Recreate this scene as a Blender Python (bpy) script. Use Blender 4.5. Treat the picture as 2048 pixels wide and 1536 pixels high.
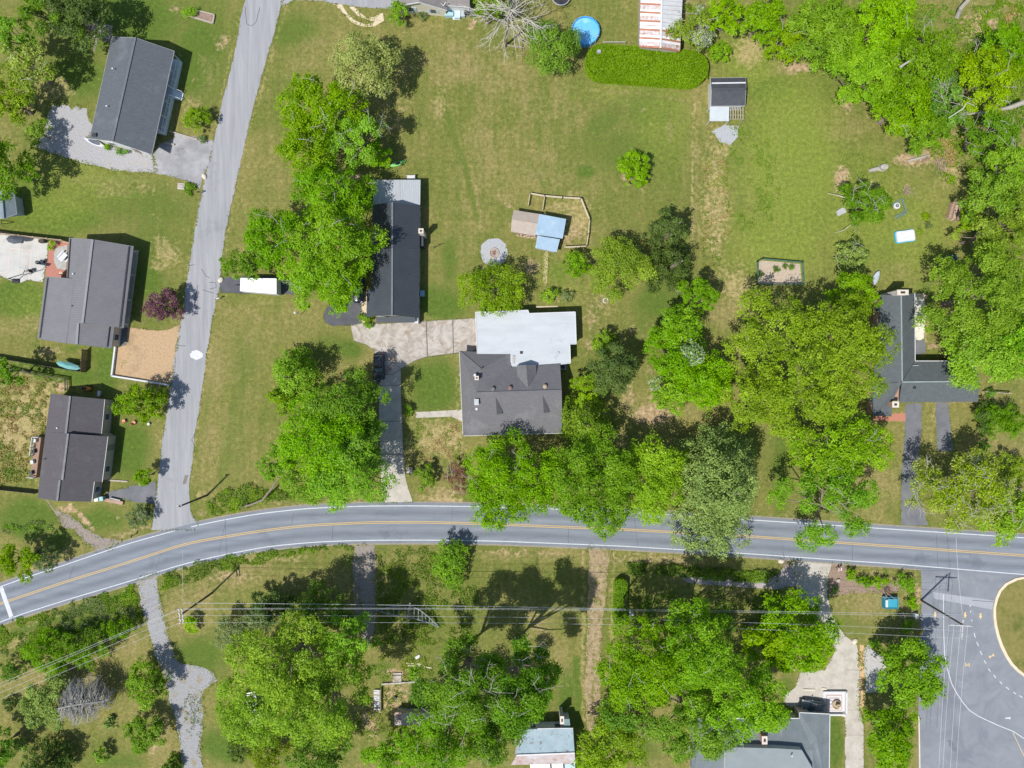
import bpy, bmesh, math, random
import numpy as np
from mathutils import Vector, Matrix

for _o in list(bpy.data.objects):
    bpy.data.objects.remove(_o)
SC = bpy.context.scene
COL = SC.collection
rng = np.random.default_rng(7)
random.seed(7)
R = math.radians

# ------------------------------------------------------------------ camera, sky, sun, exposure
H = 120.0                      # drone height in metres
PX = 2048 / 180.0              # photograph pixels per metre on the ground
cam_d = bpy.data.cameras.new('camera'); cam = bpy.data.objects.new('camera', cam_d)
COL.objects.link(cam); SC.camera = cam
cam.location = (0, 0, H); cam.rotation_euler = (0, 0, 0)
cam_d.sensor_fit = 'HORIZONTAL'; cam_d.sensor_width = 36; cam_d.lens = 24
cam_d.clip_end = 2000

SUN_EL = R(59.0)
SHX, SHY = 0.72, 0.694         # direction shadows fall on the ground
wd = bpy.data.worlds.new('World'); SC.world = wd; wd.use_nodes = True
nt = wd.node_tree; nt.nodes.clear()
sky = nt.nodes.new('ShaderNodeTexSky'); sky.sky_type = 'NISHITA'; sky.sun_disc = False
sky.sun_elevation = SUN_EL; sky.sun_rotation = math.atan2(-SHX, -SHY)
bg = nt.nodes.new('ShaderNodeBackground'); bg.inputs['Strength'].default_value = 0.115
wo = nt.nodes.new('ShaderNodeOutputWorld')
nt.links.new(sky.outputs[0], bg.inputs[0]); nt.links.new(bg.outputs[0], wo.inputs[0])
sl = bpy.data.lights.new('sun', 'SUN'); sl.energy = 4.6; sl.angle = R(0.5); sl.color = (1.0, 0.955, 0.88)
so = bpy.data.objects.new('sun', sl); COL.objects.link(so)
so.rotation_euler = Vector((SHX * math.cos(SUN_EL), SHY * math.cos(SUN_EL), -math.sin(SUN_EL))).to_track_quat('-Z', 'Y').to_euler()
so.location = (-60, -60, 150)
vs = SC.view_settings
vs.view_transform = 'Standard'; vs.look = 'None'; vs.gamma = 1; vs.exposure = 0.25; vs.use_curve_mapping = False

# ------------------------------------------------------------------ helpers
def W(px, py, h=0.0):
    """photograph pixel of a point standing h metres above the ground -> world position"""
    k = (H - h) / H / PX
    return Vector(((px - 1024) * k, -(py - 768) * k, h))

def lin(r, g, b):
    f = lambda c: (c / 255 / 12.92) if c / 255 <= 0.04045 else ((c / 255 + 0.055) / 1.055) ** 2.4
    return (f(r), f(g), f(b), 1)

MATS = {}
def mat(name, col, col2=None, scale=1.0, rough=0.85, spec=0.2, detail=6, bump=0.0, bscale=None, metal=0.0,
        col3=None, scale3=0.2, fac3=0.5, emis=None, lo=0.35, hi=0.65, stretch=None, rotz=0.0, dist=0.0):
    """noise-mottled material in world space: col/col2 mixed by noise, col3 blotches on top"""
    if name in MATS: return MATS[name]
    m = bpy.data.materials.new(name); m.use_nodes = True; MATS[name] = m
    t = m.node_tree; N = t.nodes; L = t.links
    b = N['Principled BSDF']
    b.inputs['Roughness'].default_value = rough
    b.inputs['Specular IOR Level'].default_value = spec
    b.inputs['Metallic'].default_value = metal
    if col2 is None:
        col2 = tuple(c * 0.8 for c in col[:3]) + (1,)
    g = N.new('ShaderNodeNewGeometry')
    pos = g.outputs['Position']
    if stretch:
        mp = N.new('ShaderNodeMapping'); mp.inputs['Scale'].default_value = stretch; mp.inputs['Rotation'].default_value = (0, 0, rotz)
        L.new(pos, mp.inputs[0]); pos = mp.outputs[0]
    n = N.new('ShaderNodeTexNoise'); n.inputs['Scale'].default_value = scale; n.inputs['Detail'].default_value = detail
    n.inputs['Roughness'].default_value = 0.65; n.inputs['Distortion'].default_value = dist
    L.new(pos, n.inputs['Vector'])
    r = N.new('ShaderNodeMapRange'); r.inputs[1].default_value = lo; r.inputs[2].default_value = hi
    L.new(n.outputs['Fac'], r.inputs[0])
    mx = N.new('ShaderNodeMix'); mx.data_type = 'RGBA'
    mx.inputs[6].default_value = col; mx.inputs[7].default_value = col2
    L.new(r.outputs[0], mx.inputs[0]); out = mx.outputs[2]
    if col3:
        n3 = N.new('ShaderNodeTexNoise'); n3.inputs['Scale'].default_value = scale3; n3.inputs['Detail'].default_value = 8
        n3.inputs['Roughness'].default_value = 0.7; n3.inputs['Distortion'].default_value = dist
        L.new(g.outputs['Position'], n3.inputs['Vector'])
        r3 = N.new('ShaderNodeMapRange'); r3.inputs[1].default_value = 1 - fac3; r3.inputs[2].default_value = 1.12 - fac3
        L.new(n3.outputs['Fac'], r3.inputs[0])
        m3 = N.new('ShaderNodeMix'); m3.data_type = 'RGBA'; m3.inputs[7].default_value = col3
        L.new(r3.outputs[0], m3.inputs[0]); L.new(out, m3.inputs[6]); out = m3.outputs[2]
    L.new(out, b.inputs['Base Color'])
    if bump:
        nb = N.new('ShaderNodeTexNoise'); nb.inputs['Scale'].default_value = bscale or scale * 3; nb.inputs['Detail'].default_value = 4
        L.new(g.outputs['Position'], nb.inputs['Vector'])
        bp = N.new('ShaderNodeBump'); bp.inputs['Strength'].default_value = 1; bp.inputs['Distance'].default_value = bump
        L.new(nb.outputs['Fac'], bp.inputs['Height']); L.new(bp.outputs[0], b.inputs['Normal'])
    if emis:
        b.inputs['Emission Color'].default_value = emis; b.inputs['Emission Strength'].default_value = 1
    return m

class MB:
    """collects polygons in world coordinates"""
    def __init__(s): s.v = []; s.f = []
    def poly(s, pts):
        i = len(s.v); s.v += [tuple(p) for p in pts]; s.f.append(list(range(i, i + len(pts)))); return s
    def prism(s, pts, z0, z1, bottom=True):
        """vertical prism over plan points (x,y)"""
        n = len(pts); i = len(s.v)
        s.v += [(p[0], p[1], z0) for p in pts] + [(p[0], p[1], z1) for p in pts]
        a = sum(pts[k][0] * pts[(k + 1) % n][1] - pts[(k + 1) % n][0] * pts[k][1] for k in range(n))
        order = list(range(n)) if a > 0 else list(range(n - 1, -1, -1))
        s.f.append([i + n + k for k in order])
        if bottom: s.f.append([i + k for k in reversed(order)])
        for q in range(n):
            k, l = order[q], order[(q + 1) % n]
            s.f.append([i + k, i + l, i + n + l, i + n + k])
        return s
    def box(s, c, size, rz=0.0, taper=1.0):
        cx, cy, cz = c; sx, sy, sz = size[0] / 2, size[1] / 2, size[2] / 2
        ca, sa = math.cos(rz), math.sin(rz); i = len(s.v)
        for z, k in ((-sz, 1), (sz, taper)):
            for x, y in ((-sx, -sy), (sx, -sy), (sx, sy), (-sx, sy)):
                x *= k; y *= k
                s.v.append((cx + x * ca - y * sa, cy + x * sa + y * ca, cz + z))
        for f in ((3, 2, 1, 0), (4, 5, 6, 7), (0, 1, 5, 4), (1, 2, 6, 5), (2, 3, 7, 6), (3, 0, 4, 7)):
            s.f.append([i + k for k in f])
        return s
    def tube(s, pts, radii, n=6):
        pts = [Vector(p) for p in pts]
        if not hasattr(radii, '__len__'): radii = [radii] * len(pts)
        i0 = len(s.v)
        for k, p in enumerate(pts):
            d = (pts[min(k + 1, len(pts) - 1)] - pts[max(k - 1, 0)]).normalized()
            a = d.cross(Vector((0, 0, 1)))
            if a.length < 1e-3: a = Vector((1, 0, 0))
            a.normalize(); b = a.cross(d)
            for q in range(n):
                t = 2 * math.pi * q / n
                s.v.append(tuple(p + (a * math.cos(t) + b * math.sin(t)) * radii[k]))
        for k in range(len(pts) - 1):
            for q in range(n):
                a0 = i0 + k * n + q; a1 = i0 + k * n + (q + 1) % n
                s.f.append([a0, a0 + n, a1 + n, a1])
        s.f.append([i0 + q for q in range(n)]); s.f.append([i0 + (len(pts) - 1) * n + q for q in reversed(range(n))])
        return s
    def bar(s, a, b, w, t):
        """rectangular bar from a to b, width w, thickness t (vertical)"""
        a, b = Vector(a), Vector(b); d = (b - a).normalized()
        sd = d.cross(Vector((0, 0, 1)))
        if sd.length < 1e-3: sd = Vector((1, 0, 0))
        sd.normalize(); up = sd.cross(d)
        sd *= w / 2; up *= t / 2; i = len(s.v)
        for p in (a, b):
            s.v += [tuple(p - sd - up), tuple(p + sd - up), tuple(p + sd + up), tuple(p - sd + up)]
        for f in ((0, 1, 2, 3), (7, 6, 5, 4), (0, 4, 5, 1), (1, 5, 6, 2), (2, 6, 7, 3), (3, 7, 4, 0)):
            s.f.append([i + k for k in f])
        return s
    def lathe(s, c, prof, n=16, sx=1.0, sy=1.0, rz=0.0):
        """prof: (radius, z) from bottom to top, closed at both ends"""
        i0 = len(s.v); ca, sa = math.cos(rz), math.sin(rz)
        for r, z in prof:
            for q in range(n):
                t = 2 * math.pi * q / n; x = r * math.cos(t) * sx; y = r * math.sin(t) * sy
                s.v.append((c[0] + x * ca - y * sa, c[1] + x * sa + y * ca, c[2] + z))
        for k in range(len(prof) - 1):
            for q in range(n):
                a0 = i0 + k * n + q; a1 = i0 + k * n + (q + 1) % n
                s.f.append([a0, a1, a1 + n, a0 + n])
        s.f.append([i0 + q for q in reversed(range(n))]); s.f.append([i0 + (len(prof) - 1) * n + q for q in range(n)])
        return s

def root_loc(o):
    while o.parent: o = o.parent
    return Vector(o.location)

def obj(name, mb, material, parent=None, label=None, cat=None, group=None, kind=None, smooth=False):
    off = root_loc(parent) if parent else Vector((0, 0, 0))
    me = bpy.data.meshes.new(name)
    me.from_pydata([(v[0] - off.x, v[1] - off.y, v[2] - off.z) for v in mb.v], [], mb.f)
    if smooth:
        me.polygons.foreach_set('use_smooth', [True] * len(me.polygons))
    me.materials.append(material); me.update()
    o = bpy.data.objects.new(name, me); COL.objects.link(o)
    if parent: o.parent = parent
    tag(o, label, cat, group, kind)
    return o

def tag(o, label=None, cat=None, group=None, kind=None):
    if label: o['label'] = label
    if cat: o['category'] = cat
    if group: o['group'] = group
    if kind: o['kind'] = kind
    return o

def thing(name, label, cat, loc, group=None):
    o = bpy.data.objects.new(name, None); COL.objects.link(o)
    o.empty_display_size = 0.3; o.location = loc
    return tag(o, label, cat, group)

def P(pts, h=0.0):
    return [W(p[0], p[1], h) for p in pts]

def densify(pts, step, amp, closed=True):
    """resample a pixel outline and roughen it"""
    out = []; n = len(pts)
    for k in range(n if closed else n - 1):
        a, b = pts[k], pts[(k + 1) % n]
        L = math.hypot(b[0] - a[0], b[1] - a[1]); m = max(1, int(L / step))
        for q in range(m):
            t = q / m
            out.append((a[0] + (b[0] - a[0]) * t, a[1] + (b[1] - a[1]) * t))
    if not closed: out.append(pts[-1])
    sm = []
    n = len(out)
    for k in range(n):
        j = 0 if not amp else 1
        sm.append((out[k][0] + random.uniform(-amp, amp) * j, out[k][1] + random.uniform(-amp, amp) * j))
    return sm

def sheet(name, pts, z, material, kind='structure', rough=1.0, step=9, label=None, parent=None, thick=None, cat=None, group=None):
    """flat ground sheet over a pixel outline, a real slab down into the soil"""
    pp = densify(pts, step, rough) if rough else pts
    mb = MB(); mb.prism([W(*p) for p in pp], (z - thick) if thick else min(-0.02, z - 0.03), z, bottom=False)
    o = obj(name, mb, material, parent, label, cat=cat, group=group, kind=kind)
    bm = bmesh.new(); bm.from_mesh(o.data)
    bmesh.ops.triangulate(bm, faces=[f for f in bm.faces if len(f.verts) > 4])
    bm.to_mesh(o.data); bm.free()
    return o

def slab_faces(mb, faces, th):
    """roof: faces = lists of 3-D points, turned into a slab of thickness th with closed rim"""
    key = lambda p: (round(p[0], 3), round(p[1], 3), round(p[2], 3))
    idx = {}; top = []
    for f in faces:
        ids = []
        a = sum(f[k][0] * f[(k + 1) % len(f)][1] - f[(k + 1) % len(f)][0] * f[k][1] for k in range(len(f)))
        if a < 0: f = list(reversed(f))
        for p in f:
            k = key(p)
            if k not in idx:
                idx[k] = len(mb.v); mb.v.append(tuple(p)); mb.v.append((p[0], p[1], p[2] - th))
            ids.append(idx[k])
        top.append(ids)
    edges = {}
    for ids in top:
        for k in range(len(ids)): edges[(ids[k], ids[(k + 1) % len(ids)])] = 1
    for ids in top:
        mb.f.append(ids); mb.f.append([i + 1 for i in reversed(ids)])
        for k in range(len(ids)):
            a, b = ids[k], ids[(k + 1) % len(ids)]
            if (b, a) not in edges: mb.f.append([a, a + 1, b + 1, b])
    return mb
# ------------------------------------------------------------------ ground with painted soil/grass cover
def fnoise(x, y, scale, seed, octaves=4):
    """value noise in numpy"""
    r = np.random.default_rng(seed); out = np.zeros_like(x); amp = 1.0; tot = 0
    for o in range(octaves):
        g = r.random((256, 256)); u = x * scale + 37.7 * o; v = y * scale + 11.3 * o
        iu = np.floor(u).astype(int); iv = np.floor(v).astype(int); fu = u - iu; fv = v - iv
        fu = fu * fu * (3 - 2 * fu); fv = fv * fv * (3 - 2 * fv)
        a = g[iu % 256, iv % 256]; b = g[(iu + 1) % 256, iv % 256]; c = g[iu % 256, (iv + 1) % 256]; d = g[(iu + 1) % 256, (iv + 1) % 256]
        out += amp * ((a * (1 - fu) + b * fu) * (1 - fv) + (c * (1 - fu) + d * fu) * fv); tot += amp
        amp *= 0.55; scale *= 2.03
    return out / tot

# (cover, px, py, rx, ry, angle deg, strength) - blobs; cover: l lush, d dry, s straw, e earth, w weeds (deep green)
BLOBS = [
 ('y', 1580, 330, 110, 200, 0, .85), ('y', 1560, 480, 120, 90, 0, .7), ('y', 1720, 430, 120, 130, 0, .6), ('y', 1830, 470, 90, 110, 0, .6), ('y', 1500, 120, 70, 70, 0, .7), ('y', 1330, 240, 70, 110, 0, .4), ('y', 1240, 180, 110, 30, 0, .35), ('y', 1120, 560, 60, 50, 0, .3), ('y', 150, 360, 130, 60, 0, .45), ('y', 100, 410, 110, 60, 0, .45), ('y', 1840, 620, 30, 60, 0, .4), ('y', 60, 610, 60, 50, 0, .3),
 ('l', 240, 40, 130, 70, 0, .95), ('l', 400, 110, 60, 120, 0, .6), ('l', 150, 150, 80, 60, 0, .6), ('l', 250, 400, 160, 60, 0, .5), ('l', 300, 480, 60, 100, 0, .4), ('l', 1330, 580, 60, 70, 0, .5), ('l', 1260, 300, 110, 60, 0, .45), ('l', 870, 600, 60, 40, 0, .6), ('l', 1600, 420, 90, 60, 0, .6), ('l', 420, 60, 50, 70, 0, .4), ('l', 130, 150, 60, 45, 0, .5), ('l', 390, 150, 40, 60, 0, .6),
 ('e', 445, 80, 16, 22, 20, .55), ('e', 430, 100, 10, 20, 0, .45), ('e', 388, 160, 9, 12, 30, .55), ('s', 110, 175, 40, 35, 0, .5), ('s', 75, 190, 25, 50, 0, .35),
 ('e', 355, 22, 22, 8, 20, .5), ('d', 420, 130, 25, 70, 10, .5), ('s', 385, 215, 20, 30, 0, .35),
 ('l', 120, 440, 110, 30, 0, .8), ('l', 60, 390, 60, 40, 0, .7), ('d', 200, 370, 120, 25, 0, .5), ('l', 330, 420, 60, 40, 0, .45), ('s', 290, 375, 30, 12, 0, .35),
 ('s', 335, 505, 35, 30, 0, .55), ('s', 320, 535, 25, 14, 0, .5), ('l', 300, 560, 40, 40, 0, .6), ('l', 40, 600, 60, 40, 0, .9), ('d', 60, 650, 50, 25, 0, .7),
 ('e', 95, 700, 45, 12, 8, .55), ('l', 150, 700, 15, 8, 0, .5), ('l', 110, 745, 110, 22, 8, .8), ('l', 215, 730, 30, 60, 0, .9),
 ('s', 50, 850, 60, 100, 0, .75), ('e', 20, 900, 30, 60, 0, .35), ('s', 90, 800, 20, 40, 0, .6), ('e', 122, 775, 12, 14, 0, .8), ('l', 20, 830, 12, 60, 0, .3),
 ('l', 260, 900, 45, 60, 0, .75), ('l', 55, 1040, 60, 40, 0, .9), ('l', 200, 1040, 60, 30, 0, .6), ('e', 135, 1018, 26, 9, 5, .95), ('e', 165, 1035, 22, 8, 35, .95), ('e', 182, 1052, 14, 6, 50, .8),
 ('e', 232, 1030, 8, 6, 0, .4), ('d', 130, 1110, 80, 25, -25, .5), ('l', 120, 1085, 40, 30, 0, .6),
 ('l', 480, 720, 40, 80, 0, .35), ('d', 440, 740, 50, 60, 0, .35), ('l', 700, 700, 30, 20, 0, .7), ('l', 660, 690, 50, 30, 0, .4), ('e', 720, 720, 10, 6, 40, .45),
 ('d', 430, 860, 40, 90, 10, .35), ('s', 405, 990, 25, 12, -20, .5), ('e', 400, 1025, 16, 8, 0, .5), ('l', 470, 880, 30, 90, 10, .3),
 ('s', 690, 430, 14, 60, 0, .4), ('e', 700, 362, 28, 16, -20, .95), ('e', 690, 395, 30, 30, 0, .5), ('e', 610, 480, 50, 60, 0, .3),
 ('e', 775, 215, 50, 60, 0, .35), ('s', 880, 200, 20, 40, 0, .4), ('l', 590, 60, 60, 40, 0, .5), ('d', 620, 100, 60, 30, 0, .35),
 ('d', 920, 130, 70, 60, 0, .6), ('d', 1000, 150, 80, 60, 0, .5), ('d', 970, 300, 50, 100, 0, .35), ('e', 800, 40, 60, 6, 0, .3), ('e', 885, 30, 40, 5, 5, .7), ('e', 945, 42, 18, 8, -40, .95), ('e', 965, 30, 14, 9, 0, .7),
 ('e', 1010, 98, 40, 5, 6, .4), ('d', 1080, 200, 90, 60, 0, .35), ('l', 1300, 220, 70, 60, 0, .5), ('l', 1210, 250, 60, 25, -35, .45), ('l', 1340, 300, 30, 110, 0, .3), ('l', 1170, 345, 18, 16, 0, .7),
 ('e', 1300, 185, 60, 3, 5, .35), ('e', 1280, 215, 14, 5, 0, .45), ('e', 1255, 355, 20, 12, 20, .6), ('d', 1340, 270, 14, 50, 0, .5), ('d', 1100, 330, 60, 60, 0, .35),
 ('e', 1015, 412, 14, 7, 35, .75), ('d', 1010, 400, 20, 10, 30, .6), ('d', 950, 470, 30, 50, 0, .4), ('l', 900, 520, 20, 60, 0, .5), ('l', 880, 610, 60, 30, 0, .8), ('d', 960, 540, 20, 20, 0, .5),
 ('e', 1110, 440, 50, 45, 0, .28), ('e', 1145, 470, 28, 28, 0, .5), ('s', 1150, 430, 30, 50, 0, .6), ('s', 1130, 410, 40, 12, 5, .6), ('e', 1195, 425, 12, 20, 0, .35),
 ('e', 1065, 535, 22, 22, 0, .6), ('s', 1092, 520, 6, 35, 3, .6), ('l', 1115, 545, 20, 25, 0, .5), ('e', 1120, 590, 40, 14, 0, .55), ('l', 1215, 700, 14, 40, 0, .5),
 ('e', 1185, 640, 14, 60, 0, .45), ('e', 1200, 600, 18, 25, 0, .45), ('e', 1230, 620, 20, 20, 0, .3), ('l', 1310, 600, 50, 50, 0, .6), ('l', 1290, 640, 30, 40, 0, .4), ('e', 1265, 660, 16, 16, 0, .5), ('e', 1255, 800, 20, 50, 0, .5), ('e', 1310, 830, 60, 25, 0, .85), ('e', 1300, 770, 14, 50, 0, .4), ('e', 1175, 690, 12, 18, 0, .5),
 ('s', 1428, 400, 30, 130, 0, .55), ('e', 1430, 460, 20, 60, 0, .4), ('s', 1440, 300, 22, 30, 0, .6), ('l', 1550, 180, 60, 30, 0, .8), ('l', 1600, 350, 60, 110, 0, .65), ('l', 1500, 270, 40, 40, 0, .5), ('l', 1480, 340, 25, 60, 0, .35),
 ('d', 1680, 260, 60, 40, 0, .5), ('e', 1695, 195, 14, 34, -15, .9), ('e', 1600, 135, 40, 14, 10, .8), ('s', 1500, 100, 40, 40, 0, .6), ('d', 1560, 130, 60, 30, 0, .6), ('l', 1650, 180, 20, 50, 0, .4),
 ('e', 1685, 352, 20, 22, 0, .95), ('e', 1685, 385, 15, 15, 0, .6), ('e', 1830, 320, 50, 16, -8, .9), ('e', 1890, 300, 30, 50, 0, .7), ('s', 1900, 340, 30, 40, 0, .6), ('e', 1815, 380, 14, 10, 0, .5), ('e', 1910, 250, 40, 60, 0, .6), ('e', 1960, 50, 50, 45, -30, .8), ('e', 1745, 385, 40, 30, 0, .35),
 ('d', 1770, 400, 80, 50, 0, .35), ('l', 1760, 500, 50, 40, 0, .35), ('s', 1470, 570, 40, 40, 0, .6), ('d', 1440, 620, 50, 40, 0, .7), ('d', 1810, 540, 50, 30, 0, .5), ('l', 1850, 600, 20, 40, 0, .7), ('e', 1852, 650, 4, 70, 0, .9), ('e', 1865, 690, 20, 14, 0, .7),
 ('d', 1740, 960, 70, 40, 0, .6), ('l', 1560, 920, 25, 60, 0, .5), ('l', 1560, 1000, 25, 50, 0, .4), ('d', 1990, 900, 60, 40, 0, .6), ('e', 1980, 790, 30, 30, 0, .4), ('e', 1570, 1030, 40, 10, 0, .4), ('s', 1870, 850, 15, 50, 0, .3),
 ('l', 870, 770, 50, 60, 0, .8), ('s', 870, 880, 55, 50, 0, .65), ('e', 880, 980, 60, 14, 0, .5), ('s', 860, 860, 45, 25, 0, .4), ('e', 900, 870, 20, 40, 0, .4), ('e', 915, 720, 6, 60, 0, .35), ('s', 915, 800, 12, 60, 0, .3), ('d', 870, 1000, 60, 12, 0, .6), ('e', 1210, 865, 60, 20, 20, .5),
 ('e', 580, 1115, 60, 14, 0, .4), ('d', 500, 1130, 80, 25, 0, .7), ('e', 480, 1155, 60, 14, 0, .4), ('d', 600, 1160, 100, 30, 0, .5), ('l', 700, 1120, 20, 20, 0, .4),
 ('d', 1050, 1110, 130, 14, 0, .7), ('e', 1060, 1108, 100, 6, 2, .5), ('e', 1000, 1100, 30, 5, 0, .4), ('l', 1130, 1380, 20, 60, 0, .6), ('d', 1120, 1340, 30, 40, 0, .5), ('e', 1070, 1260, 60, 60, 0, .3),
 ('e', 1320, 1120, 110, 9, 4, .55), ('e', 1230, 1120, 30, 12, 0, .4), ('d', 1400, 1180, 150, 40, 0, .35),
 ('l', 1700, 1250, 60, 40, 0, .35), ('d', 1740, 1200, 70, 40, 0, .6), ('e', 1694, 1200, 5, 4, 0, .9), ('e', 1760, 1150, 70, 10, 4, .5), ('e', 1835, 1190, 12, 40, 0, .7), ('e', 1815, 1240, 25, 12, 0, .5), ('d', 1740, 1128, 80, 9, 4, .6),
 ('d', 2030, 1250, 40, 60, 0, .7), ('e', 2012, 1228, 7, 5, 0, .8), ('e', 2022, 1242, 7, 5, 0, .8), ('l', 2030, 1190, 30, 30, 0, .5), ('l', 1670, 1480, 16, 60, 0, .8), ('l', 1570, 1380, 25, 25, 0, .5),
 ('d', 110, 1360, 120, 50, -20, .6), ('d', 250, 1290, 70, 30, -20, .55), ('l', 50, 1400, 40, 40, 0, .4), ('d', 200, 1240, 120, 20, -20, .5), ('e', 130, 1225, 120, 7, -20, .4), ('l', 400, 1310, 60, 50, 0, .6), ('d', 380, 1230, 50, 40, 0, .7), ('e', 360, 1250, 8, 30, 0, .4), ('d', 430, 1180, 80, 25, -20, .6), ('e', 450, 1150, 40, 14, -20, .5), ('l', 450, 1490, 50, 40, 0, .8), ('d', 330, 1480, 30, 40, 0, .6), ('e', 310, 1490, 10, 20, 0, .5), ('l', 240, 1520, 60, 20, 0, .5),
 ('e', 790, 1345, 35, 8, 0, .95), ('e', 790, 1400, 45, 40, 0, .75), ('e', 740, 1440, 26, 40, 0, .75), ('e', 860, 1410, 40, 30, 0, .5), ('l', 760, 1340, 30, 20, 0, .5), ('e', 1390, 1510, 12, 40, 0, .7), ('l', 1290, 1500, 30, 30, 0, .5),
 ('w', 600, 1095, 70, 6, 0, .5), ('w', 140, 1260, 120, 20, -20, .5),
]
# worn strips: (cover, points, half width px, strength)
STRIPS = [
 ('l', [(1530, 200), (1525, 480)], 9, .55), ('l', [(1615, 200), (1618, 480)], 8, .5), ('y', [(1590, 180), (1592, 500)], 10, .7), ('d', [(1555, 260), (1552, 480)], 5, .5), ('y', [(1640, 200), (1642, 470)], 7, .6), ('l', [(1485, 250), (1480, 450)], 8, .4),
 ('s', [(1388, 210), (1386, 300), (1383, 420), (1380, 520)], 3, .5), ('d', [(1393, 150), (1388, 520)], 7, .5),
 ('l', [(930, 330), (936, 360), (945, 400), (955, 440)], 4, .45), ('d', [(940, 330), (950, 370), (960, 420)], 4, .7), ('d', [(925, 330), (930, 390), (944, 450)], 3, .5), ('l', [(880, 180), (905, 260), (925, 330)], 6, .4),
 ('l', [(1080, 250), (1082, 380)], 3, .3), ('l', [(1060, 320), (1085, 370)], 3, .5),
 ('l', [(1200, 240), (1260, 190), (1330, 170)], 10, .35), ('d', [(1130, 175), (1300, 190), (1370, 200)], 5, .5),
 ('s', [(140, 1100), (90, 1128), (45, 1147)], 2.2, .9),
 ('l', [(480, 760), (455, 900), (440, 960)], 10, .35), ('d', [(505, 760), (480, 900)], 8, .35), ('l', [(425, 760), (405, 870)], 7, .3),
 ('d', [(450, 600), (520, 640), (480, 700)], 4, .4), ('d', [(448, 625), (500, 612), (560, 600)], 3, .5),
 ('s', [(575, 5), (480, 320), (450, 500)], 3, .36), ('s', [(430, 605), (405, 770), (378, 980)], 3, .36), ('s', [(488, 5), (440, 200), (425, 280)], 3, .36), ('s', [(400, 400), (372, 560)], 3, .4), ('s', [(345, 770), (322, 900)], 3, .36),
 ('e', [(1205, 600), (1195, 660), (1180, 700)], 6, .4),
 ('l', [(1560, 300), (1550, 480)], 6, .35), ('l', [(1585, 300), (1590, 500)], 4, .35), ('d', [(1570, 280), (1570, 480)], 5, .35), ('l', [(1640, 280), (1645, 460)], 8, .3),
 ('e', [(520, 1000), (600, 1012), (700, 1008)], 5, .5), ('s', [(640, 1000), (730, 1003)], 5, .4), ('e', [(1270, 1030), (1530, 1046)], 4, .5),
 ('e', [(860, 1003), (925, 1003)], 5, .6), ('s', [(840, 995), (920, 1000)], 5, .6), ('e', [(190, 1090), (240, 1070), (300, 1052)], 5, .5),
 ('s', [(1166, 1105), (1166, 1440)], 5, .45), ('l', [(1155, 1320), (1155, 1450)], 8, .6), ('s', [(1228, 1110), (1222, 1300)], 4, .5),
 ('e', [(1255, 1105), (1330, 1114), (1420, 1112)], 4, .5), ('l', [(260, 1185), (150, 1225), (30, 1265)], 8, .5), ('s', [(0, 1300), (60, 1275)], 8, .5),
]
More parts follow.
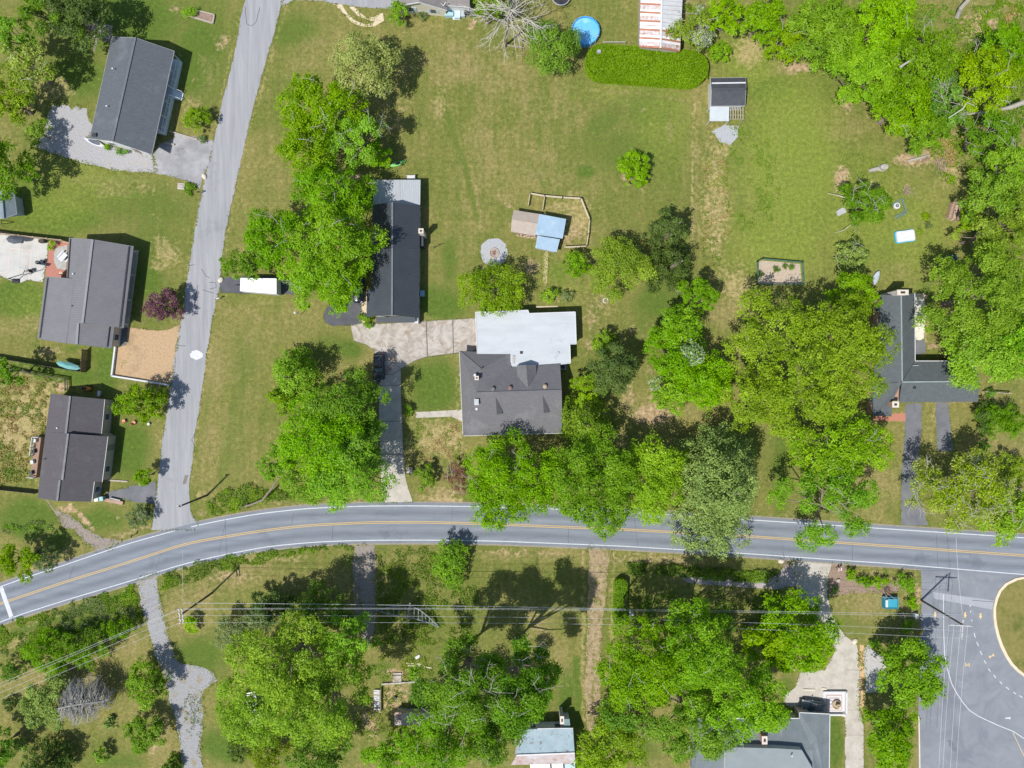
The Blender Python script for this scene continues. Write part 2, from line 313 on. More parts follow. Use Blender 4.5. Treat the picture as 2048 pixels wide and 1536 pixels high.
def build_ground():
    x0, y0 = W(-60, 1600).x, W(-60, 1600).y; x1, y1 = W(2110, -60).x, W(2110, -60).y
    st = 0.46
    xs = np.concatenate([[-400, -200, -130], np.arange(x0, x1, st), [130, 200, 400]])
    ys = np.concatenate([[-400, -200, -110], np.arange(y0, y1, st), [110, 200, 400]])
    X, Y = np.meshgrid(xs, ys, indexing='ij'); nx, ny = X.shape
    px = X * PX + 1024; py = -Y * PX + 768
    wob = (fnoise(X + 500, Y + 500, 0.35, 3) - .5) * 24; wob2 = (fnoise(X + 700, Y + 500, 0.35, 4) - .5) * 24
    cov = {k: np.zeros_like(X) for k in 'ldsewy'}
    for c, bx, by, rx, ry, an, s in BLOBS:
        a = R(an); dx = px + wob - bx; dy = py + wob2 - by
        u = (dx * math.cos(a) + dy * math.sin(a)) / rx; v = (-dx * math.sin(a) + dy * math.cos(a)) / ry
        d = np.sqrt(u * u + v * v)
        cov[c] = np.maximum(cov[c], s * np.clip(1.45 - d, 0, 1) ** 1.2)
    for c, pts, hw, s in STRIPS:
        dist = np.full_like(X, 1e9)
        for (ax, ay), (bx, by) in zip(pts[:-1], pts[1:]):
            t = np.clip(((px - ax) * (bx - ax) + (py - ay) * (by - ay)) / ((bx - ax) ** 2 + (by - ay) ** 2), 0, 1)
            dist = np.minimum(dist, np.hypot(px + wob * .25 - (ax + t * (bx - ax)), py + wob2 * .25 - (ay + t * (by - ay))))
        cov[c] = np.maximum(cov[c], s * np.clip(1.6 - dist / hw, 0, 1))
    V = np.stack([X, Y, np.zeros_like(X)], -1).reshape(-1, 3)
    I = np.arange(nx * ny).reshape(nx, ny)
    F = np.stack([I[:-1, :-1], I[1:, :-1], I[1:, 1:], I[:-1, 1:]], -1).reshape(-1, 4)
    me = bpy.data.meshes.new('ground'); me.vertices.add(len(V)); me.vertices.foreach_set('co', V.ravel())
    me.loops.add(F.size); me.loops.foreach_set('vertex_index', F.ravel().astype(np.int32))
    me.polygons.add(len(F)); me.polygons.foreach_set('loop_start', np.arange(0, F.size, 4, dtype=np.int32))
    me.update(calc_edges=True)
    for k, nm in (('l', 'lush'), ('d', 'dry'), ('s', 'straw'), ('e', 'earth'), ('w', 'weed'), ('y', 'fresh')):
        a = me.attributes.new(nm, 'FLOAT', 'POINT'); a.data.foreach_set('value', cov[k].ravel().astype(np.float32))
    o = bpy.data.objects.new('ground', me); COL.objects.link(o)
    tag(o, 'mown lawn with dry, green and bare patches', kind='structure')
    m = bpy.data.materials.new('lawn'); m.use_nodes = True; me.materials.append(m)
    t = m.node_tree; N = t.nodes; L = t.links; b = N['Principled BSDF']
    b.inputs['Roughness'].default_value = 0.95; b.inputs['Specular IOR Level'].default_value = 0.1
    g = N.new('ShaderNodeNewGeometry')
    def noise(sc, det=5, rough=.6, vec=None):
        n = N.new('ShaderNodeTexNoise'); n.inputs['Scale'].default_value = sc; n.inputs['Detail'].default_value = det; n.inputs['Roughness'].default_value = rough
        L.new(vec or g.outputs['Position'], n.inputs['Vector']); return n.outputs['Fac']
    def math_(op, a, b_=None, c=None):
        n = N.new('ShaderNodeMath'); n.operation = op
        for i, v in enumerate((a, b_, c)):
            if v is None: continue
            if isinstance(v, (int, float)): n.inputs[i].default_value = v
            else: L.new(v, n.inputs[i])
        return n.outputs[0]
    def attr(nm):
        n = N.new('ShaderNodeAttribute'); n.attribute_name = nm; return n.outputs['Fac']
    def mix(f, a, b_):
        n = N.new('ShaderNodeMix'); n.data_type = 'RGBA'
        if isinstance(f, (int, float)): n.inputs[0].default_value = f
        else: L.new(f, n.inputs[0])
        for i, v in ((6, a), (7, b_)):
            if isinstance(v, tuple): n.inputs[i].default_value = v
            else: L.new(v, n.inputs[i])
        return n.outputs[2]
    def rng_(v, a, b_, c=0, d=1):
        n = N.new('ShaderNodeMapRange'); L.new(v, n.inputs[0])
        for i, q in ((1, a), (2, b_), (3, c), (4, d)): n.inputs[i].default_value = q
        return n.outputs[0]
    nA = noise(0.045, 3); nB = noise(0.28, 6, .68); nC = noise(1.5, 6, .7); nD = noise(5.5, 4, .75)
    mp = N.new('ShaderNodeMapping'); mp.inputs['Scale'].default_value = (1, 0.12, 1); mp.inputs['Rotation'].default_value = (0, 0, R(12)); L.new(g.outputs['Position'], mp.inputs[0])
    nS = noise(0.9, 4, .6, mp.outputs[0])
    low = math_('ADD', math_('MULTIPLY', nA, .45), math_('ADD', math_('MULTIPLY', nB, .28), math_('MULTIPLY', nS, .27)))
    jit = math_('SUBTRACT', math_('ADD', math_('MULTIPLY', nB, .5), math_('MULTIPLY', nC, .7)), .6)
    c = mix(rng_(low, .44, .56), GC['green'], GC['olive'])
    c = mix(rng_(math_('ADD', attr('lush'), math_('MULTIPLY', jit, 1.3)), .12, .6, 0, .92), c, GC['lush'])
    c = mix(rng_(math_('ADD', attr('fresh'), math_('MULTIPLY', jit, 1.0)), .05, .75, 0, .95), c, GC['fresh'])
    c = mix(rng_(math_('ADD', math_('ADD', math_('MULTIPLY', math_('ADD', attr('fresh'), attr('lush')), -.3), math_('ADD', attr('dry'), -.12)), math_('MULTIPLY', math_('ADD', jit, math_('MULTIPLY', math_('SUBTRACT', low, .5), 1.6)), 1.8)), .0, .8, 0, .8), c, GC['dry'])
    c = mix(rng_(math_('ADD', attr('straw'), math_('MULTIPLY', jit, 2.2)), .22, .68, 0, .95), c, GC['straw'])
    c = mix(rng_(math_('ADD', attr('earth'), math_('MULTIPLY', jit, 2.2)), .32, .85), c, mix(rng_(nC, .35, .65), GC['earth'], GC['earth2']))
    c = mix(rng_(math_('ADD', attr('weed'), math_('MULTIPLY', jit, 1.5)), .2, .5), c, GC['weed'])
    grain = math_('MULTIPLY', rng_(nC, .34, .66, .76, 1.24), rng_(nD, .32, .68, .68, 1.32))
    hs = N.new('ShaderNodeVectorMath'); hs.operation = 'SCALE'; L.new(c, hs.inputs[0]); L.new(grain, hs.inputs['Scale'])
    L.new(hs.outputs[0], b.inputs['Base Color'])
    bp = N.new('ShaderNodeBump'); bp.inputs['Distance'].default_value = 0.09; bp.inputs['Strength'].default_value = .8
    L.new(math_('ADD', nC, math_('MULTIPLY', nD, .6)), bp.inputs['Height']); L.new(bp.outputs[0], b.inputs['Normal'])
    return o
GC = dict(green=(0.128, 0.149, 0.034, 1), olive=(0.188, 0.177, 0.056, 1), lush=(0.078, 0.130, 0.02, 1), dry=(0.24, 0.2, 0.085, 1),
          straw=(0.31, 0.255, 0.115, 1), earth=(0.31, 0.215, 0.12, 1), earth2=(0.39, 0.29, 0.185, 1), weed=(0.05, 0.10, 0.012, 1), fresh=(0.165, 0.205, 0.036, 1))
build_ground()

# ------------------------------------------------------------------ paving materials
M_road = mat('road_asphalt', (0.152, 0.172, 0.205, 1), (0.192, 0.212, 0.245, 1), scale=0.5, rough=.9, col3=(0.12, 0.138, 0.168, 1), scale3=0.12, fac3=.42, bump=.01, bscale=14, stretch=(.25, 2.2, 1))
M_lane = mat('lane_asphalt', (0.24, 0.247, 0.266, 1), (0.31, 0.314, 0.33, 1), scale=0.7, rough=.92, col3=(0.215, 0.22, 0.236, 1), scale3=0.16, fac3=.40, bump=.01, bscale=14, stretch=(1.6, .12, 1), rotz=R(13))
M_dark = mat('dark_asphalt', (0.075, 0.078, 0.09, 1), (0.105, 0.105, 0.12, 1), scale=.5, rough=.9, bump=.008, bscale=16)
M_drive = mat('drive_asphalt', (0.12, 0.125, 0.14, 1), (0.165, 0.17, 0.185, 1), scale=.5, rough=.9, bump=.008, bscale=16)
M_plaza = mat('junction_asphalt', (0.175, 0.19, 0.216, 1), (0.22, 0.235, 0.26, 1), scale=0.3, dist=.8, rough=.9, col3=(0.155, 0.165, 0.195, 1), scale3=.07, fac3=.45, bump=.008, bscale=14)
M_grav = mat('grey_gravel', (0.2, 0.205, 0.215, 1), (0.34, 0.345, 0.36, 1), scale=5, rough=.95, col3=(0.24, 0.205, 0.12, 1), scale3=.55, fac3=.47, bump=.06, bscale=7)
M_gravb = mat('blue_gravel', (0.27, 0.285, 0.31, 1), (0.41, 0.425, 0.445, 1), scale=6, rough=.95, bump=.05, bscale=8)
M_tan = mat('tan_gravel', (0.35, 0.24, 0.14, 1), (0.44, 0.32, 0.2, 1), scale=3, rough=.95, col3=(.3, .215, .13, 1), scale3=.22, fac3=.46, bump=.03, bscale=8)
M_conc = mat('old_concrete', (0.3, 0.268, 0.235, 1), (0.42, 0.39, 0.355, 1), scale=.45, rough=.9, lo=.42, hi=.58, dist=1.8, col3=(0.25, 0.18, 0.13, 1), scale3=.33, fac3=.46, bump=.004, bscale=20)
M_concl = mat('pale_concrete', (0.36, 0.335, 0.295, 1), (0.45, 0.42, 0.375, 1), scale=.6, rough=.9, lo=.4, hi=.6, col3=(0.29, 0.26, 0.215, 1), scale3=.3, fac3=.43)
M_court = mat('court_concrete', (0.4, 0.395, 0.375, 1), (0.47, 0.465, 0.445, 1), scale=.5, rough=.85, col3=(0.35, 0.345, 0.325, 1), scale3=.3, fac3=.45)
M_dirt = mat('dirt_track', (0.255, 0.19, 0.115, 1), (0.35, 0.275, 0.175, 1), scale=1.5, rough=.95, lo=.4, hi=.6, col3=(0.16, 0.15, 0.05, 1), scale3=.7, fac3=.49, bump=.05, bscale=4)
M_brown = mat('brown_gravel', (0.19, 0.165, 0.145, 1), (0.29, 0.255, 0.225, 1), scale=3, rough=.95, col3=(.13, .125, .045, 1), scale3=.5, fac3=.47, bump=.04, bscale=7)
M_mulch = mat('mulch', (0.2, 0.14, 0.10, 1), (0.29, 0.22, 0.18, 1), scale=3, rough=.95, bump=.05, bscale=7)
M_white = mat('white_paint', (0.56, 0.57, 0.585, 1), (0.48, 0.495, 0.515, 1), scale=2.5, rough=.6)
M_lwhite = mat('line_white', (0.55, 0.57, 0.6, 1), (0.42, 0.44, 0.47, 1), scale=3, rough=.7)
M_yellow = mat('line_yellow', (0.52, 0.36, 0.13, 1), (0.42, 0.31, 0.15, 1), scale=2.5, rough=.7)

def smooth_poly(pts, n, win):
    xs = np.array([p[0] for p in pts], float); ys = np.array([p[1] for p in pts], float)
    X = np.linspace(xs[0], xs[-1], n); Y = np.interp(X, xs, ys)
    k = np.ones(win) / win; Yp = np.pad(Y, win // 2, mode='reflect', reflect_type='odd')
    return X, np.convolve(Yp, k, 'valid')[:n]
UP = [(-300, 1285), (-100, 1210), (0, 1173.6), (60, 1152), (99, 1140), (129, 1130), (250, 1089), (354, 1060), (420, 1045), (512, 1028), (610, 1017), (727, 1012), (831, 1011.5), (949, 1013), (1100, 1017.5), (1267, 1025.5), (1298, 1027), (1522, 1041), (1810, 1060), (1996, 1072), (2048, 1075.5), (2350, 1097)]
LO = [(-300, 1355), (-100, 1280), (0, 1245), (25, 1234), (132, 1200), (264, 1161), (355, 1131), (430, 1113), (512, 1097), (542, 1092), (635, 1083.6), (728, 1080.5), (850, 1080), (992, 1082), (1229, 1091.4), (1368, 1099.5), (1500, 1107.5), (1695, 1121.4), (1776, 1126.6), (2048, 1149), (2350, 1174)]
CE = [(-300, 1320), (-100, 1243), (14, 1202.7), (120, 1167), (240, 1130), (375, 1086), (512, 1063), (610, 1051), (740, 1044.6), (860, 1044.5), (992, 1048.5), (1250, 1059), (1365, 1065), (1518, 1074), (1763, 1091), (2048, 1111), (2350, 1135)]
NR = 331
RX, RU = smooth_poly(UP, NR, 9); _, RL = smooth_poly(LO, NR, 9); _, RCn = smooth_poly(CE, NR, 9)
def band(ya, yb, z, x_from=-300, x_to=2350, depth=0.0):
    mb = MB(); ii = [i for i in range(NR) if x_from <= RX[i] <= x_to]
    for i in ii:
        a = W(RX[i], ya[i]); b = W(RX[i], yb[i]); mb.v += [(a.x, a.y, z), (b.x, b.y, z)]
    n = len(ii)
    for k in range(n - 1): mb.f.append([2 * k, 2 * k + 1, 2 * k + 3, 2 * k + 2])
    return mb
def road_mesh(z, m):
    mb = MB(); NC = 25; wear = []
    for i in range(NR):
        for j in range(NC):
            t = j / (NC - 1); y = (RU[i] - 6) * (1 - t) + (RL[i] + 6) * t; q = W(RX[i], y); mb.v.append((q.x, q.y, z))
            lane_t = ((t * 2) % 1.0); wear.append(math.exp(-((lane_t - .5) / .10) ** 2) - .8 * math.exp(-((lane_t - .24) / .09) ** 2) - .8 * math.exp(-((lane_t - .76) / .09) ** 2))
    for i in range(NR - 1):
        for j in range(NC - 1): a = i * NC + j; mb.f.append([a, a + 1, a + NC + 1, a + NC])
    o = obj('main_road', mb, m, label='grey two-lane road curving past the houses', kind='structure')
    at = o.data.attributes.new('wear', 'FLOAT', 'POINT'); at.data.foreach_set('value', wear); return o
_t = M_road.node_tree; _b = _t.nodes['Principled BSDF']; _l = _b.inputs['Base Color'].links[0].from_socket
_a = _t.nodes.new('ShaderNodeAttribute'); _a.attribute_name = 'wear'; _n = _t.nodes.new('ShaderNodeTexNoise'); _n.inputs['Scale'].default_value = .35; _n.inputs['Detail'].default_value = 6
_g = _t.nodes.new('ShaderNodeNewGeometry'); _t.links.new(_g.outputs['Position'], _n.inputs['Vector'])
_m = _t.nodes.new('ShaderNodeMath'); _m.operation = 'MULTIPLY'; _t.links.new(_a.outputs['Fac'], _m.inputs[0]); _t.links.new(_n.outputs['Fac'], _m.inputs[1])
_r = _t.nodes.new('ShaderNodeMapRange'); _r.inputs[1].default_value = -.5; _r.inputs[2].default_value = .55; _r.inputs[3].default_value = 1.16; _r.inputs[4].default_value = .82; _t.links.new(_m.outputs[0], _r.inputs[0])
_s = _t.nodes.new('ShaderNodeVectorMath'); _s.operation = 'SCALE'; _t.links.new(_l, _s.inputs[0]); _t.links.new(_r.outputs[0], _s.inputs['Scale']); _t.links.new(_s.outputs[0], _b.inputs['Base Color'])
road = road_mesh(.030, M_road)
obj('road_shoulder', band(RU - 9, RL + 9, 0.012), mat('shoulder', (0.2, 0.19, 0.175, 1), (0.3, 0.26, 0.2, 1), scale=2, rough=.95), label='thin gravelly edge of the main road', kind='structure')
obj('centre_line', band(RCn - 2.3, RCn - 0.8, 0.035), M_yellow, road); obj('centre_line', band(RCn + 0.8, RCn + 2.3, 0.035), M_yellow, road)
obj('edge_line', band(RU - .9, RU + .9, 0.035, -300, 357), M_lwhite, road); obj('edge_line', band(RU - .9, RU + .9, 0.035, 377, 2350), M_lwhite, road)
obj('edge_line', band(RL - .9, RL + .9, 0.035), M_lwhite, road)
sb = MB(); sb.poly([(p.x, p.y, .039) for p in P([(-2, 1176), (6, 1173), (27, 1232), (19, 1235.5)])]); obj('stop_bar', sb, M_lwhite, road)
M_seal = mat('crack_seal', (.095, .105, .125, 1), rough=.85)
M_patch = mat('tar_patch', (0.13, 0.14, 0.165, 1), (0.16, 0.17, 0.2, 1), scale=1, rough=.9)

LE = [(560, -300), (491, 0), (482, 34), (469, 109), (448, 190), (437, 240), (425, 290), (411, 350), (402, 393), (390.6, 453), (377.6, 536), (371, 575), (367, 615), (360.7, 651), (351.6, 698), (343, 760), (331, 841), (323, 896), (317, 955), (310, 1008), (307, 1034), (303, 1062)]
RE = [(640, -300), (566, 0), (542, 88), (521, 161), (502, 234), (482, 323), (469, 380), (458, 430), (448, 484), (443, 515), (441, 550), (438, 583), (432, 602), (424, 643), (416, 692), (406, 765), (401, 805), (390, 865), (385, 917), (379, 974), (379, 1013), (385, 1033), (397, 1046)]
def edge_at(E, y):
    return np.interp(y, [p[1] for p in E], [p[0] for p in E])
ys = np.arange(-300, 1064, 8.0); mb = MB()
el = edge_at(LE, ys); er = edge_at(RE, ys)
for i, y in enumerate(ys):
    a = W(el[i] + random.uniform(-1, 1), y); b = W(er[i] + random.uniform(-1, 1), y)
    mb.v += [(a.x, a.y, .022), (b.x, b.y, .022)]
for i in range(len(ys) - 1): mb.f.append([2 * i, 2 * i + 2, 2 * i + 3, 2 * i + 1])
lane = obj('side_lane', mb, M_lane, label='narrow pale asphalt side lane joining the main road', kind='structure')
def mark(pts, z, name, material, parent):
    m = MB(); m.poly([(p.x, p.y, z) for p in P(pts)]); return obj(name, m, material, parent)
def blob(cx, cy, rx, ry, n=18, j=.12, rot=0):
    out = []
    for k in range(n):
        t = 2 * math.pi * k / n; q = 1 + random.uniform(-j, j)
        x, y = rx * q * math.cos(t), ry * q * math.sin(t); c, s = math.cos(rot), math.sin(rot)
        out.append((cx + x * c - y * s, cy + x * s + y * c))
    return out
mark(blob(393, 710, 12.5, 9.5, rot=.15), .028, 'white_spill', M_white, lane)
mark([(370, 950), (377, 950), (372, 968), (365, 968)], .028, 'patch', mat('patch_brown', (.2, .18, .17, 1), rough=.9), lane)
def strip(pts, w, z, name, material, parent, kind=None):
    """thin painted or cut line along pixel points, w px wide"""
    m = MB(); pp = [W(*p) for p in pts]
    for k, p in enumerate(pp):
        d = (pp[min(k + 1, len(pp) - 1)] - pp[max(k - 1, 0)]).normalized(); n = Vector((-d.y, d.x, 0)) * (w / PX / 2)
        m.v += [(p.x + n.x, p.y + n.y, z), (p.x - n.x, p.y - n.y, z)]
    for k in range(len(pp) - 1): m.f.append([2 * k, 2 * k + 1, 2 * k + 3, 2 * k + 2])
    return obj(name, m, material, parent, kind=kind)
M_crack = mat('crack_tar', (.1, .105, .12, 1), rough=.9)
for pts in ([(403, 538), (412, 552), (420, 556)], [(418, 565), (432, 566), (433, 575), (420, 578)], [(405, 580), (428, 586)], [(372, 531), (390, 530)], [(352, 690), (372, 692)], [(345, 750), (350, 748)], [(490, 12), (494, 48), (504, 53), (512, 44), (520, 14)], [(398, 584), (388, 610), (396, 570)], [(390, 866), (384, 880), (388, 890)]):
    strip(densify(pts, 5, .7, False), 1.1, .027, 'tar_seam', M_crack, lane)

for k_, (x_, w_) in enumerate(((150, 1.0), (336, .7), (452, .8), (588, .7), (668, 1.0), (905, .7), (1040, .7), (1135, 1.0), (1268, .7), (1590, .7), (1702, .9), (1872, .8))):
    ya_, yb_ = np.interp(x_, RX, RU), np.interp(x_, RX, RL); q_ = (.1, .55) if k_ % 3 == 0 else ((.5, .98) if k_ % 3 == 1 else (.05, .97)); dx_ = -(yb_ - ya_) * np.interp(x_, RX[1:], np.diff(RL)) / (RX[1] - RX[0])
    strip(densify([(x_ - dx_ * q_[0], ya_ + (yb_ - ya_) * q_[0]), (x_ - dx_ * q_[1] + random.uniform(-4, 4), ya_ + (yb_ - ya_) * q_[1])], 5, .8, False), w_ * .8, .0325, 'crack_seal', M_seal, road)
# ------------------------------------------------------------------ drives, pads, paths (z a few mm apart)
def lab(o, l): o['label'] = l; return o
sheet('gravel_drive', [(72, 292), (90, 268), (88, 246), (104, 211), (138, 212), (142, 222), (150, 213), (173, 217), (178, 240), (186, 250), (181, 268), (172, 282), (215, 292), (265, 300), (306, 311), (313, 345), (270, 345), (220, 338), (170, 327), (120, 312)], .008, mat('pale_gravel', (.27, .27, .285, 1), (.37, .365, .375, 1), scale=4, rough=.95, col3=(.38, .32, .22, 1), scale3=.3, fac3=.42, bump=.04, bscale=7), label='pale gravel drive beside the grey-roofed house near the side lane', rough=2)
sheet('asphalt_apron', [(306, 310), (318, 288), (350, 275), (340, 262), (398, 276), (428, 282), (418, 330), (406, 352), (400, 378), (388, 366), (350, 355), (312, 346)], .012, mat('apron', (.22, .22, .235, 1), (.33, .33, .345, 1), scale=.35, rough=.9, col3=(.17, .17, .18, 1), scale3=.25, fac3=.42), label='stained asphalt apron joining the gravel drive to the lane', rough=1)
sheet('gravel_pad', [(256, 653), (300, 660), (330, 661), (352, 653), (361, 650), (344, 768), (226, 754), (233, 696), (250, 690)], .014, M_tan, label='tan gravel parking pad edged by a low white wall', rough=.6)
sheet('asphalt_drive', [(214, 985), (240, 978), (290, 966), (312, 962), (314, 1008), (290, 1006), (260, 1003), (236, 996), (214, 1000)], .010, M_drive, label='short dark asphalt drive at the brown-roofed house', rough=1)
sheet('gravel_drive', [(85, 990), (98, 1005), (112, 1022), (140, 1030), (170, 1056), (205, 1075), (250, 1082), (200, 1108), (178, 1090), (160, 1072), (148, 1058), (126, 1056), (112, 1030)], .006, M_brown, label='brown gravel drive curving from the main road behind the brown-roofed house', rough=2)
sheet('gravel_drive', [(272, 1160), (312, 1148), (318, 1190), (327, 1230), (338, 1275), (350, 1315), (362, 1326), (395, 1330), (425, 1345), (434, 1362), (408, 1380), (404, 1400), (406, 1460), (400, 1480), (402, 1510), (420, 1600), (370, 1600), (362, 1500), (352, 1440), (338, 1400), (328, 1350), (310, 1310), (300, 1270), (287, 1230), (280, 1195)], .007, M_grav, label='grey gravel drive running down from the main road past the leaning poles', rough=2.2)
sheet('asphalt_drive', [(440, 556), (476, 552), (560, 552), (590, 560), (590, 590), (560, 587), (480, 587), (441, 586)], .011, M_dark, label='dark asphalt drive under the white box trailer', rough=.5)
sheet('asphalt_pad', [(700, 590), (723, 592), (722, 645), (705, 651), (665, 652), (650, 645), (646, 630), (655, 612), (670, 598)], .013, M_dark, label='dark asphalt parking pad beside the black-roofed house', rough=.8)
walk = sheet('concrete_walk', [(723, 583), (736, 583), (735, 645), (723, 645)], .016, mat('tan_walk', (.5, .4, .28, 1), (.56, .47, .35, 1), rough=.9), label='tan concrete walk along the black-roofed house', rough=0)
# concrete drive cut into slabs
drv = sheet('concrete_drive', [(701, 651), (738, 644), (760, 648), (850, 642), (950, 636), (955, 640), (957, 700), (944, 703), (905, 708), (856, 714), (830, 722), (803, 738), (802, 760), (803, 790), (806, 850), (808, 910), (812, 962), (826, 1004), (770, 1006), (764, 1000), (760, 930), (757, 840), (757, 765), (770, 745), (747, 700), (733, 690), (708, 682)], .010, mat('drive_joint', (.13, .12, .11, 1), rough=.95), label='joints and bedding under the worn concrete drive', rough=0)
SL = [[(701, 651), (736, 645), (760, 648), (851.5, 642.5), (854, 713), (830, 720.5), (802, 737), (786, 748), (766, 748), (760, 722), (748, 701), (733, 689), (708, 681)],
      [(853.5, 642.3), (904.5, 639.3), (906, 706.5), (856, 712.6)], [(906.5, 639.2), (951, 636.5), (955, 641), (956.5, 699), (943, 701.5), (907.8, 706)],
      [(766, 749), (786, 749), (801.5, 739), (801.5, 770), (758, 770)], [(758, 771), (801.5, 771), (804, 842), (758, 842)], [(758, 843), (804, 843), (807, 908), (760.5, 908)],
      [(760.5, 909), (807, 909), (810, 950), (812, 962), (818, 982), (826, 1004), (771, 1005), (763, 990)]]
for i, s_ in enumerate(SL):
    sheet('slab', s_, .022 + .001 * i, M_conc if i < 3 else M_concl, kind=None, rough=0, parent=drv)
sheet('asphalt_edge', [(748, 1015), (768, 1004), (828, 1004), (838, 1012)], .019, M_road, label='asphalt lip where the concrete drive meets the main road', rough=.5)
sheet('concrete_walk', [(831, 824), (902, 820.5), (925, 819), (925, 843), (902, 833), (831, 836)], .017, M_concl, label='narrow concrete walk to the dormered house', rough=0)
sheet('dirt_drive', [(711, 1088), (748, 1088), (752, 1130), (752, 1200), (748, 1260), (735, 1300), (715, 1260), (708, 1200), (704, 1150)], .008, M_brown, label='brown dirt drive opposite the concrete drive', rough=1.5)
sheet('dirt_track', [(1179, 1096), (1222, 1098), (1215, 1140), (1212, 1200), (1203, 1260), (1200, 1330), (1201, 1400), (1205, 1440), (1190, 1480), (1175, 1470), (1171, 1400), (1172, 1300), (1175, 1230), (1177, 1150)], .009, M_dirt, label='straight dirt track running down from the main road', rough=2)
sheet('dirt_track', [(666, 8), (680, 20), (705, 45), (722, 53), (748, 54), (768, 42), (766, 26), (748, 34), (735, 36), (722, 26), (706, 12), (699, 14), (716, 32), (740, 42), (752, 44), (735, 48), (712, 42), (695, 28), (684, 8)], .007, mat('sand_track', (.5, .42, .28, 1), (.56, .48, .35, 1), scale=2, rough=.95), label='looping sandy wheel track by the top driveway', rough=.8)
sheet('asphalt_drive', [(562, -30), (812, -30), (800, 16), (770, 17), (720, 14), (680, 9), (640, 2), (590, 0), (562, 14)], .010, M_lane, label='grey asphalt drive leading to the white-sided house', rough=1)
cd = sheet('concrete_drive', [(1583, 1119), (1664, 1127), (1656, 1150), (1655, 1190), (1662, 1230), (1690, 1272), (1714, 1290), (1719, 1340), (1719, 1418), (1727, 1440), (1728, 1600), (1690, 1600), (1690, 1450), (1688, 1425), (1640, 1425), (1600, 1418), (1572, 1410), (1566, 1393), (1590, 1375), (1600, 1345), (1650, 1340), (1672, 1300), (1640, 1240), (1598, 1200), (1593, 1160)], .011, M_concl, label='long pale concrete drive beside the blue-grey roofed house', rough=.6)
for pts in ([(1594, 1150), (1656, 1152)], [(1595, 1195), (1655, 1195)], [(1676, 1281), (1708, 1262)], [(1690, 1340), (1720, 1340)], [(1692, 1420), (1720, 1420)], [(1690, 1470), (1726, 1470)]):
    strip(pts, .9, .015, 'joint', mat('joint_dark', (.27, .24, .2, 1), rough=.95), cd)
sheet('gravel_patch', [(1724, 1300), (1738, 1290), (1760, 1312), (1772, 1320), (1774, 1382), (1730, 1388), (1722, 1340)], .008, mat('grey_patch', (.34, .33, .33, 1), (.42, .41, .4, 1), scale=2, rough=.95), label='grey gravel patch between the long drive and a tree', rough=2)
sheet('dirt_verge', [(1719, 1290), (1728, 1290), (1730, 1400), (1722, 1440), (1719, 1400)], .0085, mat('orange_dirt', (.48, .31, .16, 1), (.5, .36, .22, 1), rough=.95), label='orange dirt strip beside the long concrete drive', rough=1)
plaza = sheet('road_junction', [(1842, 1138), (2060, 1156), (2027, 1156), (1996, 1179), (1986, 1215), (1987, 1246), (1999, 1292), (2021, 1330), (2048, 1353), (2300, 1520), (2300, 1640), (1836, 1640), (1836, 1430), (1842, 1300), (1841, 1234), (1844, 1200)], .024, M_plaza, label='wide asphalt junction with painted turn lanes', rough=.4)
mark([(1866, 1184), (1988, 1201), (1984, 1219), (1868, 1197)], .027, 'pale_band', mat('pale_band', (.28, .295, .33, 1), (.31, .325, .36, 1), rough=.9), plaza)
strip([(1887, 1189), (1887, 1258), (1889, 1308), (1895, 1339), (1903, 1367), (1913, 1386), (1925, 1404), (1938, 1420), (1956, 1432), (1975, 1441), (1996, 1450.6), (2027, 1463), (2048, 1477), (2200, 1570)], 1.6, .030, 'edge_line', M_lwhite, plaza)
strip([(2025.5, 1465), (2048, 1512), (2090, 1600)], 1.3, .030, 'edge_line', mat('line_tan', (.6, .46, .26, 1), rough=.7), plaza)
for a, b in (((1940, 1210), (1940, 1214)), ((1941, 1221), (1941, 1225)), ((1943, 1239), (1944, 1243)), ((1948, 1266), (1950.5, 1275)), ((1953, 1284), (1957, 1292)), ((1960, 1302), (1964, 1310)), ((1968, 1321), (1972, 1327)), ((1976.5, 1337), (1980.5, 1343)), ((1987, 1350), (1991.5, 1356)), ((1999, 1362.5), (2004, 1368)), ((2012, 1374), (2018, 1379)), ((2026, 1384), (2032, 1388)), ((2038, 1391), (2045, 1395))):
    strip([a, b], 1.7, .030, 'dash', M_lwhite, plaza)
M_pyel = mat('paint_tan', (.66, .46, .19, 1), (.6, .45, .25, 1), rough=.7)
for cx, cy in ((1870, 1229.5), (1930, 1230), (1960.8, 1232)):
    mark([(cx - 1.6, cy - 5.5), (cx + 1.6, cy - 5.5), (cx + 1.6, cy), (cx + 3.2, cy), (cx, cy + 6.5), (cx - 3.2, cy), (cx - 1.6, cy)], .031, 'lane_arrow', M_pyel, plaza)
def rot_pts(pts, cx, cy, a, s):
    return [(cx + s * (x * math.cos(a) - y * math.sin(a)), cy + s * (x * math.sin(a) + y * math.cos(a))) for x, y in pts]
strip(rot_pts([(-1, -.7), (-1, .7)], 1983, 1312, R(-28), 4.2), 2, .031, 'digit_one', M_pyel, plaza); strip(rot_pts([(-1, 0), (1, 0)], 1983, 1312, R(-28) + R(90) - R(90), 4.2), 1.8, .0315, 'digit_one', M_pyel, plaza); strip(rot_pts([(1, -.7), (1, .7)], 1983, 1312, R(-28), 4.2), 2, .031, 'digit_one', M_pyel, plaza)
strip(rot_pts([(-1, -.8), (-1, .8), (1, -.8), (1, .8)], 1934.5, 1329.5, R(10), 4), 2, .031, 'digit_two', M_pyel, plaza)
mark([(2010, 1435), (2018, 1434.5), (2018, 1433), (2022, 1436), (2018, 1439), (2018, 1437.5), (2010, 1437.5)], .031, 'lane_arrow', M_lwhite, plaza)
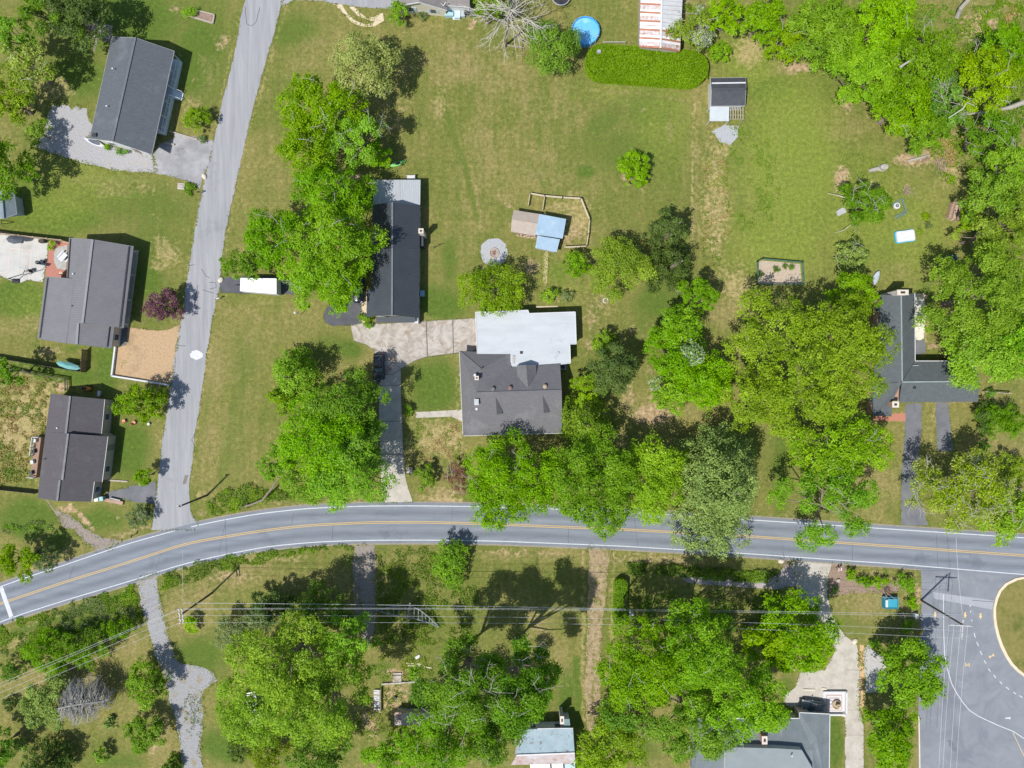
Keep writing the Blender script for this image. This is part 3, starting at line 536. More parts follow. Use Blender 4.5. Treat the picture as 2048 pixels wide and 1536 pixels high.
mark(blob(1905, 1492, 5, 15, rot=-.5, j=.2), .0275, 'patch', M_patch, plaza)
mark([(1944, 1200), (1944, 1201), (2060, 1210), (2060, 1209)], .0272, 'seam', M_crack, plaza)
# kerbed island
KO = [(2100, 1150), (2060, 1151), (2030, 1156), (2010, 1166), (1997, 1180), (1990, 1197), (1986, 1215), (1986, 1232), (1988, 1250), (1993, 1272), (2000, 1293), (2010, 1313), (2021, 1330), (2034, 1343), (2050, 1355), (2120, 1398)]
KI = [(2100, 1154), (2060, 1155), (2034, 1160), (2015, 1169), (2002, 1182), (1995, 1198), (1991, 1215), (1991, 1232), (1993, 1249), (1998, 1270), (2005, 1290), (2014.5, 1309.5), (2025, 1326), (2037, 1338.5), (2052, 1350), (2120, 1393)]
km = MB()
for i in range(len(KO)):
    for p, z in ((KO[i], -.02), (KO[i], .15), (KI[i], .15), (KI[i], -.02)):
        q = W(*p); km.v.append((q.x, q.y, z))
for i in range(len(KO) - 1):
    for a in range(3): km.f.append([4 * i + a, 4 * i + 4 + a, 4 * i + 5 + a, 4 * i + 1 + a])
obj('kerb', km, mat('kerb_concrete', (.56, .47, .34, 1), (.62, .54, .42, 1), scale=1, rough=.9), label='pale curved kerb round the grassy traffic island', kind='structure')
sheet('island_grass', KI + [(2200, 1393), (2200, 1154)], .10, mat('island_lawn', (.15, .145, .04, 1), (.21, .185, .065, 1), scale=1.2, rough=.95, col3=(.1, .12, .025, 1), scale3=.25, fac3=.47, bump=.05, bscale=5), rough=0, label='olive grass of the kerbed traffic island')
strip([(1837, 1431), (1838, 1480), (1840, 1600)], 2.4, .12, 'kerb', mat('kerb_concrete', (.5, .5, .5, 1)), None, kind='structure')['label'] = 'straight kerb along the junction edge below the trees'
# two driveway strips, patios, court
for nm, pts in (('left-hand asphalt strip of the paired drive below the L-shaped house', [(1811, 806), (1844, 806), (1843, 860), (1836, 940), (1838, 1000), (1858, 1052), (1802, 1050), (1802, 960), (1808, 880)]), ('right-hand asphalt strip of the paired drive, ending in tree shade', [(1872, 804), (1897, 804), (1905, 890), (1906, 902), (1874, 902), (1872, 850)])):
    sheet('asphalt_drive', pts, .012, M_drive, label=nm, rough=.8)
sheet('concrete_patio', [(1830, 588), (1848, 586), (1852, 640), (1848, 676), (1840, 681), (1830, 678)], .012, mat('patio_white', (.58, .55, .48, 1), (.64, .6, .52, 1), rough=.9), label='pale concrete patio beside the L-shaped house', rough=.5)
sheet('asphalt_pad', [(1829, 678), (1850, 680), (1852, 706), (1829, 712)], .009, M_drive, label='dark pad in the corner of the L-shaped house', rough=.8)
sheet('brick_walk', [(1746, 830), (1783, 834), (1783, 828), (1811, 826), (1811, 842), (1783, 842), (1746, 840)], .013, mat('brick_red', (.36, .15, .10, 1), (.42, .2, .14, 1), scale=5, rough=.9), label='red brick walk in front of the L-shaped house', rough=.4)
sheet('mulch_bed', [(1655, 1150), (1663, 1128), (1695, 1128), (1697, 1142), (1720, 1160), (1800, 1168), (1805, 1180), (1790, 1187), (1720, 1186), (1680, 1190), (1658, 1192)], .010, M_mulch, label='brown mulch bed beside the long concrete drive', rough=1)
sheet('gravel_bed', [(1350, 1148), (1420, 1156), (1500, 1164), (1552, 1152), (1570, 1130), (1592, 1125), (1594, 1170), (1560, 1178), (1500, 1176), (1420, 1170), (1380, 1166)], .010, mat('purple_gravel', (.3, .265, .275, 1), (.39, .35, .36, 1), scale=3, rough=.95, bump=.04, bscale=7), label='purplish gravel bed below the roadside hedge', rough=1.5)
court = sheet('sport_court', [(-80, 455), (0, 464), (40, 470), (96, 480), (96, 498), (94, 520), (86, 564), (54, 560), (40, 566), (30, 564), (0, 552), (-80, 545)], .014, M_court, label='pale concrete ball court beside the metal-roofed house', rough=0)
for pts in ([(20.5, 496.5), (63.5, 501)], [(63.5, 500.5), (58, 560)], [(20.5, 496), (16, 541)], [(0, 545), (16, 544)]):
    strip(pts, 1, .018, 'court_line', mat('pink_line', (.66, .5, .45, 1), rough=.8), court)
for pts in ([(43, 480), (38, 560)], [(0, 508), (20, 511)], [(41, 512), (95, 518)]):
    strip(pts, .6, .017, 'joint', mat('joint_grey', (.4, .39, .37, 1), rough=.9), court)
strip([(0, 463), (96, 480), (140, 486)], 2, .012, 'gravel_edge', M_tan, None, kind='structure')['label'] = 'thin sandy strip between court and tall fence'
pat = sheet('brick_patio', [(97, 482), (136, 486), (132, 556), (90, 552), (95, 516)], .013, mat('brick_patio', (.34, .14, .105, 1), (.4, .19, .15, 1), scale=5, rough=.9, col3=(.3, .17, .13, 1), scale3=.6, fac3=.45), label='red brick patio between court and metal-roofed house', rough=0)
sheet('stone_patio', [(112, 494), (135, 490), (131, 540), (114, 537), (107, 520), (108, 505)], .020, mat('flagstone', (.3, .3, .29, 1), (.38, .38, .36, 1), scale=2, rough=.9, col3=(.24, .24, .22, 1), scale3=.8, fac3=.46), label='grey flagstone patio at the metal-roofed house', rough=.8)
pv = MB(); c0 = W(170, 64); ux = (W(219, 78) - W(172, 69)).normalized(); uy = Vector((-ux.y, ux.x, 0))
for i in range(13):
    for j in range(7):
        if random.random() < .08: continue
        q = c0 + ux * (i * .36 + .1) + uy * (j * .36 - .35 + random.uniform(-.03, .03)); pv.box((q.x, q.y, .02), (.31, .31, .07), math.atan2(ux.y, ux.x) + random.uniform(-.06, .06))
pp_ = sheet('paver_patch', [(167, 65), (180, 46), (226, 60), (219, 86), (170, 74)], .008, M_brown, label='patch of loose square pavers behind the grey-roofed house', rough=1.5)
obj('paver', pv, mat('paver_tan', (.45, .38, .32, 1), (.56, .48, .41, 1), scale=1.2, rough=.9), pp_, kind='stuff')
strip([(192, 80), (190, 95), (186, 102)], 5, .012, 'stepping_path', M_brown, None, kind='structure')['label'] = 'short worn path below the loose pavers'
sheet('gravel_circle', blob(988, 504, 27, 28, 30, .05), .009, M_gravb, label='round pale gravel circle with a fire ring', rough=.8)
sheet('gravel_patch', [(1424, 262), (1450, 250), (1477, 252), (1475, 272), (1460, 290), (1440, 284)], .006, M_gravb, label='small grey gravel patch below the little white shed', rough=1.5)
sheet('planting_strip', [(1088, 505), (1096, 504), (1094, 560), (1090, 575), (1086, 560)], .006, mat('pale_strip', (.42, .36, .22, 1), (.3, .28, .12, 1), scale=2, rough=.95), label='narrow worn path below the blue-roofed coop', rough=1.2)
# ------------------------------------------------------------------ buildings
M_win = mat('window_glass', (.05, .075, .1, 1), (.07, .1, .13, 1), rough=.12, spec=.6)
M_trim = mat('trim_white', (.56, .57, .58, 1), (.5, .51, .52, 1), rough=.6)
M_metal = mat('vent_metal', (.5, .51, .52, 1), (.4, .41, .42, 1), rough=.45, metal=.4)
M_blk = mat('black_metal', (.03, .03, .035, 1), (.05, .05, .055, 1), rough=.5)
M_brick = mat('chimney_brick', (.33, .17, .12, 1), (.4, .25, .19, 1), scale=6, rough=.9)
M_door = mat('door_paint', (.25, .22, .2, 1), rough=.6)
def shingle(name, c, v=.78, c3=None):
    return mat(name, c, tuple(x * v for x in c[:3]) + (1,), scale=2.2, rough=.92, spec=.1, stretch=(.6, 1.6, 1), col3=c3 or tuple(x * 1.16 for x in c[:3]) + (1,), scale3=.22, fac3=.46, bump=.012, bscale=9)

def windows(root, plan, z, every=3.4, w=1.0, h=1.15, door_edge=None, mat_frame=None):
    """windows (frame > pane) and a door along the walls of a plan polygon given in world xy"""
    n = len(plan); area = sum(plan[k][0] * plan[(k + 1) % n][1] - plan[(k + 1) % n][0] * plan[k][1] for k in range(n))
    pl = plan if area > 0 else list(reversed(plan))
    for k in range(n):
        a, b = Vector(pl[k][:2]), Vector(pl[(k + 1) % n][:2]); L = (b - a).length
        if L < 2.6: continue
        d = (b - a) / L; nn = Vector((d.y, -d.x)); ang = math.atan2(d.y, d.x); m = max(1, int(L / every))
        for q in range(m):
            c = a + d * (L * (q + .5) / m)
            if door_edge == k and q == m // 2:
                e = c + nn * .03; dm = MB(); dm.box((e.x, e.y, 1.05), (.95, .09, 2.1), ang); dr = obj('door', dm, M_door, root)
                e2 = c + nn * .1 + d * .35; km_ = MB(); km_.box((e2.x, e2.y, 1.0), (.05, .08, .12), ang); obj('handle', km_, M_metal, dr)
                continue
            e = c + nn * .02; fm = MB(); fm.box((e.x, e.y, z), (w + .2, .08, h + .2), ang); fr = obj('window', fm, mat_frame or M_trim, root)
            e = c + nn * .045; gm = MB(); gm.box((e.x, e.y, z), (w, .06, h), ang); obj('pane', gm, M_win, fr)

def gable(root, c6, he, hr, roofm, wallm, inset=.35, th=.16, ridge=None, trim=True, win=True, z=1.5, base=0.0, door_edge=0, inset_e=None):
    """c6: NW, ridge N, NE, SE, ridge S, SW roof corners in pixels (he eave, hr ridge height)"""
    p = [W(c6[i][0], c6[i][1], (c6[i][2] if len(c6[i]) > 2 else (hr if i in (1, 4) else he))) for i in range(6)]
    for f in ((p[0], p[1], p[4], p[5]), (p[1], p[2], p[3], p[4])):
        obj('roof_slope', slab_faces(MB(), [f], th), roofm, root)
    cap = MB(); up = Vector((0, 0, .03)); cap.bar(p[1] + up, p[4] + up, .34, .09); obj('ridge_cap', cap, ridge or roofm, root)
    if trim:
        fm = MB(); dz = Vector((0, 0, -.12))
        for a, b in ((0, 1), (1, 2), (3, 4), (4, 5), (5, 0), (2, 3)): fm.bar(p[a] + dz, p[b] + dz, .07, .2)
        obj('fascia', fm, M_trim, root)
    ax = (p[4] - p[1]); ax.z = 0; ax.normalize()
    q = [Vector(v) for v in p]
    for i in (0, 1, 2): q[i] += ax * inset
    for i in (3, 4, 5): q[i] -= ax * inset
    s = (q[2] - q[0]); s.z = 0; s.normalize()
    for i in (0, 5): q[i] += s * inset
    for i in (2, 3): q[i] -= s * (inset_e or inset)
    wm = MB(); rise = (hr - he) * inset / max(.5, (p[1] - p[0]).xy.length); rise_e = (hr - he) * (inset_e or inset) / max(.5, (p[1] - p[2]).xy.length)
    top = [Vector((v.x, v.y, v.z - th - .02 + (0 if i in (1, 4) else (rise_e if i in (2, 3) else rise) * .8))) for i, v in enumerate(q)]
    bot = [Vector((q[i].x, q[i].y, base)) for i in (0, 2, 3, 5)]
    wm.v = [tuple(v) for v in top] + [tuple(v) for v in bot]
    wm.f = [[0, 1, 2, 7, 6], [3, 4, 5, 9, 8], [2, 3, 8, 7], [5, 0, 6, 9], [1, 0, 5, 4], [2, 1, 4, 3]]
    obj('wall', wm, wallm, root)
    if win: windows(root, [tuple(v) for v in bot], z, door_edge=door_edge)
    return p

def vent_pipe(root, px, py, h, r=.09, ht=.45, m=None):
    c = W(px, py, h); mb = MB(); mb.lathe((c.x, c.y, h - .25), [(r, 0), (r, ht), (r * 1.5, ht), (r * 1.5, ht + .06)], 8); obj('vent_pipe', mb, m or M_trim, root)

def lean(root, pts, roofm, wallm, th=.12, name='roof_slope', inset=.94, walls=True, post=False):
    """single-slope roof from 4 (px,py,h) corners with walls or posts under it"""
    p = [W(*q) for q in pts]; obj(name, slab_faces(MB(), [p], th), roofm, root)
    c = sum(p, Vector()) / len(p); q = [c + (v - c) * inset for v in p]
    if walls:
        wm = MB(); n = len(q); wm.v = [(v.x, v.y, v.z - th - .02) for v in q] + [(v.x, v.y, 0) for v in q]
        for k in range(n): wm.f.append([k, (k + 1) % n, n + (k + 1) % n, n + k])
        wm.f.append(list(range(n))); obj('wall', wm, wallm, root)
    if post:
        for v in q:
            pm = MB(); pm.box((v.x, v.y, (v.z - th) / 2), (.12, .12, v.z - th)); obj('post', pm, wallm, root)
    return p

def ribs(root, quad, n, w=.05, t=.05, m=None, name='rib'):
    """standing seams from edge a-b (ridge) to edge d-c (eave)"""
    a, b, c, d = [Vector(v) for v in quad]; mb = MB(); up = Vector((0, 0, t * .5))
    for k in range(n + 1):
        s = k / n; mb.bar(a.lerp(b, s) + up, d.lerp(c, s) + up, w, t)
    return obj(name, mb, m, root, kind='stuff')

def chimney(root, px, py, h, sx, sy, z0, m, cap=True, rz=0.0):
    c = W(px, py, h); mb = MB(); mb.box((c.x, c.y, (z0 + h) / 2), (sx, sy, h - z0), rz); ch = obj('chimney', mb, m, root)
    if cap:
        mb = MB(); mb.box((c.x, c.y, h + .05), (sx * 1.15, sy * 1.15, .12), rz); obj('cap', mb, mat('chimney_cap', (.6, .54, .48, 1), rough=.9), ch)
        mb = MB(); mb.box((c.x, c.y, h + .115), (sx * .45, sy * .45, .05), rz); obj('flue', mb, M_blk, ch)

# --- house with grey shingle roof and blue-white porch (upper left)
M_r1 = shingle('roof_slate', (.108, .122, .14, 1), .82); M_wallw = mat('siding_white', (.58, .59, .6, 1), (.52, .53, .55, 1), scale=1.2, rough=.7)
h1 = thing('house', 'long grey-roofed house with white railed porch beside the side lane', 'house', W(268, 190))
p = gable(h1, [(224, 73.4), (271, 75.5), (348, 102), (303, 308.6), (225, 282.6), (179, 277)], 3.5, 5.9, M_r1, M_wallw, ridge=shingle('ridge_slate', (.14, .155, .175, 1)), inset=.5, inset_e=2.1)
vent_pipe(h1, 226, 138, 5.0); vent_pipe(h1, 214.5, 213, 5.0)
M_porch = mat('porch_blue', (.62, .68, .74, 1), (.55, .62, .69, 1), rough=.6)
e0, e1 = W(349, 117, 1.2), W(316, 264, 1.2); d = (e1 - e0).normalized(); nrm = Vector((-d.y, d.x, 0))
if nrm.x < 0: nrm = -nrm
L = (e1 - e0).length
dk = MB(); dk.prism([(e0 - nrm * 1.0).xy, (e0 + nrm * .9).xy, (e1 + nrm * .9).xy, (e1 - nrm * 1.0).xy], 0, 1.0); obj('porch_deck', dk, M_porch, h1)
def railing(root, a, b, z, h, m, gap=.16):
    mb = MB(); a = Vector((a.x, a.y, z)); b = Vector((b.x, b.y, z)); up = Vector((0, 0, 1)); LL = (b - a).length
    mb.bar(a + up * h, b + up * h, .09, .07); mb.bar(a + up * .12, b + up * .12, .06, .06)
    for k in range(int(LL / gap) + 1): q = a.lerp(b, min(1, k * gap / LL)); mb.bar(q + up * .1, q + up * h, .055, .055)
    for k in range(int(LL / 1.9) + 2): q = a.lerp(b, min(1, k * 1.9 / LL)); mb.bar(q, q + up * (h + .12), .1, .1)
    return obj('railing', mb, m, root)
o0 = e0 + nrm * .85; o1 = e1 + nrm * .85; s0 = e0.lerp(e1, .40) + nrm * .85; s1 = e0.lerp(e1, .50) + nrm * .85
railing(h1, o0, s0, 1.0, .9, M_porch, .36); railing(h1, s1, o1, 1.0, .9, M_porch, .36)
for k in range(5):
    a0 = s0 + nrm * (.28 * k); a1 = s1 + nrm * (.28 * k)
    m_ = MB(); m_.prism([a0.xy, (a0 + nrm * .3).xy, (a1 + nrm * .3).xy, a1.xy], 0, .95 - .19 * k); obj('step', m_, M_porch, h1)
for q in (s0, s1):
    m_ = MB(); m_.bar(q + Vector((0, 0, .75)), q + nrm * 1.45 + Vector((0, 0, -.15)), .08, .08); m_.bar(q + nrm * 1.4 + Vector((0, 0, -1.1)), q + nrm * 1.4 + Vector((0, 0, -.1)), .09, .09); obj('stair_rail', m_, M_porch, h1)
for k in range(6):
    q = o0.lerp(o1, k / 5); m_ = MB(); m_.box((q.x - nrm.x * .1, q.y - nrm.y * .1, 2.15), (.12, .12, 2.3)); obj('porch_post', m_, M_trim, h1)
c = W(190, 271, 4.3); dish = MB(); dish.lathe((c.x, c.y, 4.1), [(.05, 0), (.05, .3), (.35, .45), (.38, .5)], 12); obj('satellite_dish', dish, M_blk, h1)

# --- house with standing-seam metal roof
M_r2 = mat('seam_metal', (.155, .155, .168, 1), (.18, .18, .192, 1), scale=.6, rough=.55, metal=.1); M_rib2 = mat('seam_rib', (.225, .225, .24, 1), (.2, .2, .215, 1), rough=.5); M_wallb = mat('siding_beige', (.5, .47, .42, 1), (.45, .42, .38, 1), rough=.8)
h2 = thing('house', 'taupe metal-roofed house with stepped garage and ball court alongside', 'house', W(170, 590))
def face(root, pts, m, th=.14, nm='roof_slope'):
    p = [W(*q) for q in pts]; obj(nm, slab_faces(MB(), [p], th), m, root); return p
a = face(h2, [(185.4, 479, 5.4), (267.4, 492.8, 3), (247.4, 656, 3), (165.4, 645.6, 5.4)], M_r2); ribs(h2, (a[0], a[3], a[2], a[1]), 36, m=M_rib2)
a = face(h2, [(185.4, 479, 5.4), (138, 476, 3), (133, 557, 3), (175.5, 561, 5.4)], M_r2); ribs(h2, (a[0], a[3], a[2], a[1]), 18, m=M_rib2)
a = face(h2, [(175.5, 561.5, 5.4), (149, 558.5, 3.9), (138, 646.5, 3.9), (165.4, 646, 5.4)], M_r2); ribs(h2, (a[0], a[3], a[2], a[1]), 18, m=M_rib2)
a = face(h2, [(149, 558, 3.88), (91, 553, 2.6), (75, 677, 2.6), (132.5, 686.5, 3.88)], M_r2); ribs(h2, (a[0], a[3], a[2], a[1]), 30, m=M_rib2)
a = face(h2, [(156.5, 646, 4.9), (229, 653.4, 2.9), (223.4, 696.4, 2.9), (153.6, 688.6, 4.9)], M_r2); ribs(h2, (a[0], a[3], a[2], a[1]), 9, m=M_rib2)
a = face(h2, [(156.5, 646, 4.9), (138, 646, 3.86), (133, 686.4, 3.86), (153.6, 688.6, 4.9)], M_r2)
cp = MB(); z_ = Vector((0, 0, .04)); cp.bar(W(185.4, 479, 5.4) + z_, W(165.4, 645.6, 5.4) + z_, .4, .1); cp.bar(W(156.5, 646, 4.9) + z_, W(153.6, 688.6, 4.9) + z_, .4, .1); obj('ridge_cap', cp, M_rib2, h2)
for q in (((258, 493, 3.35), (239, 655, 3.35)), ((141.5, 478, 3.25), (136, 556, 3.25)), ((96, 556, 2.8), (80, 676, 2.8)), ((219.5, 654, 3.2), (214.5, 694, 3.2))):
    m_ = MB(); m_.bar(W(*q[0]) + Vector((0, 0, .12)), W(*q[1]) + Vector((0, 0, .12)), .1, .16); obj('snow_rail', m_, mat('dark_rail', (.1, .1, .11, 1), rough=.6), h2)
pl = [W(141, 481, 3).xy, W(251, 494, 3).xy, W(232, 651, 3).xy, W(225, 655, 2.9).xy, W(220, 692, 2.9).xy, W(80, 672, 2.6).xy, W(95, 557, 2.6).xy, W(136, 560, 3).xy]
m_ = MB(); m_.prism(pl, 0, 2.55); obj('wall', m_, M_wallb, h2); windows(h2, [tuple(v) for v in pl], 1.4, door_edge=4)
for n_ in ([W(140, 480, 3), W(185.4, 482, 5.2), W(264, 496, 3)], [W(158, 686, 4.6), W(137, 683, 3.5), W(220, 693, 2.8)]):
    m_ = MB(); m_.v = [tuple(n_[0] - Vector((0, 0, .2))), tuple(n_[1] - Vector((0, 0, .2))), tuple(n_[2] - Vector((0, 0, .2))), (n_[2].x, n_[2].y, 2.4), (n_[0].x, n_[0].y, 2.4)]; m_.f = [[0, 1, 2, 3, 4]]; obj('gable_wall', m_, M_wallb, h2)
vent_pipe(h2, 147, 548, 3.9); vent_pipe(h2, 146, 612, 4.0, m=M_blk)
po = MB(); po.prism([W(262, 500).xy, W(278, 501).xy, W(258, 655).xy, W(242, 654).xy], 0, .35); obj('porch_slab', po, M_concl, h2)
for t in (0.02, .33, .66, .98):
    q = W(277, 503).lerp(W(257, 652), t); m_ = MB(); m_.box((q.x, q.y, 1.4), (.13, .13, 2.4)); obj('porch_post', m_, M_trim, h2)
m_ = MB(); m_.prism([W(245, 657).xy, W(256, 656).xy, W(253, 690).xy, W(224, 694).xy, W(226, 660).xy], -.01, .03); obj('garage_apron', m_, M_drive, h2)

# --- house with brown-charcoal shingles
M_r3 = shingle('roof_umber', (.1, .095, .104, 1), .85); M_wallt = mat('siding_tan', (.4, .36, .32, 1), (.35, .32, .28, 1), rough=.8)
h3 = thing('house', 'brown-charcoal shingled house in three steps near the main road', 'house', W(155, 895))
face(h3, [(140.6, 792, 5.2), (209.6, 798.6, 3), (203, 867.6, 3), (132, 866.5, 5.2)], M_r3); face(h3, [(140.6, 792, 5.2), (101.5, 787, 2.95), (91, 864, 2.95), (132, 866.5, 5.2)], M_r3)
face(h3, [(136.5, 867, 5.6), (216, 873, 3), (204.4, 964, 3), (125, 960, 5.6)], M_r3); face(h3, [(136.5, 867, 5.6), (91, 864, 2.93), (79, 958.5, 2.93), (125, 960, 5.6)], M_r3)
face(h3, [(119.8, 960, 5.2), (189, 961.5, 2.9), (183.6, 1003.5, 2.9), (114.6, 1002, 5.2)], M_r3); face(h3, [(119.8, 960, 5.2), (79, 958.5, 2.91), (75.5, 996, 2.91), (114.6, 1002, 5.2)], M_r3)
cp = MB()
for q in (((140.6, 792, 5.2), (132, 866.5, 5.2)), ((136.5, 867, 5.6), (125, 960, 5.6)), ((119.8, 960, 5.2), (114.6, 1002, 5.2))): cp.bar(W(*q[0]) + z_, W(*q[1]) + z_, .34, .08)
obj('ridge_cap', cp, shingle('ridge_umber', (.2, .2, .215, 1)), h3)
pl = [W(104, 790, 3).xy, W(206, 801, 3).xy, W(200, 868, 3).xy, W(212, 875, 3).xy, W(201, 962, 3).xy, W(186, 963, 3).xy, W(181, 1000, 2.9).xy, W(79, 993, 2.9).xy]
m_ = MB(); m_.prism(pl, 0, 2.7); obj('wall', m_, M_wallt, h3); windows(h3, [tuple(v) for v in pl], 1.45, door_edge=3)
for n_ in ([W(104, 789, 3), W(140.4, 794, 5.1), W(207, 801, 3)], [W(79, 994, 2.9), W(115, 1000, 5.05), W(181.5, 1001, 2.9)], [W(140, 869, 3.4), W(136.5, 868.5, 5.4), W(213, 874.5, 2.95)]):
    m_ = MB(); m_.v = [tuple(v - Vector((0, 0, .18))) for v in n_] + [(n_[2].x, n_[2].y, 2.5), (n_[0].x, n_[0].y, 2.5)]; m_.f = [[0, 1, 2, 3, 4]]; obj('gable_wall', m_, M_wallt, h3)
vent_pipe(h3, 115.5, 856, 4.2); vent_pipe(h3, 90, 918, 3.5, m=M_blk)
m_ = MB()
for a, b in (((209.6, 798.6, 2.95), (203, 867.6, 2.95)), ((216, 873, 2.95), (204.4, 964, 2.95)), ((189, 961.5, 2.85), (183.6, 1003.5, 2.85))): m_.bar(W(*a), W(*b), .12, .12)
obj('gutter', m_, M_metal, h3)
m_ = MB(); m_.prism([W(207, 800).xy, W(220, 801).xy, W(214, 868).xy, W(203, 868).xy], 0, .4); obj('porch_deck', m_, mat('deck_grey', (.3, .32, .3, 1), rough=.8), h3)
dk = MB(); a_, b_, c_, d_ = W(78, 872), W(90, 874), W(80, 954), W(68, 952)
dk.prism([a_.xy, b_.xy, c_.xy, d_.xy], .05, 1.0); obj('back_deck', dk, mat('deck_wood', (.25, .165, .12, 1), (.3, .21, .16, 1), scale=2, rough=.9), h3)
railing(h3, a_, a_.lerp(d_, .48), 1.0, .8, M_trim, .3); railing(h3, a_, b_, 1.0, .8, M_trim, .3); railing(h3, d_, c_, 1.0, .8, M_trim, .3)

# --- shed cut by the left edge
h4 = thing('shed', 'small slate-blue shed with swing frame at the lawn edge', 'shed', W(8, 408))
gable(h4, [(-22, 384), (2, 378), (28, 386), (33, 428), (7, 437), (-20, 432)], 2.5, 3.6, mat('shed_blue', (.16, .2, .23, 1), (.2, .24, .27, 1), rough=.8), mat('shed_wall', (.4, .44, .47, 1), rough=.8), win=False)
m_ = MB()
for a, b in (((2, 440, 0), (4, 448, 1.9)), ((14, 447, 0), (4, 448, 1.9)), ((4, 448, 1.9), (-10, 446, 1.9))): m_.bar(W(*a), W(*b), .08, .08)
obj('swing_frame', m_, M_blk, None, 'thin black swing frame beside the slate-blue shed', 'swing frame')

# --- white-sided house cut by the top edge
M_r5 = shingle('roof_greybrown', (.22, .205, .2, 1), .85)
h5 = thing('house', 'white-sided gabled house with pale blue shutters and blue deck', 'house', W(850, 8))
f0 = W(792.5, 11.7, 2.8); f1 = W(838, 4, 5.0); f2 = W(894, 20.3, 2.7); bk = Vector((0, 16, 0))
for q in ((f0, f1), (f1, f2)): obj('roof_slope', slab_faces(MB(), [[q[0], q[1], q[1] + bk, q[0] + bk]], .16), M_r5, h5)
g0, g1 = W(894, 10.5, 2.75), W(939.4, 14, 2.7)
obj('roof_slope', slab_faces(MB(), [[g0, g1, g1 + Vector((0, 9, 1.6)), g0 + Vector((0, 9, 1.6))]], .16), M_r5, h5)
fm = MB(); dz = Vector((0, -.03, -.12)); fm.bar(f0 + dz, f1 + dz, .08, .22); fm.bar(f1 + dz, f2 + dz, .08, .22); fm.bar(g0 + dz, g1 + dz, .08, .2); obj('fascia', fm, M_trim, h5)
ins = Vector((0, .35, 0)); wl = f0 + ins + Vector((.35, 0, -.12)); wr = f2 + ins + Vector((-.35, 0, -.12)); wt = f1 + ins + Vector((0, 0, -.22))
m_ = MB(); y1 = Vector((0, 15, 0)); m_.v = [tuple(v) for v in (wl, wt, wr, Vector((wr.x, wr.y, 0)), Vector((wl.x, wl.y, 0)), wl + y1, wt + y1, wr + y1, Vector((wr.x, wr.y + 15, 0)), Vector((wl.x, wl.y + 15, 0)))]
m_.f = [[4, 3, 2, 1, 0], [5, 6, 7, 8, 9], [0, 5, 9, 4], [3, 8, 7, 2]]; obj('wall', m_, mat('siding_cream', (.6, .56, .47, 1), (.56, .52, .43, 1), scale=.8, rough=.7), h5)
ang = math.atan2(wr.y - wl.y, wr.x - wl.x)
for t in (.24, .73):
    c = wl.lerp(wr, t); y = c.y - .04
    m_ = MB(); m_.box((c.x, y, 1.5), (1.15, .08, 1.25), ang); w_ = obj('window', m_, M_trim, h5)
    m_ = MB(); m_.box((c.x, y - .03, 1.5), (.95, .06, 1.05), ang); obj('pane', m_, M_win, w_)
    for s in (-1, 1): m_ = MB(); m_.box((c.x + s * .85, y + s * .85 * math.tan(ang), 1.5), (.42, .09, 1.3), ang); obj('shutter', m_, mat('shutter_blue', (.45, .58, .66, 1), rough=.7), h5)
m_ = MB(); m_.box((W(917, 26).x, W(917, 26).y + 1.2, 1.3), (3.9, 2.4, 2.5)); obj('wall', m_, M_wallw, h5)
for i, (bx, by, sx, sy, hh, cc) in enumerate(((899, 31, 1.5, .9, .8, (.35, .55, .62, 1)), (915, 27, 1.0, 2.2, .7, (.5, .66, .7, 1)), (925, 29, .9, 1.2, .55, (.4, .46, .5, 1)))):
    c = W(bx, by); m_ = MB(); m_.box((c.x, c.y, hh / 2), (sx, sy, hh)); obj('deck', m_, mat('deck_blue%d' % i, cc, rough=.7), h5)
for k in range(3): c = W(912, 33 + 1.6 * k); m_ = MB(); m_.box((c.x, c.y - .2, .3 - .1 * k), (1.1, .25, .1)); obj('step', m_, M_porch, h5)
c = W(887, 12, 3.6); m_ = MB(); m_.bar(c, c + Vector((.5, .5, .3)), .1, .35); m_.bar(c, c + Vector((-.45, .4, .2)), .06, .06); obj('satellite_dish', m_, M_trim, h5)
c = W(932, 24, 1.0); m_ = MB(); m_.lathe((c.x, c.y, 0), [(.3, 0), (.36, .5), (.4, .9), (.3, 1.05)], 12); obj('barbecue', m_, M_blk, None, 'round black barbecue at the blue deck end', 'barbecue')
c = W(945, 22, 1.0); m_ = MB(); m_.box((c.x, c.y, .5), (.9, 1.1, 1.0), 0, .9); m_.box((c.x, c.y, 1.03), (.95, 1.15, .08)); obj('storage_bin', m_, mat('bin_grey', (.1, .11, .12, 1), rough=.6), None, 'dark grey storage bin beside the black barbecue', 'bin')

# --- long black metal-roofed house
M_r6 = mat('black_seam', (.048, .057, .07, 1), (.06, .07, .084, 1), scale=.5, rough=.5, metal=.1); M_rib6 = mat('black_rib', (.075, .085, .10, 1), rough=.45)
h6 = thing('house', 'long black metal-roofed house under the tall green trees', 'house', W(790, 500))
def slope(root, ridge0, ridge1, eave1, eave0, m, mr, n):
    p_ = face(root, [ridge0, ridge1, eave1, eave0], m); ribs(root, p_, n, m=mr); return p_
slope(h6, (784.7, 405, 5.6), (784.7, 496, 5.6), (839.4, 499, 2.8), (840, 411, 2.8), M_r6, M_rib6, 17); slope(h6, (784.7, 405, 5.6), (784.7, 496, 5.6), (743.5, 496, 2.8), (745.6, 410.3, 2.8), M_r6, M_rib6, 17)
slope(h6, (784.7, 496.5, 5.35), (784, 630, 5.35), (838, 635, 2.78), (839, 500, 2.78), M_r6, M_rib6, 26); slope(h6, (784.7, 496.5, 5.35), (784, 630, 5.35), (743.6, 632, 2.9), (743.6, 496, 2.9), M_r6, M_rib6, 26)
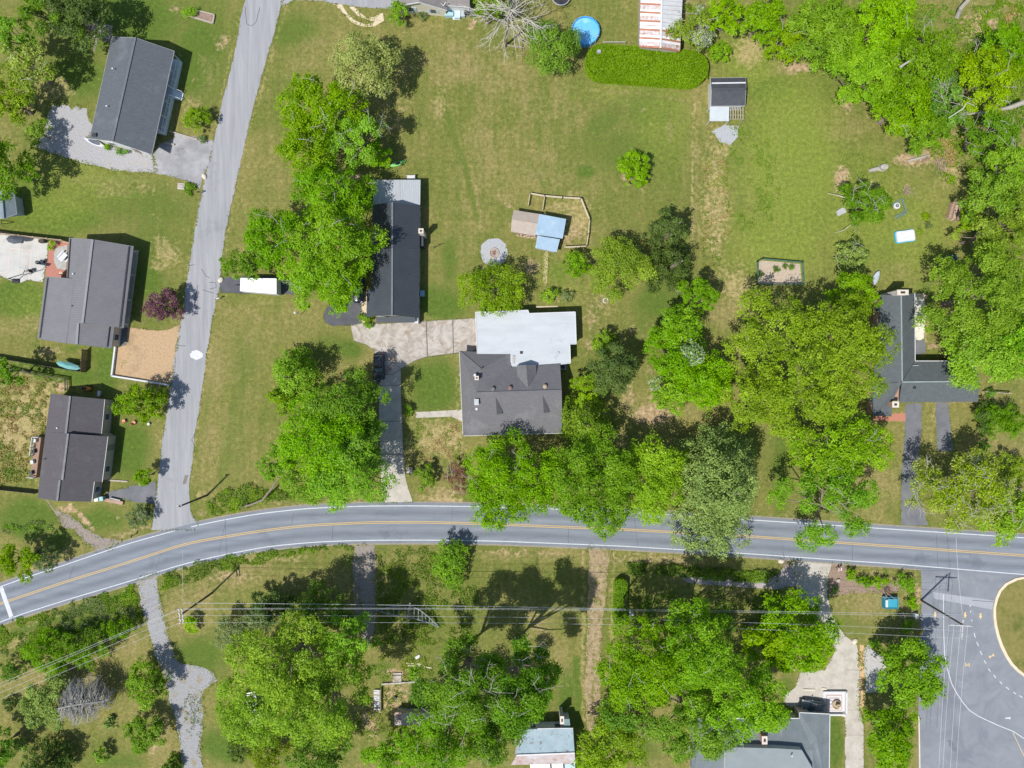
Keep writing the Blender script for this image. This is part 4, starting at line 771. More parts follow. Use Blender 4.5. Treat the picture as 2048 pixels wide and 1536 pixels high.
slope(h6, (744, 579, 2.88), (743.6, 633.5, 2.88), (733, 634, 2.45), (734, 580, 2.45), M_r6, M_rib6, 10)
slope(h6, (753, 634, 2.9), (829, 634, 2.9), (829.5, 645, 2.5), (753, 645.5, 2.5), M_r6, M_rib6, 16)
cp = MB(); cp.bar(W(784.7, 405, 5.6) + z_, W(784.7, 496, 5.6) + z_, .3, .08); cp.bar(W(784.7, 496.5, 5.35) + z_, W(784, 630, 5.35) + z_, .3, .08); obj('ridge_cap', cp, mat('black_cap', (.15, .165, .185, 1), rough=.5), h6)
pl = [W(748, 413, 2.8).xy, W(837, 413, 2.8).xy, W(835, 632, 2.8).xy, W(748, 630, 2.8).xy]
m_ = MB(); m_.prism(pl, 0, 2.75); obj('wall', m_, mat('siding_grey', (.5, .5, .5, 1), (.46, .46, .46, 1), rough=.8), h6); windows(h6, [tuple(v) for v in pl], 1.5, door_edge=1)
for ya, yb in ((408, 2.8), (628, 2.8)):
    hh = 5.4 if ya == 408 else 5.15; a, b, c = W(748, ya + 3, 2.7), W(784.6, ya, hh), W(836, ya + 4, 2.7)
    m_ = MB(); m_.v = [tuple(v) for v in (a, b, c)]; m_.f = [[0, 1, 2]]; obj('gable_wall', m_, MATS['siding_grey'], h6)
chimney(h6, 842, 462, 4.3, .75, .75, 0, mat('chimney_cream', (.62, .55, .48, 1), rough=.9)); m_ = MB(); q = [W(840, 470).xy, W(850, 470).xy, W(850, 497).xy, W(840, 497).xy]; m_.prism(q, 0, 2.3); obj('bump_out', m_, M_r6, h6)
m_ = MB(); c = W(834, 642, 0); m_.box((c.x, c.y, .9), (.9, 1.1, 1.8)); obj('porch_wall', m_, M_trim, h6)
M_galv = mat('galvanised', (.36, .385, .41, 1), (.44, .465, .49, 1), scale=1.0, rough=.5, metal=.25, stretch=(3, .3, 1)); M_galvr = mat('galv_rib', (.5, .52, .54, 1), rough=.45, metal=.2)
cpt = thing('carport', 'galvanised sheet carport butted against the black-roofed house', 'carport', W(795, 385))
q = lean(cpt, [(748, 359.5, 2.5), (840.7, 359.5, 2.5), (840, 409.5, 2.75), (746, 409, 2.75)], M_galv, M_trim, walls=False, post=True); ribs(cpt, (q[3], q[2], q[1], q[0]), 26, .04, .035, M_galvr)
c = W(822, 354, .8); m_ = MB(); m_.box((c.x, c.y, .45), (1.5, .5, .9), .05, .9); m_.box((c.x, c.y + .2, .95), (1.5, .1, .25), .05); obj('chest_freezer', m_, M_white, None, 'white chest against the end of the galvanised carport', 'chest')
c = W(843.5, 586, 1.2); m_ = MB(); m_.box((c.x, c.y, .5), (.75, 1.0, 1.0)); m_.box((c.x, c.y, 1.03), (.6, .8, .07)); obj('air_conditioner', m_, mat('ac_blue', (.25, .45, .6, 1), rough=.6), None, 'blue-grey air conditioner against the black-roofed house wall', 'air conditioner')

# --- main dormered house with white flat roof
M_r7 = shingle('roof_grey', (.142, .142, .152, 1), .84); M_memb = mat('white_membrane', (.44, .47, .5, 1), (.385, .415, .445, 1), scale=.35, rough=.7, col3=(.36, .385, .415, 1), scale3=.5, fac3=.40, stretch=(.5, 2, 1)); M_wall7 = mat('wall_brickwhite', (.52, .49, .46, 1), (.46, .43, .4, 1), scale=3, rough=.85)
h7 = thing('house', 'grey-shingled dormered house with white flat-roofed back wing', 'house', W(1030, 760))
fl = [(950.8, 624.3), (1056, 620.4), (1058, 627), (1150.5, 623.8), (1152.6, 688), (1139.6, 688), (1141, 726), (1121, 728.5), (1025, 733), (1021, 731), (1021, 708), (954.7, 707.7)]
fw = [W(x, y, 3.15) for x, y in fl]
m_ = MB(); m_.prism([v.xy for v in fw], 2.95, 3.15); fr = obj('flat_roof', m_, M_memb, h7)
bm = bmesh.new(); bm.from_mesh(fr.data); bmesh.ops.triangulate(bm, faces=[f for f in bm.faces if len(f.verts) > 4]); bm.to_mesh(fr.data); bm.free()
c = sum((Vector((v.x, v.y, 0)) for v in fw), Vector()) / len(fw); pl = [((v.x - c.x) * .97 + c.x, (v.y - c.y) * .97 + c.y) for v in fw]
m_ = MB(); m_.prism(pl, 0, 2.94); wl_ = obj('wall', m_, M_wall7, h7); windows(h7, pl[:5], 1.5)
for a, b in (((952, 652), (1151, 650)), ((953, 680), (1152, 676)), ((1021, 704), (1140, 706)), ((1058, 627), (1060, 700)), ((1100, 626), (1103, 700))):
    m_ = MB(); m_.bar(W(a[0], a[1], 3.16), W(b[0], b[1], 3.16), .07, .02); obj('roof_seam', m_, mat('seam_grey', (.5, .52, .55, 1), rough=.8), fr)
m_ = MB()
for i in range(len(fw)):
    if i in (8, 9, 10): continue
    m_.bar(fw[i] + Vector((0, 0, .02)), fw[(i + 1) % len(fw)] + Vector((0, 0, .02)), .12, .1)
obj('roof_edge', m_, M_white, fr)
A = (962, 738, 4.55); R1 = (953, 786, 5.6); R2 = (1123.4, 781, 5.6); NW = (919, 701.6, 2.75); SW = (926, 871.4, 2.9); SE = (1125, 866, 2.9); NE = (1120, 727.5, 3.4); NK = (1021, 707, 2.8); NM = (1022, 734, 3.35)
pr = lambda *q: [W(*v) for v in q]
obj('roof_slope', slab_faces(MB(), [pr(NW, A, R1), pr(NW, R1, SW)], .16), M_r7, h7)
obj('roof_slope', slab_faces(MB(), [pr(SW, R1, R2, SE)], .16), M_r7, h7)
obj('roof_slope', slab_faces(MB(), [pr(NW, NK, A), pr(NK, NM, A), pr(A, NM, R1), pr(NM, R2, R1), pr(NM, NE, R2)], .16), M_r7, h7)
cp = MB(); cp.bar(W(*R1) + z_, W(*R2) + z_, .3, .07); cp.bar(W(*NW) + z_, W(*A) + z_, .2, .06); cp.bar(W(*SW) + z_, W(*R1) + z_, .2, .06); obj('ridge_cap', cp, M_r7, h7)
pl = [W(924, 706, 2.8).xy, W(1018, 711, 2.8).xy, W(1020, 737, 3).xy, W(1117, 731, 3).xy, W(1121, 863, 2.9).xy, W(931, 867, 2.9).xy]
m_ = MB(); m_.prism(pl, 0, 2.62); obj('wall', m_, M_wall7, h7); windows(h7, [tuple(v) for v in pl], 1.45, door_edge=4)
a, b, c = W(1117, 730, 3.2), W(1120, 781, 5.4), W(1121, 863, 2.8); m_ = MB(); m_.v = [tuple(a), tuple(b), tuple(c), (c.x, c.y, 2.5), (a.x, a.y, 2.5)]; m_.f = [[0, 1, 2, 3, 4]]; obj('gable_wall', m_, M_wall7, h7)
m_ = MB()
for a, b in ((NW, SW), (SW, SE)): m_.bar(W(*a) + Vector((0, 0, -.08)), W(*b) + Vector((0, 0, -.08)), .14, .14)
obj('gutter', m_, M_trim, h7)
def dormer(root, rid_front, rid_back, ew_f, ew_b, ee_f, ee_b, zb):
    parts = [W(*v) for v in (rid_front, rid_back, ew_f, ew_b, ee_f, ee_b)]
    rf, rb, wf, wb, ef, eb = parts
    s = obj('dormer', slab_faces(MB(), [[rf, rb, wb, wf], [rf, rb, eb, ef]], .1), M_r7, root)
    m_ = MB(); k = Vector((0, 0, .12)); m_.v = [tuple(rf - k), tuple(wf - k), tuple(ef - k), (wf.x, wf.y, zb), (ef.x, ef.y, zb), (wb.x, wb.y, zb), (eb.x, eb.y, zb), tuple(wb - k), tuple(eb - k)]
    m_.f = [[0, 1, 3, 4, 2], [1, 7, 5, 3], [2, 4, 6, 8]]; obj('cheek', m_, M_wallw, s)
    q = (wf + ef) / 2; sg = 1 if wf.y > wb.y else -1; m_ = MB(); m_.box((q.x, q.y + sg * .04, (q.z + zb) / 2), (.8, .08, max(.4, (q.z - zb) * .7))); obj('window', m_, M_win, s)
dormer(h7, (1052, 729.5, 5.35), (1056, 775, 5.35), (1034, 731, 4.2), (1035, 758, 4.2), (1072.5, 730, 4.2), (1072.5, 757, 4.2), 3.1)
dormer(h7, (993.7, 829, 5.35), (991, 793, 5.35), (980, 827, 4.6), (982, 812, 4.6), (1005, 827.5, 4.6), (1003, 812, 4.6), 3.6)
dormer(h7, (1087.5, 826, 5.35), (1085.4, 791, 5.35), (1073, 824.5, 4.6), (1075, 810, 4.6), (1098.5, 825, 4.6), (1097, 810, 4.6), 3.6)
chimney(h7, 953.5, 756, 5.9, .6, .6, 3, M_brick); vent_pipe(h7, 950, 750.5, 5.2, .16, .5); vent_pipe(h7, 962.5, 737, 4.9, .08, .4, M_blk)
c = W(953, 804, 5.6); m_ = MB(); m_.box((c.x, c.y, 5.0), (.6, .9, 1.2)); m_.box((c.x, c.y, 5.63), (.75, 1.05, .1)); obj('chimney', m_, mat('cap_metal', (.4, .43, .45, 1), rough=.4, metal=.4), h7); vent_pipe(h7, 953, 818, 4.7, .15, .3)
for tx, ty, cc in ((986, 778, (.15, .14, .14, 1)), (1020, 776, (.22, .15, .13, 1)), (1090, 773, (.42, .33, .22, 1))):
    c = W(tx, ty, 5.5); m_ = MB(); m_.lathe((c.x, c.y, 5.05), [(.18, 0), (.2, .25), (.36, .32), (.38, .5), (.22, .64)], 12); obj('turbine_vent', m_, mat('turbine%d' % tx, cc, rough=.6), h7)
for q, sx, sy, rz, mm in (((1042.7, 705), .5, .45, 0, M_blk), ((1027, 719), .45, 1.5, -.1, mat('sky_tan', (.4, .38, .37, 1), rough=.4)), ((1113.5, 710.7), .5, 1.5, -.6, mat('sky_grey', (.4, .43, .46, 1), rough=.3))):
    c = W(q[0], q[1], 3.2); m_ = MB(); m_.box((c.x, c.y, 3.22), (sx, sy, .16), rz, .9); obj('skylight' if sy > 1 else 'roof_vent', m_, mm, h7)
c = W(1126.5, 734, .9); m_ = MB(); m_.box((c.x, c.y, .45), (.95, .95, .9)); ac = obj('air_conditioner', m_, mat('ac_teal', (.3, .42, .48, 1), rough=.6), None, 'square air conditioner in the shade beside the dormered house', 'air conditioner')
m_ = MB(); m_.lathe((c.x, c.y, .9), [(.38, 0), (.38, .05), (.1, .08)], 16); obj('fan_grille', m_, M_blk, ac)

# --- hen coop with brown and blue sheet roofs
h8 = thing('coop', 'coop with brown and pale blue sheet roofs beside the wooden pen', 'coop', W(1075, 460))
M_br = mat('brown_sheet', (.33, .28, .24, 1), (.39, .34, .29, 1), scale=1.5, rough=.7); M_bl = mat('blue_sheet', (.22, .33, .44, 1), (.28, .39, .5, 1), scale=.8, rough=.5, col3=(.36, .46, .54, 1), scale3=.4, fac3=.44); M_wd = mat('grey_wood', (.33, .29, .25, 1), (.42, .37, .32, 1), scale=3, rough=.9)
q = face(h8, [(1023.7, 438, 2.8), (1076.3, 446.5, 2.8), (1078.4, 428, 2.3), (1027.6, 420, 2.3)], M_br); ribs(h8, (q[0], q[1], q[2], q[3]), 18, .04, .03, mat('brown_rib', (.42, .37, .32, 1), rough=.7))
q = face(h8, [(1023.7, 438.2, 2.78), (1076, 447, 2.78), (1070.6, 471.5, 2.2), (1022, 463, 2.2)], M_br); ribs(h8, (q[0], q[1], q[2], q[3]), 18, .04, .03, MATS['brown_rib'])
q = face(h8, [(1079, 428, 3.0), (1132, 438, 3.0), (1125, 477, 2.6), (1070.6, 469, 2.6)], M_bl); ribs(h8, q, 18, .04, .03, mat('blue_rib', (.36, .47, .57, 1), rough=.5))
q = face(h8, [(1075, 471.5, 2.45), (1119.5, 478.5, 2.45), (1113, 504.5, 2.1), (1070.6, 496, 2.1)], M_bl); ribs(h8, q, 14, .04, .03, MATS['blue_rib'])
for pts, hh in (([(1030, 424), (1077, 431), (1070, 467), (1025, 459)], 2.1), ([(1080, 432), (1128, 441), (1121, 474), (1074, 466)], 2.4), ([(1077, 474), (1116, 480), (1110, 501), (1073, 493)], 1.9)):
    m_ = MB(); m_.prism([W(x, y, 2.4).xy for x, y in pts], 0, hh); obj('wall', m_, M_wd, h8)
# --- little white shed with black roof
h9 = thing('shed', 'small white shed with black gable roof and grey lean-to', 'shed', W(1455, 195))
gable(h9, [(1422, 212), (1423, 179), (1421, 156), (1491.5, 155), (1492, 178), (1490, 211.4)], 2.5, 3.5, mat('black_felt', (.05, .055, .065, 1), (.07, .075, .085, 1), scale=1, rough=.7), M_white, win=False, inset=.25)
m_ = MB(); m_.bar(W(1423.5, 166.5, 3.15), W(1491.5, 165.5, 3.15), .22, .1); obj('roof_batten', m_, M_white, h9)
q = lean(h9, [(1419.6, 213.5, 2.35), (1458.5, 213.5, 2.35), (1458, 242, 2.0), (1419, 242, 2.0)], mat('lean_grey', (.4, .44, .46, 1), (.45, .49, .51, 1), rough=.6), M_white, walls=False, post=True)
for k in range(6):
    m_ = MB(); m_.bar(W(1461 + 5 * k, 214, 2.2), W(1461 + 5 * k, 238, 2.0), .08, .08); obj('rafter', m_, M_wd, h9)
for yy in (220, 230, 238): m_ = MB(); m_.bar(W(1459, yy, 2.25), W(1489, yy, 2.25), .07, .05); obj('batten', m_, M_wd, h9)
for xx in (1461, 1487): c = W(xx, 238, 2.0); m_ = MB(); m_.box((c.x, c.y, .97), (.1, .1, 1.94)); obj('post', m_, M_wd, h9)
# --- rusty tin-roofed barn
h10 = thing('barn', 'old barn with rust-striped white tin roof beside the long hedge', 'barn', W(1320, 55))
M_rust = mat('rust', (.3, .115, .065, 1), (.42, .2, .13, 1), scale=1.2, rough=.9); M_tin = mat('tin_white', (.6, .61, .64, 1), (.7, .71, .73, 1), scale=1.3, rough=.6, col3=(.4, .2, .13, 1), scale3=1.2, fac3=.40); M_tin2 = mat('tin_mix', (.56, .56, .58, 1), (.4, .3, .27, 1), scale=2.2, rough=.7, col3=(.34, .15, .09, 1), scale3=.9, fac3=.49); M_tin3 = mat('tin_grey', (.5, .51, .53, 1), (.58, .59, .6, 1), scale=1, rough=.55)
for side in (0, 1):
    for k in range(14):
        t0, t1 = k / 14, (k + .94) / 14
        def at(t, u): 
            ra = W(1324, -24, 5.0).lerp(W(1321, 96, 5.0), t); ea = (W(1282, -26, 3.4).lerp(W(1278.5, 93.7, 3.4), t) if side == 0 else W(1366, -22, 3.4).lerp(W(1360, 103, 3.4), t)); return ra.lerp(ea, u)
        grey = side == 1 and k < 9
        mm = M_tin3 if grey else [M_tin, M_tin2, M_tin][k % 3]
        lift = Vector((0, 0, .012 * (k % 2)))
        obj('panel', slab_faces(MB(), [[at(t0, 0) + lift, at(t1, 0) + lift, at(t1, 1) + lift, at(t0, 1) + lift]], .04), mm, h10)
        if not grey: obj('rust_lap', slab_faces(MB(), [[at(t1 - .018, 0) + lift * 2 + Vector((0, 0, .03)), at(t1 + .012, 0) + lift * 2 + Vector((0, 0, .03)), at(t1 + .012, 1) + lift * 2 + Vector((0, 0, .03)), at(t1 - .018, 1) + lift * 2 + Vector((0, 0, .03))]], .03), M_rust if k % 2 else M_tin2, h10)
m_ = MB(); m_.bar(W(1324, -24, 5.05), W(1321, 96, 5.05), .3, .1); obj('ridge_cap', m_, M_tin3, h10)
pl = [W(1285, -22, 3.4).xy, W(1362, -18, 3.4).xy, W(1356, 99, 3.4).xy, W(1282, 90, 3.4).xy]; m_ = MB(); m_.prism(pl, 0, 3.2); obj('wall', m_, M_wd, h10)
a, b, c = W(1282, 91, 3.3), W(1321, 93, 4.9), W(1356, 100, 3.3); m_ = MB(); m_.v = [tuple(v) for v in (a, b, c)] + [(c.x, c.y, 3.1), (a.x, a.y, 3.1)]; m_.f = [[0, 1, 2, 3, 4]]; obj('gable_wall', m_, M_wd, h10)

# --- L-shaped blue-grey house on the right
M_r11 = mat('roof_teal', (.1, .113, .122, 1), (.08, .092, .1, 1), scale=1.6, rough=.9, col3=(.3, .185, .09, 1), scale3=.55, fac3=.345, bump=.01, bscale=8); M_wall11 = mat('brick_wall', (.33, .2, .15, 1), (.4, .27, .21, 1), scale=4, rough=.9)
h11 = thing('house', 'L-shaped teal-grey roofed house with white end chimney under the big oak', 'house', W(1815, 730))
def slope2(ps): face(h11, ps, M_r11)
slope2([(1802, 590, 4.6), (1829, 586, 3), (1829.6, 722, 3), (1804, 762, 4.6)]); slope2([(1802, 590, 4.6), (1763, 590, 2.8), (1745, 770, 2.8), (1804, 763, 4.62)])
slope2([(1804, 764, 4.6), (1829.6, 722.7, 3), (1950, 722.7, 3), (1958, 762.4, 4.6)]); slope2([(1804, 764, 4.6), (1798, 804.7, 3), (1956.5, 803.5, 3), (1958, 762.4, 4.6)])
slope2([(1804, 764, 4.6), (1745, 770, 2.85), (1746, 832, 2.8), (1783.4, 832, 2.85), (1786, 800, 3.3)])
cp = MB(); cp.bar(W(1804, 764, 4.6) + z_, W(1958, 762.4, 4.6) + z_, .22, .07); cp.bar(W(1802, 590, 4.6) + z_, W(1804, 762, 4.6) + z_, .22, .07); obj('ridge_cap', cp, mat('ridge_teal', (.25, .3, .31, 1), rough=.8), h11)
pl = [W(1767, 593, 2.9).xy, W(1826, 590, 2.9).xy, W(1827, 726, 2.9).xy, W(1947, 726, 2.9).xy, W(1953, 800, 2.9).xy, W(1786, 801, 2.9).xy, W(1781, 828, 2.8).xy, W(1750, 828, 2.8).xy, W(1750, 768, 2.8).xy]
m_ = MB(); m_.prism(pl, 0, 2.6); obj('wall', m_, M_wall11, h11); windows(h11, [tuple(v) for v in pl], 1.4, door_edge=4)
a, b, c = W(1947, 725, 3), W(1955, 762, 4.5), W(1953, 801, 3); m_ = MB(); m_.v = [tuple(v - Vector((0, 0, .16))) for v in (a, b, c)] + [(c.x, c.y, 2.5), (a.x, a.y, 2.5)]; m_.f = [[0, 1, 2, 3, 4]]; obj('gable_wall', m_, M_wall11, h11)
a, b, c = W(1768, 594, 2.8), W(1802, 594, 4.4), W(1826, 591, 3); m_ = MB(); m_.v = [tuple(v - Vector((0, 0, .16))) for v in (a, b, c)] + [(c.x, c.y, 2.5), (a.x, a.y, 2.5)]; m_.f = [[0, 1, 2, 3, 4]]; obj('gable_wall', m_, M_wall11, h11)
chimney(h11, 1805, 585, 5.3, 1.7, .8, 0, mat('chimney_white', (.6, .57, .55, 1), rough=.9)); chimney(h11, 1790.6, 809, 4.2, 1.0, .9, 0, M_brick)
m_ = MB()
for a, b in (((1829.3, 586, 2.95), (1830, 721, 2.95)), ((1830, 722, 2.95), (1950, 722, 2.95))): m_.bar(W(*a), W(*b), .12, .12)
obj('gutter', m_, M_trim, h11)
for q in ((1829, 775, 4.2), (1918, 774, 4.2)): c = W(*q); m_ = MB(); m_.box((c.x, c.y, 4.25), (.45, .45, .25), 0, .8); obj('roof_vent', m_, M_blk, h11)
m_ = MB(); m_.bar(W(1826, 731, 3.6), W(1837, 731, 3.6), .06, .06); obj('antenna', m_, M_trim, h11)
# --- peeling tin-roofed house at the bottom edge
h12 = thing('house', 'old house with peeling pale blue tin roof at the dirt track', 'house', W(1090, 1490))
M_peel = mat('peeling_tin', (.34, .45, .52, 1), (.42, .53, .59, 1), scale=.7, rough=.6, col3=(.2, .14, .13, 1), scale3=1.3, fac3=.44); M_rust2 = mat('rust_pale', (.42, .42, .44, 1), (.36, .27, .25, 1), scale=.8, rough=.8, col3=(.27, .13, .09, 1), scale3=.5, fac3=.46)
face(h12, [(1035, 1459, 3.2), (1146, 1456.7, 3.2), (1149.3, 1506, 5.0), (1033, 1510.5, 5.0)], M_peel); face(h12, [(1033, 1511, 5.0), (1149.5, 1506.5, 5.0), (1151, 1527, 3.4), (1022, 1530, 3.4)], M_rust2)
m_ = MB(); m_.bar(W(1033, 1510.7, 5.05), W(1149.4, 1506.2, 5.05), .25, .08); obj('ridge_cap', m_, M_tin3, h12)
for k, (xa, xb) in enumerate(((1060, 1100), (1103, 1126), (1129, 1150))): face(h12, [(xa, 1528, 2.9 + .02 * k), (xb, 1527, 2.9 + .02 * k), (xb + 3, 1570, 2.4), (xa + 3, 1570, 2.4)], M_tin if k < 2 else M_peel, .05, 'porch_sheet')
pl = [W(1040, 1463, 3.2).xy, W(1142, 1461, 3.2).xy, W(1146, 1525, 3.2).xy, W(1030, 1527, 3.2).xy]; m_ = MB(); m_.prism(pl, 0, 3.0); obj('wall', m_, M_wallw, h12); windows(h12, [tuple(v) for v in pl], 1.5)
a, b, c = W(1142.5, 1461, 3.1), W(1146.5, 1506, 4.85), W(1147, 1525, 3.3); m_ = MB(); m_.v = [tuple(v) for v in (a, b, c)] + [(c.x, c.y, 2.9), (a.x, a.y, 2.9)]; m_.f = [[0, 1, 2, 3, 4]]; obj('gable_wall', m_, M_wallw, h12)
lean(h12, [(1128, 1438, 2.4), (1139, 1438, 2.4), (1141, 1456.5, 2.9), (1128, 1456.5, 2.9)], mat('lean_teal', (.22, .32, .34, 1), rough=.7), M_wallw); chimney(h12, 1124, 1440, 3.6, .6, 1.2, 0, mat('flue_grey', (.4, .4, .38, 1), rough=.9))
m_ = MB()
for ps in ([(1075, 1457.2), (1146, 1456.2)],): m_.bar(W(*ps[0], 3.18), W(*ps[1], 3.18), .12, .12)
obj('gutter', m_, M_metal, h12)
# --- blue-grey roofed house at the bottom edge
M_r13 = mat('roof_bluegrey', (.14, .165, .182, 1), (.165, .19, .208, 1), scale=.7, rough=.85, col3=(.19, .215, .232, 1), scale3=.15, fac3=.47, bump=.008, bscale=9)
h13 = thing('house', 'blue-grey roofed house with raised upper storey beside the long drive', 'house', W(1530, 1490))
face(h13, [(1384, 1437, 3), (1599, 1437, 3), (1625, 1500, 4.4), (1395, 1500, 4.4)], M_r13); face(h13, [(1599, 1425.3, 3.02), (1659, 1428.4, 3.02), (1634, 1478, 4.3)], M_r13); face(h13, [(1599, 1425.3, 3.02), (1599, 1437.5, 3.05), (1622, 1492, 4.3), (1634, 1478, 4.3)], M_r13)
face(h13, [(1659, 1428.4, 3.0), (1657, 1600, 3.0), (1632, 1600, 4.35), (1622, 1492, 4.35), (1634, 1478, 4.3)], M_r13); face(h13, [(1384, 1437, 3.0), (1395, 1500, 4.4), (1400, 1600, 4.4), (1382, 1600, 3.0)], M_r13); face(h13, [(1395, 1500, 4.38), (1625, 1500, 4.38), (1632, 1600, 4.35), (1400, 1600, 4.38)], M_r13)
up_ = [(1455, 1508), (1461, 1500), (1480, 1499), (1560, 1501), (1607, 1504), (1628, 1540), (1632, 1600), (1452, 1600)]
m_ = MB(); m_.prism([W(x, y, 6).xy for x, y in up_], 4.0, 5.2); obj('upper_wall', m_, M_wallw, h13); m_ = MB(); m_.prism([W(x, y, 6).xy for x, y in up_], 5.2, 5.35); obj('upper_roof', m_, mat('roof_pale', (.2, .232, .245, 1), (.225, .258, .27, 1), scale=.5, rough=.8), h13)
pl = [W(1388, 1441, 3).xy, W(1601, 1441, 3).xy, W(1602, 1429, 3).xy, W(1655, 1432, 3).xy, W(1653, 1600, 3).xy, W(1388, 1600, 3).xy]; m_ = MB(); m_.prism(pl, 0, 2.7); obj('wall', m_, M_wallt, h13); windows(h13, [tuple(v) for v in pl], 1.4, door_edge=0)
m_ = MB()
for a, b in (((1384, 1436.5, 2.95), (1599, 1436.5, 2.95)), ((1599, 1436.5, 2.98), (1599, 1425, 2.98)), ((1599, 1424.9, 2.98), (1659.4, 1428, 2.98)), ((1659.6, 1428, 2.98), (1657.6, 1600, 2.98))): m_.bar(W(*a), W(*b), .13, .13)
obj('gutter', m_, M_trim, h13); chimney(h13, 1529, 1480, 5.0, .8, 1.2, 3, M_brick)
vent_pipe(h13, 1583, 1511, 5.7)
# ------------------------------------------------------------------ vegetation
def leaf_mat(name, dark, mid, light, trans=.42):
    m = bpy.data.materials.new(name); m.use_nodes = True; t = m.node_tree; N = t.nodes; L = t.links; N.clear()
    out = N.new('ShaderNodeOutputMaterial'); at = N.new('ShaderNodeAttribute'); at.attribute_name = 'tint'
    cr = N.new('ShaderNodeValToRGB'); e = cr.color_ramp.elements
    e[0].position = .05; e[0].color = dark + (1,); e[1].position = .95; e[1].color = light + (1,)
    k = e.new(.5); k.color = mid + (1,)
    L.new(at.outputs['Fac'], cr.inputs[0])
    oi = N.new('ShaderNodeObjectInfo'); hv = N.new('ShaderNodeHueSaturation')
    r1 = N.new('ShaderNodeMapRange'); r1.inputs[3].default_value = .4915; r1.inputs[4].default_value = .509; L.new(oi.outputs['Random'], r1.inputs[0]); L.new(r1.outputs[0], hv.inputs['Hue'])
    mm = N.new('ShaderNodeMath'); mm.operation = 'MULTIPLY'; mm.inputs[1].default_value = 7.31; L.new(oi.outputs['Random'], mm.inputs[0]); fr = N.new('ShaderNodeMath'); fr.operation = 'FRACT'; L.new(mm.outputs[0], fr.inputs[0])
    r2 = N.new('ShaderNodeMapRange'); r2.inputs[3].default_value = .86; r2.inputs[4].default_value = 1.14; L.new(fr.outputs[0], r2.inputs[0]); L.new(r2.outputs[0], hv.inputs['Value']); L.new(cr.outputs[0], hv.inputs['Color'])
    m5 = N.new('ShaderNodeMath'); m5.operation = 'MULTIPLY'; m5.inputs[1].default_value = 23.7; L.new(oi.outputs['Random'], m5.inputs[0]); f5 = N.new('ShaderNodeMath'); f5.operation = 'FRACT'; L.new(m5.outputs[0], f5.inputs[0]); r5 = N.new('ShaderNodeMapRange'); r5.inputs[3].default_value = .95; r5.inputs[4].default_value = 1.06; L.new(f5.outputs[0], r5.inputs[0]); L.new(r5.outputs[0], hv.inputs['Saturation'])
    d = N.new('ShaderNodeBsdfDiffuse'); tr = N.new('ShaderNodeBsdfTranslucent'); gl = N.new('ShaderNodeBsdfGlossy'); gl.inputs['Roughness'].default_value = .45
    hs = N.new('ShaderNodeHueSaturation'); hs.inputs['Saturation'].default_value = 1.1; hs.inputs['Value'].default_value = 1.25
    L.new(hv.outputs[0], d.inputs[0]); L.new(hv.outputs[0], hs.inputs['Color']); L.new(hs.outputs[0], tr.inputs[0])
    mx = N.new('ShaderNodeMixShader'); mx.inputs[0].default_value = trans; L.new(d.outputs[0], mx.inputs[1]); L.new(tr.outputs[0], mx.inputs[2])
    m2 = N.new('ShaderNodeMixShader'); m2.inputs[0].default_value = .012; L.new(mx.outputs[0], m2.inputs[1]); L.new(gl.outputs[0], m2.inputs[2])
    L.new(m2.outputs[0], out.inputs[0]); return m
LM = {
 'bright': leaf_mat('leaf_bright', (0.082, 0.192, 0.005), (0.204, 0.392, 0.009), (0.340, 0.551, 0.020)),
 'lime': leaf_mat('leaf_lime', (0.097, 0.199, 0.006), (0.247, 0.417, 0.011), (0.420, 0.599, 0.030)),
 'mid': leaf_mat('leaf_mid', (0.061, 0.155, 0.011), (0.146, 0.301, 0.015), (0.257, 0.439, 0.034)),
 'olive': leaf_mat('leaf_olive', (0.097, 0.165, 0.014), (0.227, 0.340, 0.023), (0.384, 0.514, 0.048)),
 'dark': leaf_mat('leaf_dark', (0.030, 0.060, 0.012), (0.076, 0.132, 0.022), (0.143, 0.218, 0.040), .2),
 'conifer': leaf_mat('leaf_conifer', (0.062, 0.125, 0.010), (0.156, 0.286, 0.015), (0.270, 0.447, 0.030), .2),
 'pine': leaf_mat('leaf_pine', (0.083, 0.139, 0.033), (0.204, 0.306, 0.061), (0.360, 0.485, 0.108), .2),
 'pale': leaf_mat('leaf_pale', (0.185, 0.236, 0.062), (0.398, 0.471, 0.132), (0.600, 0.600, 0.238)),
 'greyg': leaf_mat('leaf_greygreen', (0.081, 0.126, 0.043), (0.186, 0.252, 0.079), (0.356, 0.420, 0.173)),
 'purple': leaf_mat('leaf_purple', (.06, .024, .033), (.155, .066, .088), (.29, .155, .185), .25),
 'red': leaf_mat('leaf_red', (.15, .07, .045), (.27, .13, .085), (.36, .23, .17)),
 'straw': leaf_mat('leaf_straw', (0.200, 0.150, 0.050), (0.360, 0.270, 0.110), (0.480, 0.380, 0.180), .2),
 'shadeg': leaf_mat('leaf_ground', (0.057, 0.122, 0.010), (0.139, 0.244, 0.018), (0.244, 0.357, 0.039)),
 'white': leaf_mat('leaf_blossom', (0.194, 0.230, 0.143), (0.324, 0.374, 0.259), (0.441, 0.490, 0.376), .2),
}
M_bark = mat('bark', (.16, .125, .095, 1), (.24, .2, .165, 1), scale=3, rough=.95, bump=.03, bscale=6)
M_twig = mat('twig_grey', (.3, .28, .25, 1), (.4, .38, .35, 1), scale=2, rough=.95)
M_barkp = mat('bark_pale', (.42, .39, .35, 1), (.55, .52, .48, 1), scale=2, rough=.95)

